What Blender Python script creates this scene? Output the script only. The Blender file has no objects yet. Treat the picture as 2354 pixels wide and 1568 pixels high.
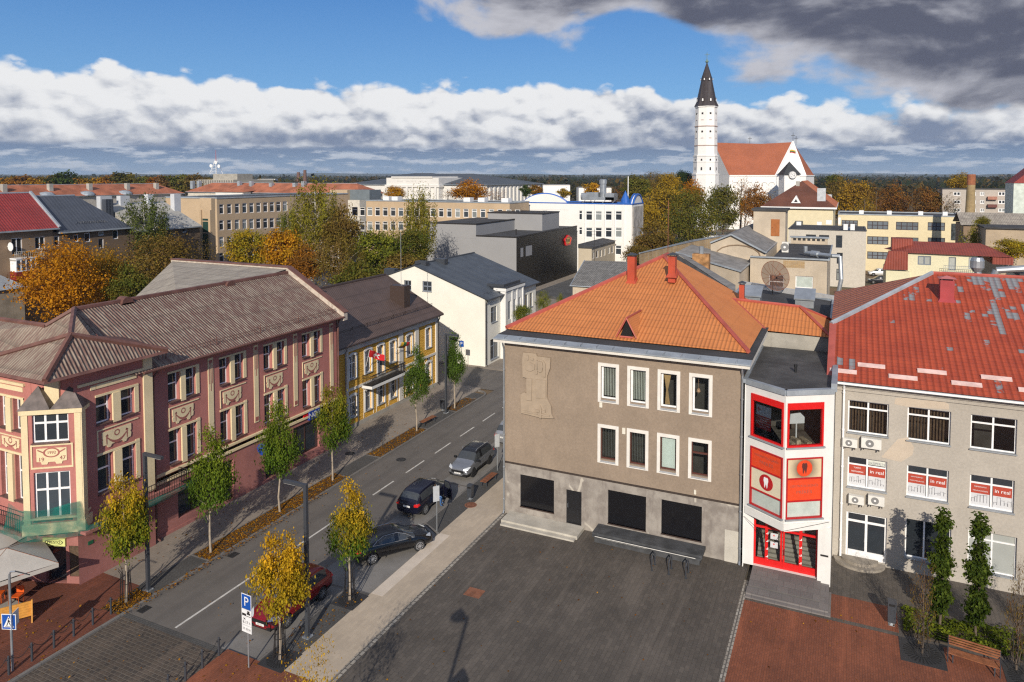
import bpy, bmesh, math, random
import numpy as np
from mathutils import Vector, Matrix
S = bpy.context.scene
COL = S.collection
R = math.radians
# ---------------------------------------------------------------- camera, light, exposure
W0, H0, FOC, CAMH, YAW, HORY, TP = 2353.0, 1568.0, 1650.0, 22.7, R(25.0), 405.0, 0.05
PY0 = HORY + FOC * TP
PIT = math.atan(TP)
cam = bpy.data.cameras.new("camera")
camo = bpy.data.objects.new("camera", cam)
COL.objects.link(camo)
S.camera = camo
cam.sensor_width = 36.0
cam.lens = FOC / W0 * 36.0
cam.shift_y = (PY0 - H0 / 2) / W0
cam.clip_start = 0.5
cam.clip_end = 60000
camo.location = (0, 0, CAMH)
camo.rotation_euler = (R(90) - PIT, 0, YAW)
S.view_settings.view_transform = 'Standard'
S.view_settings.look = 'None'
S.view_settings.gamma = 1
S.view_settings.exposure = 0.0
S.cycles.max_bounces = 6
S.cycles.diffuse_bounces = 3
S.cycles.glossy_bounces = 3
S.cycles.transmission_bounces = 4
S.cycles.transparent_max_bounces = 8
S.cycles.use_denoising = False
S.cycles.filter_width = 1.25
SUN_EL, SUN_AZ = R(26.0), R(161.5)      # azimuth clockwise from +Y
sun = bpy.data.lights.new("sun", 'SUN')
sun.energy = 4.7
sun.angle = R(0.5)
sun.color = (1.0, 0.905, 0.77)
suno = bpy.data.objects.new("sun", sun)
COL.objects.link(suno)
sdir = Vector((math.sin(SUN_AZ) * math.cos(SUN_EL), math.cos(SUN_AZ) * math.cos(SUN_EL), math.sin(SUN_EL)))
suno.rotation_euler = sdir.to_track_quat('Z', 'Y').to_euler()
suno.location = (0, -40, 120)
# ---- pixel -> point helpers (pixels of a 2353 px wide view of the place; every point gets its own true distance)
_fw = np.array([-math.sin(YAW) * math.cos(PIT), math.cos(YAW) * math.cos(PIT), -math.sin(PIT)])
_rt = np.array([math.cos(YAW), math.sin(YAW), 0.0])
_up = np.cross(_rt, _fw)
_C = np.array([0, 0, CAMH])
def _ray(x, y): return _fw * FOC + _rt * (x - W0 / 2) + _up * (PY0 - y)
def G(x, y, z=0.0):
 d = _ray(x, y); return _C + d * ((z - CAMH) / d[2])
def PX(x, y, X):
 d = _ray(x, y); return _C + d * (X / d[0])
def PY(x, y, Y):
 d = _ray(x, y); return _C + d * (Y / d[1])
def D(x, y, dep):
 d = _ray(x, y); return _C + d * (dep / FOC)
# ---------------------------------------------------------------- node helpers
class NT:
 def __init__(s, tree):
  s.t = tree; s.n = tree.nodes; s.l = tree.links
 def new(s, typ, ins=None, **kw):
  n = s.n.new(typ)
  for k, v in kw.items(): setattr(n, k, v)
  for k, v in (ins or {}).items():
   sock = n.inputs[k]
   if hasattr(v, 'links') or isinstance(v, bpy.types.NodeSocket): s.l.new(v, sock)
   else: sock.default_value = v
  return n
 def m(s, op, a, b=0.0, c=0.0, clamp=False):
  n = s.new('ShaderNodeMath', {0: a, 1: b, 2: c}, operation=op)
  n.use_clamp = clamp
  return n.outputs[0]
 def mix(s, fac, a, b, mode='MIX'):
  n = s.n.new('ShaderNodeMix'); n.data_type = 'RGBA'; n.blend_type = mode
  for k, v in ((0, fac), (6, a), (7, b)):
   if isinstance(v, bpy.types.NodeSocket): s.l.new(v, n.inputs[k])
   elif k == 0: n.inputs[0].default_value = v
   else: n.inputs[k].default_value = (v[0], v[1], v[2], 1)
  return n.outputs[2]
 def ramp(s, fac, lo, hi, smooth=True):
  n = s.new('ShaderNodeMapRange', {0: fac, 1: lo, 2: hi, 3: 0.0, 4: 1.0})
  n.interpolation_type = 'SMOOTHSTEP' if smooth else 'LINEAR'
  return n.outputs[0]
 def noise(s, vec, scale, detail=4, rough=.55, dist=0.0):
  return s.new('ShaderNodeTexNoise', {'Vector': vec, 'Scale': scale, 'Detail': detail, 'Roughness': rough, 'Distortion': dist}).outputs[0]
 def scalev(s, vec, sc):
  return s.new('ShaderNodeVectorMath', {0: vec, 1: sc}, operation='MULTIPLY').outputs[0]
 def sep(s, vec): return s.new('ShaderNodeSeparateXYZ', {0: vec}).outputs
 def comb(s, x, y, z): return s.new('ShaderNodeCombineXYZ', {0: x, 1: y, 2: z}).outputs[0]
world = bpy.data.worlds.new("World"); S.world = world; world.use_nodes = True
t = NT(world.node_tree); t.n.clear()
wo = t.new('ShaderNodeOutputWorld'); bg = t.new('ShaderNodeBackground', {'Strength': .1}); t.l.new(bg.outputs[0], wo.inputs[0])
sky = t.new('ShaderNodeTexSky', sky_type='NISHITA', sun_disc=False, sun_elevation=SUN_EL, sun_rotation=SUN_AZ, altitude=300, air_density=1.0, dust_density=.2, ozone_density=4.0)
dv = t.sep(t.new('ShaderNodeTexCoord').outputs['Generated'])
fy = t.m('ADD', t.m('MULTIPLY', dv[0], -math.sin(YAW)), t.m('MULTIPLY', dv[1], math.cos(YAW)))
fx = t.m('ADD', t.m('MULTIPLY', dv[0], math.cos(YAW)), t.m('MULTIPLY', dv[1], math.sin(YAW)))
az = t.m('ARCTAN2', fx, fy)      # azimuth from the middle of the view, radians
el = t.m('DIVIDE', dv[2], t.m('SQRT', t.m('ADD', t.m('MULTIPLY', fx, fx), t.m('MULTIPLY', fy, fy))))
grad = t.mix(t.ramp(el, .05, .30, False), (.215, .435, .73), (.046, .19, .54))
base = t.mix(.72, t.mix(1.0, sky.outputs[0], (.06, .085, .105), 'MULTIPLY'), grad)
def cn(sx, sz, ox, oz, sc, det=9, rough=.55, dist=.25, w=0.0):
 return t.noise(t.comb(t.m('MULTIPLY_ADD', az, sx, ox), t.m('MULTIPLY_ADD', el, sz, oz), w), sc, det, rough, dist)
hi = t.m('MULTIPLY', t.ramp(el, .34, .7), t.ramp(t.noise(t.comb(dv[0], dv[1], dv[2]), 2.2, 4), .30, .62))
base = t.mix(t.m('MULTIPLY', hi, .75), base, (.58, .58, .59))  # unseen higher cloud added above the view for a paler, more neutral fill
# cumulus bank above the horizon
wa = t.m('MULTIPLY_ADD', cn(1, 1.7, 5, 2, 30, 4, .6, 0, 1.7), .022, -.011)
def bank(ox, oz):
 v = t.comb(t.m('ADD', az, t.m('ADD', wa, ox)), t.m('MULTIPLY_ADD', t.m('SUBTRACT', el, wa), 1.55, oz), .37)
 vo = t.new('ShaderNodeTexVoronoi', {'Vector': v, 'Scale': 15.0, 'Detail': 2.0, 'Roughness': .45, 'Lacunarity': 2.2}, feature='F1', normalize=True)
 return t.m('ADD', t.m('MULTIPLY', t.m('SUBTRACT', .86, vo.outputs['Distance']), .80), t.m('MULTIPLY', cn(1, 1.7, ox, oz, 13, 6, .5, .1, 3.1), .30))
n0, n1 = bank(0, 0), bank(.005, .017)
lowf = cn(1, .3, 7.3, 0, 5.0, 3, .5, 0, 1.0)
topz = t.m('ADD', t.m('MULTIPLY_ADD', t.ramp(az, .12, .42), -.040, .080), t.m('MULTIPLY', lowf, .062))
d_ = t.m('ADD', t.m('DIVIDE', t.m('SUBTRACT', topz, el), .050), t.m('MULTIPLY_ADD', n0, 2.6, -1.3))
m_b = t.m('MULTIPLY', t.ramp(d_, -.04, .20), t.ramp(el, .034, .045))
sh = t.m('ADD', t.m('MULTIPLY', t.m('SUBTRACT', n0, n1), 3.3), t.m('ADD', t.m('MULTIPLY', t.ramp(el, .040, .100), .62), t.m('MULTIPLY_ADD', t.m('SUBTRACT', lowf, .5), 1.2, .30)))
sh = t.m('ADD', sh, t.m('MULTIPLY', t.m('SUBTRACT', cn(1, 2.6, 2.2, 1.1, 16, 6, .6, .3, 8.8), .5), .9))
c_b = t.mix(t.ramp(sh, .0, 1.0), (.205, .255, .37), (.86, .865, .875))
# thin layers under it
s0 = cn(1, 4.2, 0, 0, 15, 7, .6, .1, 5.0); s1 = cn(1, 4.2, .002, .03, 15, 7, .6, .1, 5.0)
lay = t.mix(t.ramp(t.m('ADD', s0, t.m('MULTIPLY', t.m('SUBTRACT', s0, s1), 1.6)), .42, .82), t.mix(t.ramp(el, .0, .05), (.23, .34, .50), (.16, .22, .35)), (.52, .57, .66))
m_l = t.m('SUBTRACT', 1.0, t.ramp(el, .042, .060))
# dark stratocumulus towards the upper right
def dk(ox, oz): return cn(1, 1.9, ox, oz, 6.5, 7, .52, .3, 9.4)
k0, k1 = dk(0, 0), dk(.01, .03)
tl = t.m('MULTIPLY_ADD', t.ramp(az, .16, .56, False), -.142, .205)
tl = t.m('ADD', tl, t.m('MULTIPLY', t.m('SUBTRACT', 1.0, t.ramp(az, -.26, -.04)), .10))
e_ = t.m('ADD', t.m('DIVIDE', t.m('SUBTRACT', el, tl), .050), t.m('MULTIPLY_ADD', k0, 4.4, -2.2))
m_d = t.m('MULTIPLY', t.ramp(e_, -.15, .55), t.m('SUBTRACT', 1.0, t.ramp(el, .55, .9)))
m_d = t.m('MULTIPLY', m_d, t.m('SUBTRACT', 1.0, t.ramp(az, 1.2, 1.8)))
dsh = t.m('ADD', t.m('MULTIPLY', t.m('SUBTRACT', k0, k1), 2.6), t.m('SUBTRACT', .80, t.m('MULTIPLY', t.ramp(e_, -.1, 1.6), .62)))
dsh = t.m('ADD', dsh, t.m('MULTIPLY', t.m('SUBTRACT', cn(.6, 2.4, 4, 3, 9, 5, .5, .2, 2.0), .5), .8))
c_d = t.mix(t.ramp(dsh, .12, .95), (.105, .115, .165), (.54, .545, .60))
col = t.mix(m_l, base, lay); col = t.mix(m_b, col, c_b); col = t.mix(m_d, col, c_d)
t.l.new(t.mix(1.0, col, (10, 10, 10), 'MULTIPLY'), bg.inputs[0])
# ---------------------------------------------------------------- materials
def newmat(name):
 m = bpy.data.materials.new(name); m.use_nodes = True
 m.node_tree.nodes.clear()
 t = NT(m.node_tree)
 out = t.new('ShaderNodeOutputMaterial')
 b = t.new('ShaderNodeBsdfPrincipled')
 t.l.new(b.outputs[0], out.inputs[0])
 pos = t.new('ShaderNodeNewGeometry').outputs['Position']
 return m, t, b, pos, out
def lk(t, sock, val):
 if isinstance(val, bpy.types.NodeSocket): t.l.new(val, sock)
 elif isinstance(val, (tuple, list)): sock.default_value = (val[0], val[1], val[2], 1)
 else: sock.default_value = val
def bump(t, b, h, strength=.3, dist=.02):
 n = t.new('ShaderNodeBump', {'Height': h, 'Strength': strength, 'Distance': dist})
 t.l.new(n.outputs[0], b.inputs['Normal'])
def mul(c, k): return (c[0] * k, c[1] * k, c[2] * k)
def mat(name, c, rough=.75, var=.14, scale=1.2, streak=0.0, sc_col=None, bmp=0.0, bscale=40, metal=0.0, spec=.4, fine=.06):
 m, t, b, pos, out = newmat(name)
 n1 = t.ramp(t.noise(pos, scale, 5, .6), .3, .7)
 col = t.mix(n1, mul(c, 1 - var), mul(c, 1 + var))
 if fine:
  n2 = t.noise(pos, scale * 18, 3, .6)
  col = t.mix(t.ramp(n2, .3, .7), col, t.mix(1.0, col, (1 - fine * 2,) * 3, 'MULTIPLY'))
 if streak:
  sv = t.scalev(pos, (2.2, 2.2, .18))
  n3 = t.ramp(t.noise(sv, 1.6, 4, .6), .52, .75)
  col = t.mix(t.m('MULTIPLY', n3, streak), col, sc_col or mul(c, .55))
 lk(t, b.inputs['Base Color'], col)
 b.inputs['Roughness'].default_value = rough
 b.inputs['Metallic'].default_value = metal
 b.inputs['Specular IOR Level'].default_value = spec
 if bmp: bump(t, b, t.noise(pos, bscale, 4, .6), bmp, .02)
 return m
def flat(name, c, rough=.5, metal=0.0, spec=.5, coat=0.0):
 m, t, b, pos, out = newmat(name)
 n = t.ramp(t.noise(pos, 6.0, 3), .3, .7)
 lk(t, b.inputs['Base Color'], t.mix(n, mul(c, .93), mul(c, 1.06)))
 b.inputs['Roughness'].default_value = rough; b.inputs['Metallic'].default_value = metal
 b.inputs['Specular IOR Level'].default_value = spec; b.inputs['Coat Weight'].default_value = coat
 b.inputs['Coat Roughness'].default_value = .04
 return m
def glassmat(name, c, rough=.04, var=.5):
 m, t, b, pos, out = newmat(name)
 oi = t.new('ShaderNodeObjectInfo').outputs['Random']
 n = t.noise(pos, 1.3, 2)
 k = t.m('ADD', t.m('MULTIPLY', oi, .7), t.m('MULTIPLY', n, .4), clamp=True)
 lk(t, b.inputs['Base Color'], t.mix(k, mul(c, 1 - var), mul(c, 1 + var)))
 b.inputs['Roughness'].default_value = rough; b.inputs['Specular IOR Level'].default_value = .6
 bump(t, b, t.noise(pos, .9, 2), .05, .05)
 return m
def clearmat(name, tint=(.82, .86, .86)):
 m, t, b, pos, out = newmat(name)
 tr = t.new('ShaderNodeBsdfTransparent', {0: (*tint, 1)})
 gl = t.new('ShaderNodeBsdfGlossy', {0: (.9, .95, 1, 1), 'Roughness': .02})
 fr = t.new('ShaderNodeFresnel', {0: 1.45})
 mx = t.new('ShaderNodeMixShader', {0: t.m('ADD', fr.outputs[0], .03), 1: tr.outputs[0], 2: gl.outputs[0]})
 t.l.new(mx.outputs[0], out.inputs[0])
 return m
def ribmat(name, c, axis, pitch, depth=.5, c2=None, patch=(1.0, 1.0, 1.0), pamt=0.0, course=0.0, caxis=None, crough=.7, metal=0.0, rib=.25, plo=.45, phi=.6, var=.12, cl=.45):
 """ribbed / tiled roof sheet: ribs repeat along one axis; patches of bleached or rusty paint"""
 m, t, b, pos, out = newmat(name)
 s = t.sep(pos)
 a = s['xyz'.index(axis)]
 w = t.m('SINE', t.m('MULTIPLY', a, 2 * math.pi / pitch))
 w01 = t.m('MULTIPLY_ADD', w, .5, .5)
 col = t.mix(t.ramp(t.noise(pos, .7, 4), .3, .7), mul(c, 1 - var), mul(c, 1 + var))
 if c2:
  pv = t.scalev(pos, patch)
  n = t.noise(pv, 1.0, 5, .62)
  col = t.mix(t.m('MULTIPLY', t.ramp(n, plo, phi), pamt), col, c2)
 col = t.mix(t.m('MULTIPLY', t.ramp(w01, .0, .35), -1.0) if False else t.m('MULTIPLY', t.m('SUBTRACT', 1.0, t.ramp(w01, 0, .4)), rib), col, mul(c, .45))
 h = w01
 if course:
  cs = s['xyz'.index(caxis)]
  fr = t.m('FRACT', t.m('DIVIDE', cs, course))
  ln = t.m('SUBTRACT', 1.0, t.ramp(fr, 0, .16))
  col = t.mix(t.m('MULTIPLY', ln, cl), col, mul(c, .4))
  h = t.m('ADD', h, t.m('MULTIPLY', fr, cl * 1.6))
 lk(t, b.inputs['Base Color'], col)
 b.inputs['Roughness'].default_value = crough; b.inputs['Metallic'].default_value = metal
 bump(t, b, h, depth, pitch * .3)
 return m
def brickmat(name, c1, c2, mortar, sx, sy, ms=.015, rough=.85, rot=0.0, var=.25, vert=None, bmp=.4, big=.3, wear=0.0):
 m, t, b, pos, out = newmat(name)
 s = t.sep(pos)
 if vert == 'x': v = t.comb(s[0], s[2], 0.0)
 elif vert == 'y': v = t.comb(s[1], s[2], 0.0)
 else:
  v = t.new('ShaderNodeMapping', {'Vector': pos, 'Rotation': (0, 0, rot)}).outputs[0]
 br = t.new('ShaderNodeTexBrick', {'Vector': v, 'Color1': (*c1, 1), 'Color2': (*c2, 1), 'Mortar': (*mortar, 1), 'Scale': 1.0, 'Mortar Size': ms, 'Mortar Smooth': .3, 'Bias': 0.0, 'Brick Width': sx, 'Row Height': sy})
 n = t.ramp(t.noise(pos, .35, 5, .6), .3, .7)
 n2 = t.ramp(t.noise(pos, 3.0, 5, .6), .35, .75)
 col = t.mix(n, t.mix(1.0, br.outputs[0], (1 - big,) * 3, 'MULTIPLY'), br.outputs[0])
 col = t.mix(t.m('MULTIPLY', n2, var), col, mul(c1, .6))
 if wear:
  wv = t.new('ShaderNodeMapping', {'Vector': pos, 'Rotation': (0, 0, .55), 'Scale': (1.1, .10, 1)}).outputs[0]
  col = t.mix(t.m('MULTIPLY', t.ramp(t.noise(wv, 1.0, 5, .6, .6), .50, .72), wear), col, mul(c1, 1.75))
  col = t.mix(t.m('MULTIPLY', t.ramp(t.noise(pos, .8, 4, .65, 1.0), .60, .70), wear), col, mul(c1, .45))
 lk(t, b.inputs['Base Color'], col)
 b.inputs['Roughness'].default_value = rough
 h = t.m('ADD', t.m('MULTIPLY', br.outputs['Fac'], -1.0), t.m('MULTIPLY', t.noise(pos, 9.0, 4), .6))
 bump(t, b, h, bmp, .03)
 return m
# ---------------------------------------------------------------- objects
def wloc(o):
 v = Vector((0, 0, 0))
 while o is not None:
  v += o.location; o = o.parent
 return v
def tag(o, label=None, cat=None, group=None, kind=None):
 if label: o['label'] = label
 if cat: o['category'] = cat
 if group: o['group'] = group
 if kind: o['kind'] = kind
 return o
def thing(name, label, cat, loc=(0, 0, 0), group=None, rz=0.0):
 o = bpy.data.objects.new(name, None)
 o.empty_display_size = .3
 COL.objects.link(o)
 o.location = tuple(float(c) for c in loc); o.rotation_euler = (0, 0, rz)
 return tag(o, label, cat, group)
def copy_tree(o, parent=None):
 c = o.copy(); COL.objects.link(c)
 if parent is not None:
  c.parent = parent
 for ch in list(o.children): copy_tree(ch, c)
 return c
class MB:
 def __init__(s): s.v = []; s.f = []; s.m = []
 def add(s, pts, faces, m=0):
  b = len(s.v); s.v += [tuple(map(float, p)) for p in pts]
  for f in faces: s.f.append([b + i for i in f]); s.m.append(m)
  return s
 def poly(s, *pts, m=0): return s.add(pts, [list(range(len(pts)))], m)
 def box(s, x0, x1, y0, y1, z0, z1, m=0):
  p = [(x, y, z) for x in (x0, x1) for y in (y0, y1) for z in (z0, z1)]
  return s.add(p, [(0, 1, 3, 2), (4, 6, 7, 5), (0, 4, 5, 1), (2, 3, 7, 6), (0, 2, 6, 4), (1, 5, 7, 3)], m)
 def extr(s, pts, vec, m=0):
  n = len(pts); v = Vector(vec)
  q = [tuple(Vector(p) + v) for p in pts]
  fs = [list(range(n)), list(range(2 * n - 1, n - 1, -1))] + [[i, (i + 1) % n, n + (i + 1) % n, n + i] for i in range(n)]
  return s.add(list(pts) + q, fs, m)
 def slab(s, pts, th, m=0):   # sheet pts with thickness downwards
  return s.extr(pts, (0, 0, -th), m)
 def tube(s, p, q, r, n=8, r2=None, m=0, cap=True):
  p = Vector(p); q = Vector(q); r2 = r if r2 is None else r2
  d = (q - p)
  if d.length < 1e-6: return s
  d.normalize()
  a = d.orthogonal().normalized(); b = d.cross(a)
  pts = []
  for c, rr in ((p, r), (q, r2)):
   for i in range(n):
    t = 2 * math.pi * i / n
    pts.append(c + a * math.cos(t) * rr + b * math.sin(t) * rr)
  fs = [[i, (i + 1) % n, n + (i + 1) % n, n + i] for i in range(n)]
  if cap: fs += [list(range(n - 1, -1, -1)), list(range(n, 2 * n))]
  return s.add(pts, fs, m)
 def path(s, pts, r, n=6, m=0):
  for i in range(len(pts) - 1): s.tube(pts[i], pts[i + 1], r, n, m=m)
  return s
 def lathe(s, c, prof, n=16, m=0, ax='z', cap=True):
  pts = []
  for r, z in prof:
   for i in range(n):
    t = 2 * math.pi * i / n
    a, b2 = r * math.cos(t), r * math.sin(t)
    o = {'z': (a, b2, z), 'y': (a, z, b2), 'x': (z, a, b2)}[ax]
    pts.append((c[0] + o[0], c[1] + o[1], c[2] + o[2]))
  fs = []
  for k in range(len(prof) - 1):
   for i in range(n): fs.append([k * n + i, k * n + (i + 1) % n, (k + 1) * n + (i + 1) % n, (k + 1) * n + i])
  if cap:
   fs.append(list(range(n))[::-1]); fs.append([(len(prof) - 1) * n + i for i in range(n)])
  return s.add(pts, fs, m)
 def build(s, name, mats, parent=None, smooth=False, fix=True, keep=False):
  me = bpy.data.meshes.new(name)
  off = wloc(parent) if parent is not None else Vector((0, 0, 0))
  me.from_pydata([(x - off[0], y - off[1], z - off[2]) for x, y, z in s.v], [], s.f)
  for mm in (mats if isinstance(mats, (list, tuple)) else [mats]): me.materials.append(mm)
  if any(s.m): me.polygons.foreach_set('material_index', s.m)
  if fix:
   bm = bmesh.new(); bm.from_mesh(me)
   bmesh.ops.recalc_face_normals(bm, faces=bm.faces[:]); bm.to_mesh(me); bm.free()
  if smooth: me.polygons.foreach_set('use_smooth', [True] * len(me.polygons))
  me.update()
  o = bpy.data.objects.new(name, me); COL.objects.link(o)
  if parent is not None: o.parent = parent
  return o
def struct(name, mb, m, **k): return tag(mb.build(name, m, **k), kind='structure')
class Fr:   # wall frame: a runs along the wall, z up, d outwards
 def __init__(s, O, u, n): s.O = Vector((O[0], O[1], 0)); s.u = Vector(u).normalized(); s.n = Vector(n).normalized()
 def p(s, a, z, d=0.0): return s.O + s.u * a + s.n * d + Vector((0, 0, z))
 def box(s, mb, a0, a1, z0, z1, d0, d1, m=0):
  p = [s.p(a, z, d) for a in (a0, a1) for d in (d0, d1) for z in (z0, z1)]
  return mb.add(p, [(0, 1, 3, 2), (4, 6, 7, 5), (0, 4, 5, 1), (2, 3, 7, 6), (0, 2, 6, 4), (1, 5, 7, 3)], m)
 def quad(s, mb, a0, a1, z0, z1, d, m=0):
  return mb.poly(s.p(a0, z0, d), s.p(a1, z0, d), s.p(a1, z1, d), s.p(a0, z1, d), m=m)
 def wall(s, mb, a0, a1, z0, z1, holes=(), depth=.15, m=0, mr=None):
  mr = m if mr is None else mr
  A = sorted({a0, a1} | {h[i] for h in holes for i in (0, 1)}); Z = sorted({z0, z1} | {h[i] for h in holes for i in (2, 3)})
  A = [a for a in A if a0 - 1e-6 <= a <= a1 + 1e-6]; Z = [z for z in Z if z0 - 1e-6 <= z <= z1 + 1e-6]
  for i in range(len(A) - 1):
   for j in range(len(Z) - 1):
    ca, cz = (A[i] + A[i + 1]) / 2, (Z[j] + Z[j + 1]) / 2
    if any(h[0] < ca < h[1] and h[2] < cz < h[3] for h in holes): continue
    s.quad(mb, A[i], A[i + 1], Z[j], Z[j + 1], 0, m)
  for h in holes:
   b, c, e, g = h[:4]
   for q in (((b, e), (c, e)), ((c, e), (c, g)), ((c, g), (b, g)), ((b, g), (b, e))):
    (x0, y0), (x1, y1) = q
    mb.poly(s.p(x0, y0, 0), s.p(x1, y1, 0), s.p(x1, y1, -depth), s.p(x0, y0, -depth), m=mr)
  return mb
def window(par, fr, h, depth=.15, vs=(.5,), hs=(), fm=None, gm=None, fw=.06, sill=None, sd=.1, name='window', out=.05):
 a0, a1, z0, z1 = h[:4]
 mb = MB()
 d0, d1 = -depth - .01, -depth + out
 fr.box(mb, a0, a0 + fw, z0, z1, d0, d1); fr.box(mb, a1 - fw, a1, z0, z1, d0, d1)
 fr.box(mb, a0 + fw, a1 - fw, z0, z0 + fw, d0, d1); fr.box(mb, a0 + fw, a1 - fw, z1 - fw, z1, d0, d1)
 for v in vs:
  c = a0 + (a1 - a0) * v; fr.box(mb, c - fw * .6, c + fw * .6, z0 + fw, z1 - fw, d0, d1 - .004)
 for q in hs:
  c = z0 + (z1 - z0) * q; fr.box(mb, a0 + fw, a1 - fw, c - fw * .6, c + fw * .6, d0, d1 - .008)
 o = mb.build(name, fm, par)
 g = MB(); fr.quad(g, a0 + fw * .5, a1 - fw * .5, z0 + fw * .5, z1 - fw * .5, -depth + .012)
 g.build('pane', gm, o, fix=False)
 if sill is not None:
  k = MB(); fr.box(k, a0 - .04, a1 + .04, z0 - .05, z0 + .004, -depth + .06, sd); k.build('sill', sill, o)
 return o
def text(s, size, O, u, v, m, par, name='lettering', th=.01, sx=1.0, align='CENTER'):
 cu = bpy.data.curves.new('t', 'FONT'); cu.body = s; cu.size = 1.0; cu.align_x = align; cu.align_y = 'CENTER'
 cu.resolution_u = 3
 ob = bpy.data.objects.new('t', cu); COL.objects.link(ob)
 dg = bpy.context.evaluated_depsgraph_get(); dg.update()
 me = ob.evaluated_get(dg).to_mesh()
 u = Vector(u).normalized(); v = Vector(v).normalized(); n = u.cross(v)
 O = Vector(O)
 mb = MB()
 mb.add([O + u * (p.co.x * size * sx) + v * (p.co.y * size) + n * th for p in me.vertices], [list(p.vertices) for p in me.polygons])
 bpy.data.objects.remove(ob); bpy.data.curves.remove(cu)
 return mb.build(name, m, par, fix=False)
RND = random.Random(7)
def rr(a, b): return RND.uniform(a, b)
# ---------------------------------------------------------------- shared materials
WHITE = mat('white_plaster', (.72, .715, .69), .7, .05, .6, streak=.12, fine=.02)
PVC = flat('white_frame', (.80, .80, .80), .35)
DARKMETAL = flat('dark_grey_metal', (.045, .05, .06), .4)
BLACK = flat('black_plastic', (.012, .012, .013), .5)
GALV = mat('galvanised_metal', (.42, .45, .48), .35, .15, .8, metal=.6)
ZINC = mat('grey_sheet_metal', (.36, .40, .44), .4, .18, .7, metal=.25)
GLASS = glassmat('window_glass', (.028, .034, .042))
GLASSB = glassmat('window_glass_blue', (.05, .065, .08))
CURTAIN = glassmat('curtained_glass', (.42, .44, .42), .12, .3)
CLEAR = clearmat('clear_glass')
BITUMEN = mat('roofing_felt', (.055, .055, .058), .85, .25, .35, bmp=.15, bscale=8)
CONC = mat('concrete', (.36, .34, .30), .85, .15, .8, streak=.3, bmp=.1)
REDPAINT = flat('red_paint', (.62, .012, .012), .35)
RUST = mat('rusty_brown', (.22, .09, .05), .8, .25, 3)
WOODB = mat('brown_wood', (.24, .09, .04), .6, .25, 4)
YWOOD = mat('yellow_wood', (.60, .28, .05), .6, .15, 4)
DIRT = mat('dark_soil', (.07, .055, .04), .95, .3, 2, bmp=.4, bscale=12)
# ---------------------------------------------------------------- ground, road, pavements
m, t, b, pos, out = newmat('town_ground')
n1 = t.ramp(t.noise(pos, .012, 6, .6), .4, .62); n2 = t.ramp(t.noise(pos, .05, 5, .6), .42, .6)
col = t.mix(n1, (.09, .085, .07), (.05, .065, .025)); col = t.mix(n2, col, (.16, .10, .05))
lk(t, b.inputs['Base Color'], col); b.inputs['Roughness'].default_value = .95
GROUND = m
mb = MB(); mb.poly((-26000, -3000, -.06), (26000, -3000, -.06), (26000, 40000, -.06), (-26000, 40000, -.06))
struct('ground', mb, GROUND)
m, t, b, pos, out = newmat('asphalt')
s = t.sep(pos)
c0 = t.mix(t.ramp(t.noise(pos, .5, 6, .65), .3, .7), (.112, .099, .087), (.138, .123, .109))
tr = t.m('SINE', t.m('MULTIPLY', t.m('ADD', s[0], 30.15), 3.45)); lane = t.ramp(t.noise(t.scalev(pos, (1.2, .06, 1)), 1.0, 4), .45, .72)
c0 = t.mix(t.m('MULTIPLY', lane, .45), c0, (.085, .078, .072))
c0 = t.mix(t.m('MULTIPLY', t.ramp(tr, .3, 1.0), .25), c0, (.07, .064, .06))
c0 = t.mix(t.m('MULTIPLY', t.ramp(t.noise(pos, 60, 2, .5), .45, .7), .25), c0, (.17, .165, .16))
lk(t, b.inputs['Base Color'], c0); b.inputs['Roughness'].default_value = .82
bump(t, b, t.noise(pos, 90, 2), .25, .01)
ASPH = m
ASPH2 = mat('light_asphalt', (.20, .19, .178), .85, .14, .7, bmp=.2, bscale=80)
PAVE = brickmat('grey_pavers', (.29, .245, .20), (.25, .215, .178), (.19, .165, .14), .4, .2, .006, big=.18, var=.12, bmp=.2)
BEIGE = brickmat('beige_pavers', (.50, .415, .315), (.44, .365, .28), (.38, .32, .25), .6, .2, .004, rot=R(90), big=.16, var=.2, bmp=.15)
SETT = brickmat('dark_setts', (.10, .096, .09), (.078, .075, .071), (.05, .048, .046), .2, .1, .012, big=.25, var=.2)
PLAZA = brickmat('charcoal_pavers', (.122, .104, .087), (.088, .076, .065), (.056, .049, .042), .42, .21, .009, big=.32, var=.35, rot=R(90), bmp=.3, wear=.20)
REDBR = brickmat('red_pavers', (.25, .078, .036), (.19, .058, .028), (.12, .045, .026), .22, .11, .008, big=.25, var=.22, rot=R(90), wear=.3)
STEPS = brickmat('grey_step_slabs', (.21, .19, .18), (.17, .155, .15), (.12, .11, .105), .6, .6, .01, big=.2)
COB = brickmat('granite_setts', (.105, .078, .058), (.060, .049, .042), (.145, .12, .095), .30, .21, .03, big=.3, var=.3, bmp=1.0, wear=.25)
KERB = brickmat('kerb_granite', (.20, .185, .17), (.16, .15, .14), (.08, .075, .07), 1.0, 1.0, .012, big=.15)
CURBW = brickmat('pale_granite_setts', (.40, .37, .32), (.27, .24, .20), (.10, .09, .08), .34, .33, .03, rot=R(90), big=.2, var=.3, bmp=.8)
LINE = mat('road_paint', (.55, .53, .49), .7, .2, 3)
mb = MB(); mb.poly((-33.45, -10, 0), (-24.4, -10, 0), (-24.4, 160, 0), (-33.45, 160, 0))
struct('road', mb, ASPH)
mb = MB(); mb.poly((-60, 67.2, .004), (-33.4, 67.2, .004), (-33.4, 74.4, .004), (-60, 74.4, .004)); struct('side_road', mb, ASPH)
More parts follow.
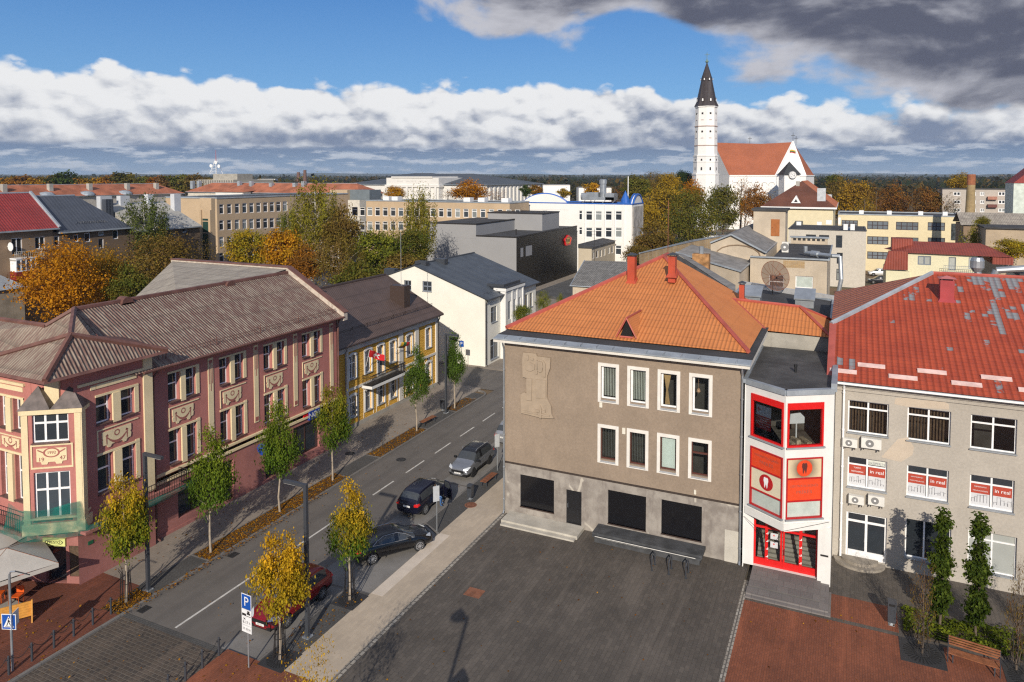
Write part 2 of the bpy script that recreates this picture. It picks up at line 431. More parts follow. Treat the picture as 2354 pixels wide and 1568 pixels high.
mb = MB(); mb.poly((-26.85, 24.4, .004), (-24.55, 24.4, .004), (-24.55, 30.9, .004), (-26.85, 30.9, .004))
mb.poly((-26.85, 31.05, .004), (-23.0, 31.05, .004), (-23.0, 38.6, .004), (-24.55, 39.1, .004), (-24.55, 45.2, .004), (-26.85, 45.2, .004))
mb.poly((-26.85, 45.35, .004), (-24.55, 45.35, .004), (-24.55, 80, .004), (-26.85, 80, .004))
struct('parking_lane', mb, ASPH2)
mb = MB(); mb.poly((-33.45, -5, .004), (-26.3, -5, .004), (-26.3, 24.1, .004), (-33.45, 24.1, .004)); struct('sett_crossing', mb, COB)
mb = MB(); mb.poly((-33.45, 24.1, .006), (-26.3, 24.1, .006), (-26.3, 24.42, .006), (-33.45, 24.42, .006)); struct('crossing_edge', mb, SETT)
mb = MB()
mb.box(-30.21, -30.09, 24.6, 39.5, .002, .009)
y = 41.2
for k in range(16):
 mb.box(-30.21, -30.09, y, y + 2.6, .002, .009); y += 4.25
struct('road_marking', mb, LINE)
# pavements
mb = MB(); mb.box(-40.0, -34.95, 26.3, 67.2, -.05, .10); struct('pavement', mb, PAVE)
mb = MB(); mb.box(-60, -38.0, 74.4, 160, -.05, .10); mb.box(-38.0, -35.0, 74.4, 160, -.05, .10); struct('far_pavement', mb, PAVE)
mb = MB(); mb.box(-62, -33.6, -6, 24.0, -.05, .10); mb.box(-62, -34.95, 24.0, 26.3, -.05, .10); struct('red_paving', mb, brickmat('shaded_red_pavers', (.185, .055, .028), (.14, .042, .023), (.09, .036, .022), .22, .11, .008, big=.3, var=.25, wear=.25))  # darker copy of the red pavers; dimness of this corner painted into the colour
mb = MB()
for y0, y1 in ((26.0, 29.8), (42.8, 46.9), (54.1, 59.3), (63.6, 65.4)): mb.box(-34.95, -33.6, y0, y1, -.05, .095)
mb.box(-24.4, -22.95, 24.4, 31.0, -.05, .095); mb.box(-24.4, -22.95, 39.0, 90, -.05, .095)
mb.add([(-22.95, 38.4, .095), (-22.95, 39.0, .095), (-24.4, 39.0, .095)], [(0, 1, 2)])
struct('sett_strip', mb, SETT)
mb = MB()
for y0, y1 in ((24.0, 26.0), (29.8, 42.8), (46.9, 54.1), (59.3, 63.6)): mb.box(-34.95, -33.6, y0, y1, -.05, .09)
struct('planting_strip', mb, DIRT)
mb = MB(); mb.box(-33.6, -33.42, -6, 65.0, -.05, .105); mb.box(-35.05, -34.95, 26.3, 65.2, -.05, .108)
for i in range(8):
 a0, a1 = R(90 * i / 8), R(90 * (i + 1) / 8)
 c = (-34.85, 65.0)
 p = [(c[0] + 1.43 * math.cos(a), c[1] + 1.43 * math.sin(a), .105) for a in (a0, a1)] + [(c[0] + 1.25 * math.cos(a), c[1] + 1.25 * math.sin(a), .105) for a in (a1, a0)]
 mb.extr(p, (0, 0, -.15))
mb.box(-24.55, -24.4, 24.4, 31.0, -.05, .105); mb.box(-24.55, -24.4, 39.1, 90, -.05, .105)
mb.extr([(-24.55, 39.1, .105), (-24.4, 39.1, .105), (-22.85, 38.3, .105), (-23.0, 38.2, .105)], (0, 0, -.15))
mb.box(-24.4, -22.95, 31.0, 31.1, -.05, .06); mb.box(-23.02, -22.9, 31.1, 38.2, -.05, .03)
for y0 in (29.8, 42.8, 46.9, 54.1, 59.3, 63.6): mb.box(-34.95, -33.6, y0 - .05, y0 + .05, -.05, .104)
struct('kerb', mb, KERB)
mb = MB(); mb.box(-22.95, -20.55, 24.4, 90, -.05, .10); struct('beige_path', mb, BEIGE)
mb = MB(); mb.box(-22.93, -22.2, 31.1, 38.35, .09, .104); struct('path_inlay', mb, mat('pale_pavers', (.60, .52, .43), .8, .08, 1))
mb = MB(); mb.box(-26.4, -20.0, -6, 24.4, -.05, .10); struct('red_paving_east', mb, REDBR)
mb = MB(); mb.box(-20.55, -20.28, 24.6, 42.5, -.05, .112)
for i in range(6):
 a0, a1 = R(180 + 90 * i / 6), R(180 + 90 * (i + 1) / 6); c = (-18.6, 24.6)
 p = [(c[0] + 1.95 * math.cos(a), c[1] + 1.95 * math.sin(a), .112) for a in (a0, a1)] + [(c[0] + 1.68 * math.cos(a), c[1] + 1.68 * math.sin(a), .112) for a in (a1, a0)]
 mb.extr(p, (0, 0, -.15))
mb.box(-4.74, -4.5, 10, 41.0, -.05, .112)
struct('sett_border', mb, CURBW)
mb = MB(); mb.box(-20.28, -4.74, 24.6, 42.7, -.05, .10); mb.box(-18.6, -4.74, 22.9, 24.6, -.05, .10); mb.box(-20.0, -4.74, -6, 22.9, -.05, .102); struct('plaza', mb, PLAZA)
mb = MB(); mb.box(-4.5, 40, 5, 39.05, -.05, .10); mb.box(-.4, 2.8, 39.35, 41.6, -.05, .10); struct('red_plaza', mb, REDBR)
mb = MB(); mb.box(-4.5, 40, 39.05, 39.35, -.05, .10); mb.box(-4.5, -.4, 39.35, 42.6, -.05, .10); mb.box(-.4, 40, 41.6, 46, -.05, .10); mb.box(2.8, 40, 39.35, 41.6, -.05, .10)
struct('grey_paving', mb, PLAZA)
mb = MB(); mb.box(3.0, 16, 39.3, 41.7, .06, .16); struct('flower_bed', mb, DIRT)
# ---------------------------------------------------------------- taupe corner house with the orange roof
TAUPE = mat('taupe_plaster', (.285, .222, .167), .9, .08, .5, streak=.28, sc_col=(.21, .165, .13), bmp=.25, bscale=30, fine=.07)
m, t, b, pos, out = newmat('stained_plaster')
c0 = t.mix(t.ramp(t.noise(pos, 1.1, 6, .65), .32, .68), (.20, .175, .155), (.33, .30, .265))
sv = t.scalev(pos, (2.0, 2.0, .35)); c0 = t.mix(t.m('MULTIPLY', t.ramp(t.noise(sv, 1.2, 5, .65), .55, .7), .6), c0, (.17, .145, .13))
vo = t.new('ShaderNodeTexVoronoi', {'Vector': t.mix(.25, pos, t.new('ShaderNodeTexNoise', {'Vector': pos, 'Scale': 1.5}).outputs[1]), 'Scale': .42}, feature='DISTANCE_TO_EDGE')
ln = t.m('SUBTRACT', 1.0, t.ramp(vo.outputs[0], .012, .035)); gate = t.ramp(t.noise(pos, .7, 2), .5, .58)
c0 = t.mix(t.m('MULTIPLY', t.m('MULTIPLY', ln, gate), .75), c0, (.52, .48, .41))
lk(t, b.inputs['Base Color'], c0); b.inputs['Roughness'].default_value = .9; bump(t, b, t.noise(pos, 25, 4), .25, .02)
STAIN = m
ORANGE = ribmat('orange_roof_sheet', (.58, .205, .062), 'x', .24, .8, (.50, .165, .052), (.5, .5, .5), .25, course=.85, caxis='y', crough=.75, rib=.32, cl=.26, var=.07)
ORANGES = ribmat('orange_roof_sheet_side', (.58, .205, .062), 'y', .24, .3, (.50, .165, .052), (.5, .5, .5), .3, course=1.1, caxis='x', crough=.75, rib=.03, cl=.12, var=.06)
RIDGE = mat('rose_ridge_metal', (.42, .095, .07), .5, .12, 1.0)
CHIMR = mat('red_chimney_metal', (.42, .065, .03), .5, .14, 1.0, streak=.3)
CREAMW = mat('white_cornice', (.68, .65, .59), .75, .07, .8, streak=.15)
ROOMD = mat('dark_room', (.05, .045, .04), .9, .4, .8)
T = thing('taupe_house', 'taupe plastered corner house with steep orange tiled roof and a wall relief', 'building', (-13, 50, 0))
F = Fr((-20.43, 42.6), (1, 0, 0), (0, -1, 0))
holes = []
for i in range(4):
 a = 6.53 + i * 1.883
 holes += [(a + .19, a + 1.17, 8.78, 10.84), (a + .19, a + 1.17, 4.92, 6.94)]
mb = MB(); F.wall(mb, 0, 15.2, 3.66, 11.85, holes, .2, 0)
mb.box(-20.43, -20.40, 42.62, 58, 0, 11.85); mb.box(-5.26, -5.23, 42.62, 58, 0, 11.85); mb.box(-20.4, -5.26, 57.9, 58, 0, 12.2)
mb.build('wall', TAUPE, T)
low = [(1.17, 3.58, .78, 2.93), (4.43, 5.47, .28, 2.52), (7.22, 9.65, .88, 3.02), (10.6, 13.02, .95, 3.06)]
mb = MB(); F.wall(mb, 0, 15.2, 0, 3.55, low, .16); mb.build('plinth_wall', STAIN, T)
mb = MB(); F.box(mb, -.03, 15.25, 3.55, 3.66, -.1, .05); mb.build('ledge', mat('dark_brown_ledge', (.045, .032, .026), .7), T)
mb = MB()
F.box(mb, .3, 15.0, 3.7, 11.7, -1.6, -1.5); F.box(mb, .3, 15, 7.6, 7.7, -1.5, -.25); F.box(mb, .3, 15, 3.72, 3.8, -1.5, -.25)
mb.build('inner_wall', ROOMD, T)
for k in range(4):
 h = low[k]
 if k == 1:
  mb = MB(); F.box(mb, h[0], h[1], h[2], h[3], -.15, -.1); F.box(mb, h[0] + .15, h[1] - .15, 1.5, 2.3, -.1, -.08); F.box(mb, h[0] + .15, h[1] - .15, .5, 1.3, -.1, -.08)
  d = mb.build('door', flat('black_door', (.014, .014, .016), .35), T)
  mb = MB(); mb.path([F.p(h[0] + .1, 1.35, -.09), F.p(h[0] + .1, 1.35, -.03), F.p(h[0] + .1, 1.6, -.03), F.p(h[0] + .1, 1.6, -.09)], .015); mb.build('handle', GALV, d)
 else:
  mb = MB(); F.box(mb, h[0], h[1], h[2], h[3], -.16, -.09); p = mb.build('shop_window', flat('black_film_glass', (.008, .008, .01), .12), T)
  mb = MB(); F.box(mb, h[0] - .02, h[1] + .02, h[2] - .07, h[2], -.1, .03); mb.build('sill', flat('brown_sill', (.05, .032, .026), .5), p)
SURR = mat('window_surround', (.72, .69, .64), .8, .06, 2, fine=.05)
BLIND = mat('blind_slats', (.62, .64, .58), .8, .1, 1)
BROWNF = flat('brown_frame', (.09, .03, .022), .45)
SILLG = mat('grey_sill', (.30, .32, .34), .6, .1, 2)
CURT = mat('ochre_curtain', (.40, .26, .12), .9, .2, 3)
for i in range(4):
 a = 6.53 + i * 1.883
 for j, (z0, z1) in enumerate(((8.55, 11.05), (4.68, 7.15))):
  s_ = MB(); w = .19; h = (a + w, a + 1.36 - w, z0 + .23, z1 - .21)
  F.box(s_, a, a + w, z0, z1, -.01, .05); F.box(s_, a + 1.36 - w, a + 1.36, z0, z1, -.01, .05)
  F.box(s_, a + w, a + 1.36 - w, z1 - .21, z1, -.01, .05); F.box(s_, a + w, a + 1.36 - w, z0, z0 + .12, -.01, .05)
  so = s_.build('window', SURR, T)
  fm = PVC if j == 0 else BROWNF
  f_ = MB(); d0, d1 = -.21, -.13; fw = .07
  wl = .12 if j == 0 else .05
  F.box(f_, h[0], h[0] + wl, h[2], h[3], d0, d1); F.box(f_, h[1] - fw, h[1], h[2], h[3], d0, d1)
  F.box(f_, h[0] + wl, h[1] - fw, h[2], h[2] + .1, d0, d1); F.box(f_, h[0] + wl, h[1] - fw, h[3] - fw, h[3], d0, d1)
  if j and i == 3: F.box(f_, h[0] + wl, h[1] - fw, h[3] - .75, h[3] - .64, d0, d1)
  f_.build('frame', fm, so)
  g_ = MB(); F.quad(g_, h[0] + .03, h[1] - .03, h[2] + .03, h[3] - .03, -.17); g_.build('pane', CLEAR, so, fix=False)
  k_ = MB(); k_.add([F.p(h[0], z0 + .24, -.13), F.p(h[1], z0 + .24, -.13), F.p(h[1] + .02, z0 + .10, .07), F.p(h[0] - .02, z0 + .10, .07), F.p(h[0], z0 + .2, -.13), F.p(h[1], z0 + .2, -.13), F.p(h[1] + .02, z0 + .07, .07), F.p(h[0] - .02, z0 + .07, .07)],
                       [(0, 1, 2, 3), (4, 7, 6, 5), (0, 4, 5, 1), (1, 5, 6, 2), (2, 6, 7, 3), (3, 7, 4, 0)]); k_.build('sill', SILLG, so)
  bl = MB(); n = 9
  if i < 2:
   for q in range(n):
    c = h[0] + .1 + (h[1] - h[0] - .16) * q / (n - 1); a_ = R(35 if j == 0 else 60) ; dx, dy = .045 * math.cos(a_), .045 * math.sin(a_)
    bl.poly(F.p(c - dx, h[2] + .15, -.3 - dy), F.p(c + dx, h[2] + .15, -.3 + dy), F.p(c + dx, h[3] - .1, -.3 + dy), F.p(c - dx, h[3] - .1, -.3 - dy))
   bl.build('blind', BLIND, so, fix=False)
  elif i == 2 and j == 1:
   F.quad(bl, h[0] + .06, h[1] - .13, h[2] + .08, h[3] - .1, -.26); bl.build('blind', mat('pale_blind', (.62, .68, .64), .8, .04, 1), so, fix=False)
  elif i == 2:
   bl.add([F.p(h[0] + .12, h[3] - .15, -.3), F.p(h[0] + .55, h[3] - .15, -.3), F.p(h[0] + .38, h[2] + 1.0, -.27), F.p(h[0] + .5, h[2] + .1, -.3), F.p(h[0] + .2, h[2] + .1, -.3), F.p(h[0] + .27, h[2] + 1.0, -.27)], [(0, 1, 2, 3, 4, 5)]); bl.build('curtain', CURT, so, fix=False)
  elif j == 0:
   bl.lathe(F.p(h[0] + .3, h[2] + 1.15, -.35), [(.02, -.16), (.11, -.05), (.1, .06), (.02, .17)], 10); bl.tube(F.p(h[0] + .3, h[2] + 1.3, -.35), F.p(h[0] + .3, h[3], -.35), .008, 5)
   bl.build('hanging_lamp', mat('patterned_shade', (.5, .3, .18), .7, .6, 14), so)
# cornice, gutter, flat margin
mb = MB(); mb.box(-20.95, -4.75, 42.0, 42.7, 11.78, 12.0); mb.box(-5.3, -4.75, 42.7, 52, 11.78, 12.0); mb.build('cornice', CREAMW, T)
mb = MB(); mb.add([(-20.97, 41.96, 12.0), (-4.72, 41.96, 12.0), (-4.72, 42.75, 12.14), (-20.97, 42.75, 12.14)], [(0, 1, 2, 3)])
mb.box(-20.97, -4.72, 41.93, 41.97, 11.97, 12.05)
for x in np.arange(-20.2, -5, 1.05): mb.box(x, x + .03, 42.02, 42.6, 12.02, 12.16)
mb.build('gutter', ZINC, T)
mb = MB(); mb.add([(-21.0, 42.75, 12.14), (-4.7, 42.75, 12.14), (-4.7, 52.5, 12.2), (-21, 58, 12.2)], [(0, 1, 2, 3)]); mb.build('roof_margin', BITUMEN, T, fix=False)
AX, AY, AZ = -13.05, 56.4, 16.33
RL, RR_, RY, RZ = -21.0, -5.1, 44.1, 12.28
def on_front(x, y): return PX(x, y, 0)
fn = (Vector((RR_ - RL, 0, 0))).cross(Vector((AX - RL, AY - RY, AZ - RZ))).normalized()
def hitplane(px, py, P, n):
 d = Vector(_ray(px, py)); c = Vector(_C); t_ = (Vector(P) - c).dot(n) / d.dot(n); return c + d * t_
mb = MB(); mb.add([(RL, RY, RZ), (RR_, RY, RZ), (AX, AY, AZ), (RL, RY, RZ - .06), (RR_, RY, RZ - .06), (AX, AY, AZ - .06)], [(0, 1, 2), (3, 5, 4), (0, 3, 4, 1)]); rf = mb.build('roof', ORANGE, T, fix=False)
mb = MB(); mb.add([(RR_, RY, RZ), (RR_, 58, RZ), (AX, 58, AZ), (AX, AY, AZ)], [(0, 1, 2, 3)]); mb.add([(RL, RY, RZ), (AX, AY, AZ), (AX, 58, AZ), (RL, 58, RZ)], [(0, 1, 2, 3)])
mb.build('side_roof', ORANGES, T, fix=False)
mb = MB()
mb.path([(RL, RY, RZ + .03), (AX, AY, AZ + .05), (RR_, RY, RZ + .03)], .15, 6); mb.tube((AX, AY, AZ + .05), (AX, 58.0, AZ + .05), .15, 6); mb.build('ridge_cap', RIDGE, T)
mb = MB(); mb.add([(RR_, 58, RZ - .3), (AX, 58, AZ - .02), (RL, 58, RZ - .3), (RR_, 58.1, RZ - .3), (AX, 58.1, AZ - .02), (RL, 58.1, RZ - .3)], [(0, 1, 2), (3, 5, 4), (0, 3, 4, 1), (1, 4, 5, 2)]); mb.build('gable', CONC, T)
# dormer vent
bl_, br_, ap = hitplane(1424, 774, (RL, RY, RZ), fn), hitplane(1456, 777, (RL, RY, RZ), fn), None
cx = (bl_.x + br_.x) / 2; dz = 1.15
ap = Vector((cx, bl_.y, bl_.z + dz)); back = Vector((cx, bl_.y + dz / ((AZ - RZ) / (AY - RY)), bl_.z + dz))
mb = MB(); mb.add([bl_ + Vector((-.25, -.12, .0)), ap + Vector((0, -.12, .12)), back, ap + Vector((0, -.12, .12)), br_ + Vector((.25, -.12, 0)), back], [(0, 1, 2), (3, 4, 5)]); dm = mb.build('dormer', ORANGES, T, fix=False)
mb = MB(); mb.add([bl_, br_, ap], [(0, 1, 2)]); mb.build('opening', flat('black_void', (.006, .005, .005), .9), dm, fix=False)
mb = MB(); mb.tube(bl_ + Vector((-.2, -.1, 0)), ap + Vector((0, -.1, .1)), .05, 5); mb.tube(br_ + Vector((.2, -.1, 0)), ap + Vector((0, -.1, .1)), .05, 5); mb.tube(bl_ + Vector((0, -.06, .03)), br_ + Vector((0, -.06, .03)), .07, 5); mb.tube(ap + Vector((0, -.1, .1)), back, .07, 5); mb.build('trim', RIDGE, dm)
def chimney(par, px0, px1, pyb, pyt, P, n, mats, deep=.55, cap=True, skirt=True, nm='chimney'):
 bc = hitplane((px0 + px1) / 2, pyb, P, n); dep = (bc - Vector(_C)).dot(Vector(_fw)); w = (px1 - px0) * dep / FOC; h = (pyb - pyt) * dep / FOC
 mb = MB(); x, y, z = bc; mb.box(x - w / 2, x + w / 2, y, y + deep, z - .5, z + h)
 c = mb.build(nm, mats[0], par)
 if skirt:
  mb = MB(); k = w / 2 + .16; mb.add([(x - k, y - .2, z - .12), (x + k, y - .2, z - .12), (x + k, y + deep + .15, z + .12), (x - k, y + deep + .15, z + .12), (x - w / 2, y - .01, z + .12), (x + w / 2, y - .01, z + .12), (x + w / 2, y + deep, z + .4), (x - w / 2, y + deep, z + .4)], [(0, 1, 5, 4), (1, 2, 6, 5), (2, 3, 7, 6), (3, 0, 4, 7)]); mb.build('flashing', mats[0], c)
 if cap:
  mb = MB(); k = w / 2 + .12; mb.add([(x - k, y - .12, z + h + .12), (x + k, y - .12, z + h + .12), (x + k, y + deep + .12, z + h + .12), (x - k, y + deep + .12, z + h + .12), (x, y + deep / 2, z + h + .3)], [(0, 1, 4), (1, 2, 4), (2, 3, 4), (3, 0, 4), (3, 2, 1, 0)])
  for sx in (-1, 1):
   for q in (0, deep): mb.tube((x + sx * w * .4, y + q, z + h - .02), (x + sx * w * .4, y + q, z + h + .13), .02, 4)
  mb.build('cap', mats[1], c)
 return c
sn = Vector((0, 1, 0)).cross(Vector((AX - RR_, 0, AZ - RZ))).normalized()
chimney(T, 1441, 1458, 650, 590, (RL, RY, RZ), fn, (CHIMR, DARKMETAL), .6)
chimney(T, 1535, 1551, 634, 590, (RR_, RY, RZ), sn, (CHIMR, DARKMETAL), .6)
chimney(T, 1698, 1709, 697, 655, (RR_, RY, RZ), sn, (CHIMR, DARKMETAL), .45)
# wing roof
WX0, WX1 = -7.2, -.75
mb = MB(); mb.add([(-7.6, 55.4, 13.45), (-2.9, 55.4, 13.25), (WX1, 51.9, 11.95), (-4.9, 51.9, 12.05)], [(0, 1, 2, 3)]); mb.build('wing_roof', ORANGE, T, fix=False)
mb = MB(); mb.add([(-2.9, 55.4, 13.25), (WX1 + .1, 57.6, 12.0), (WX1, 51.9, 11.95)], [(0, 1, 2)]); mb.add([(-7.6, 55.4, 13.45), (-7.6, 58, 12.2), (WX1 + .1, 57.6, 12.0), (-2.9, 55.4, 13.25)], [(0, 1, 2, 3)]); mb.build('wing_side_roof', ORANGES, T, fix=False)
mb = MB(); mb.path([(-4.9, 51.9, 12.1), (-7.6, 55.4, 13.5), (-2.9, 55.4, 13.3), (WX1, 51.9, 12.0)], .11, 6); mb.tube((-2.9, 55.4, 13.3), (WX1 + .1, 57.6, 12.05), .09, 6); mb.build('wing_ridge_cap', RIDGE, T)
mb = MB(); mb.box(-5.2, -.85, 52.1, 57.5, 0, 11.9); mb.build('wing_wall', CONC, T)
# relief
rel = [(115, 275), (235, 285), (240, 310), (365, 325), (360, 420), (335, 490), (330, 690), (370, 770), (375, 845), (395, 880), (280, 875), (95, 830), (90, 660), (125, 640), (145, 650), (145, 510), (110, 500), (105, 340)]
def rp(x, y, d=0): q = PY(1175.8 + x * .25, 740.3 + y * .25, 42.6); return (q[0], 42.6 - d, q[2])
RELM = mat('relief_plaster', (.36, .285, .21), .9, .08, 2, bmp=.2)
mb = MB(); mb.extr([rp(x, y, .17) for x, y in rel], (0, .17, 0)); ro = mb.build('wall_relief', RELM, T)
mb = MB()
for pts, d in (([(248, 350), (290, 360), (300, 400), (290, 450), (265, 455), (245, 430)], .15), ([(148, 510), (198, 515), (195, 715), (150, 710)], .14), ([(135, 385), (175, 360), (225, 385), (222, 430), (180, 448), (140, 430)], .13), ([(232, 350), (248, 345), (250, 470), (232, 470)], .15), ([(300, 345), (322, 380), (322, 500), (302, 495)], .14), ([(232, 520), (325, 530), (325, 690), (235, 690)], .13), ([(272, 755), (287, 790), (282, 880), (266, 870)], .14), ([(222, 790), (262, 800), (268, 822), (240, 818)], .14), ([(288, 810), (325, 798), (322, 822), (292, 832)], .14), ([(150, 300), (165, 300), (170, 340), (155, 345)], .13), ([(180, 320), (215, 330), (212, 345), (182, 340)], .13), ([(98, 800), (360, 850), (360, 862), (98, 815)], .12)):
 mb.extr([rp(x, y, d + .10) for x, y in pts], (0, d - .06, 0))
mb.build('carving', RELM, ro)
mb = MB(); F.box(mb, 14.35, 15.15, .1, 2.0, 0, .03); mb.build('plaster_patch', mat('pale_patch', (.50, .47, .41), .9, .08, 1), T)
for a, z, w, h, nm in ((6.65, 8.22, .18, .32, 'wall_box'), (8.13, 6.75, .2, .38, 'wall_box'), (12.55, 3.78, .13, .25, 'wall_box')):
 mb = MB(); F.box(mb, a, a + w, z, z + h, 0, .09); mb.build(nm, mat('cream_plastic', (.72, .68, .58), .5, .04, 1), T)
def downpipe(par, x, y, z0, z1, dx=0, dy=-.12, m=None, r=.06):
 mb = MB(); mb.path([(x + dx * 2.5, y + dy * 2.5, z1), (x + dx * 2.5, y + dy * 2.5, z1 - .15), (x + dx, y + dy, z1 - .5), (x + dx, y + dy, z0 + .25), (x + dx * 2.2, y + dy * 2.2, z0 + .08)], r, 8)
 for z in np.arange(z0 + 1, z1 - .5, 2.2): mb.lathe((x + dx, y + dy, z), [(r + .02, -.04), (r + .02, .04)], 8)
 return mb.build('downpipe', m or GALV, par)
downpipe(T, -20.38, 42.55, .1, 11.8, 0, -.12); downpipe(T, -5.2, 42.55, .1, 11.8, 0, -.12)
# stone landing and painted plinth bench in front of the wall
o = MB(); o.box(-20.0, -14.75, 41.2, 42.58, .08, .32); o.box(-19.9, -14.85, 40.85, 41.2, .08, .20)
tag(o.build('stone_landing', mat('worn_limestone', (.47, .44, .38), .85, .14, 1, streak=.2)), 'pale stone landing with worn step under the black door', 'landing')
o = MB(); o.box(-13.8, -7.15, 41.3, 42.55, .55, .75); o.box(-13.7, -7.3, 41.42, 42.55, .08, .55); o.box(-13.8, -7.2, 41.2, 41.3, .52, .62);
pb = tag(o.build('plinth_bench', mat('chipped_grey_paint', (.062, .065, .07), .7, .3, 1.5)), 'long dark grey painted plinth with flaking edge below the black shop windows', 'bench')
o = MB(); o.box(-13.6, -7.5, 41.188, 41.2, .57, .60); o.box(-13.3, -10.4, 41.408, 41.42, .40, .46); o.build('chipped_edge', mat('bare_plaster', (.75, .73, .68), .9, .1, 4), pb)
for i, x in enumerate((-9.68, -8.71, -7.75)):
 r_ = MB(); y0, y1 = 39.76, 40.44
 r_.path([(x, y0, .08), (x - .02, y0 + .03, .75), (x, y0 + .12, .9), (x, y1 - .12, .9), (x + .02, y1 - .03, .75), (x, y1, .08)], .035, 8)
 for yy in (y0, y1): r_.lathe((x, yy, .1), [(.08, 0), (.08, .02)], 10)
 tag(r_.build('bike_rack', DARKMETAL), ('black steel bike hoop, the one nearest the stone landing', 'black steel bike hoop standing between the other two hoops', 'black steel bike hoop, the one nearest the red and white bay')[i], 'bike rack', 'bike hoops before the plinth bench')
# ---------------------------------------------------------------- facade pixel helper (ray meets the wall plane)
def fpx(fr, x, y):
 h = hitplane(x, y, fr.O, fr.n) - fr.O
 return h.dot(fr.u), h.z
def hpx(fr, x0, y0, x1, y1):
 a, z = fpx(fr, x0, y0); b_, w = fpx(fr, x1, y1)
 return (min(a, b_), max(a, b_), min(z, w), max(z, w))
def r1a(x, y): return x * .25, 740.3 + y * .25
def r1b(x, y): return 587.9 + x * .25, 740.3 + y * .25
def r1d(x, y): return 1763.7 + x * .25, 740.3 + y * .25
# ---------------------------------------------------------------- rose coloured corner house
ROSE = mat('rose_plaster', (.45, .175, .15), .88, .08, .5, streak=.25, sc_col=(.25, .085, .075), bmp=.15, bscale=25)
ROSED = mat('rose_plinth_plaster', (.36, .15, .13), .88, .14, .5, streak=.3, bmp=.15)
SAND = mat('sand_trim', (.75, .62, .39), .85, .06, .8, streak=.15, bmp=.1)
ROOFX = ribmat('weathered_corrugated_roof', (.30, .232, .180), 'y', .21, .9, (.15, .066, .054), (1.2, 6.0, 1.2), .8, course=1.55, caxis='x', crough=.85, rib=.6, plo=.42, phi=.56)
ROOFY = ribmat('weathered_corrugated_roof_south', (.31, .245, .19), 'x', .21, .9, (.15, .065, .055), (6.0, 1.2, 1.2), .6, course=1.55, caxis='y', crough=.85, rib=.6, plo=.44, phi=.58)
ROOFL = ribmat('pale_asbestos_roof', (.36, .32, .265), 'x', .28, .6, (.22, .185, .16), (3, .6, 1), .6, course=1.7, caxis='y', crough=.9, rib=.35)
BRNM = mat('brown_sheet_metal', (.16, .075, .06), .6, .22, 1.2, streak=.2)
MILK = mat('rain_worn_metal', (.12, .095, .09), .55, .35, 2.2, streak=.3)
IRON = flat('black_iron', (.02, .018, .018), .6)
T = thing('rose_house', 'rose plastered corner house with sand coloured trim, corner bay and rusty corrugated roof', 'building', (-43, 33, 0))
E_ = Fr((-38.4, 29.75), (0, 1, 0), (1, 0, 0)); LE = 17.95
P_ = Fr((-38.0, 24.9), (0, 1, 0), (1, 0, 0)); LP = 4.85
S_ = Fr((-52.0, 24.1), (1, 0, 0), (0, -1, 0)); LS = 11.6
C_ = Fr((-40.45, 24.1), (2.45, .95, 0), (.95, -2.45, 0)); LC = 2.63
BA, BB = Vector((-39.85, 23.2, 0)), Vector((-37.5, 24.94, 0))
B_ = Fr(BA, BB - BA, ((BB - BA).y, -(BB - BA).x, 0)); LB = (BB - BA).length
pairs = []
for k in range(4):
 pairs.append(1.45 + k * 4.08)
up, lo = [], []
for c in pairs:
 up += [(c, c + .82, 8.45, 10.25), (c + 1.30, c + 2.12, 8.45, 10.25)]
 lo += [(c, c + .82, 4.44, 6.6), (c + 1.30, c + 2.12, 4.44, 6.6)]
shops = [(2.0, 4.4, .75, 3.1), (5.3, 6.6, .2, 3.0), (9.6, 11.2, .3, 3.1), (12.6, 15.6, .75, 3.2)]
mb = MB(); E_.wall(mb, 0, LE, 3.9, 11.0, up + lo, .28)
pw = [(1.25, 2.15, 8.7, 10.25), (2.75, 3.65, 8.7, 10.25), (1.25, 2.15, 4.7, 6.86), (2.75, 3.65, 4.7, 6.86)]
P_.wall(mb, 0, LP, 3.6, 12.0, pw, .28)
mb.poly((-38, 29.75, 0), (-38.4, 29.75, 0), (-38.4, 29.75, 12), (-38, 29.75, 12))
sw = []
for c in (9.5, 5.4, 1.3): sw += [(c - .9, c - .15, 8.5, 10.3), (c + .45, c + 1.2, 8.5, 10.3), (c - .9, c - .15, 4.5, 7.1), (c + .45, c + 1.2, 4.5, 7.1)]
S_.wall(mb, 0, LS, 3.6, 12.0, sw, .28)
C_.wall(mb, 0, LC, 3.4, 12.0)
mb.box(-52, -51.9, 24.2, 46, 0, 11); mb.box(-52, -38.4, 47.65, 47.72, 0, 11)
mb.build('wall', ROSE, T)
mb = MB(); E_.wall(mb, 0, LE, 0, 3.55, shops, .25); P_.wall(mb, 0, LP, 0, 3.6, [(2.0, 4.3, .5, 2.9)], .25); S_.wall(mb, 0, LS, 0, 3.6, [(8.2, 10.6, .3, 2.9), (3.4, 6.6, .3, 2.9)], .3)
C_.wall(mb, 0, LC, 0, 3.4, [(.55, 1.75, .12, 2.2), (1.95, 2.5, .5, 2.25)], .3)
E_.box(mb, 0, LE, 0, .3, 0, .06); mb.build('ground_floor_wall', ROSED, T)
mb = MB(); E_.box(mb, 0, LE, 3.55, 3.72, 0, .12); E_.box(mb, 0, LE, 4.02, 4.16, 0, .16); E_.box(mb, 0, LE, 10.78, 11.0, 0, .3)
P_.box(mb, .2, LP - .5, 11.1, 11.25, 0, .12); S_.box(mb, 0, LS - .5, 11.1, 11.25, 0, .12)
P_.box(mb, -.5, LP + .05, 11.9, 12.1, 0, .45); S_.box(mb, 0, LS + .4, 11.9, 12.1, .0, .45); C_.box(mb, -.3, LC + .2, 11.85, 12.05, 0, .5)
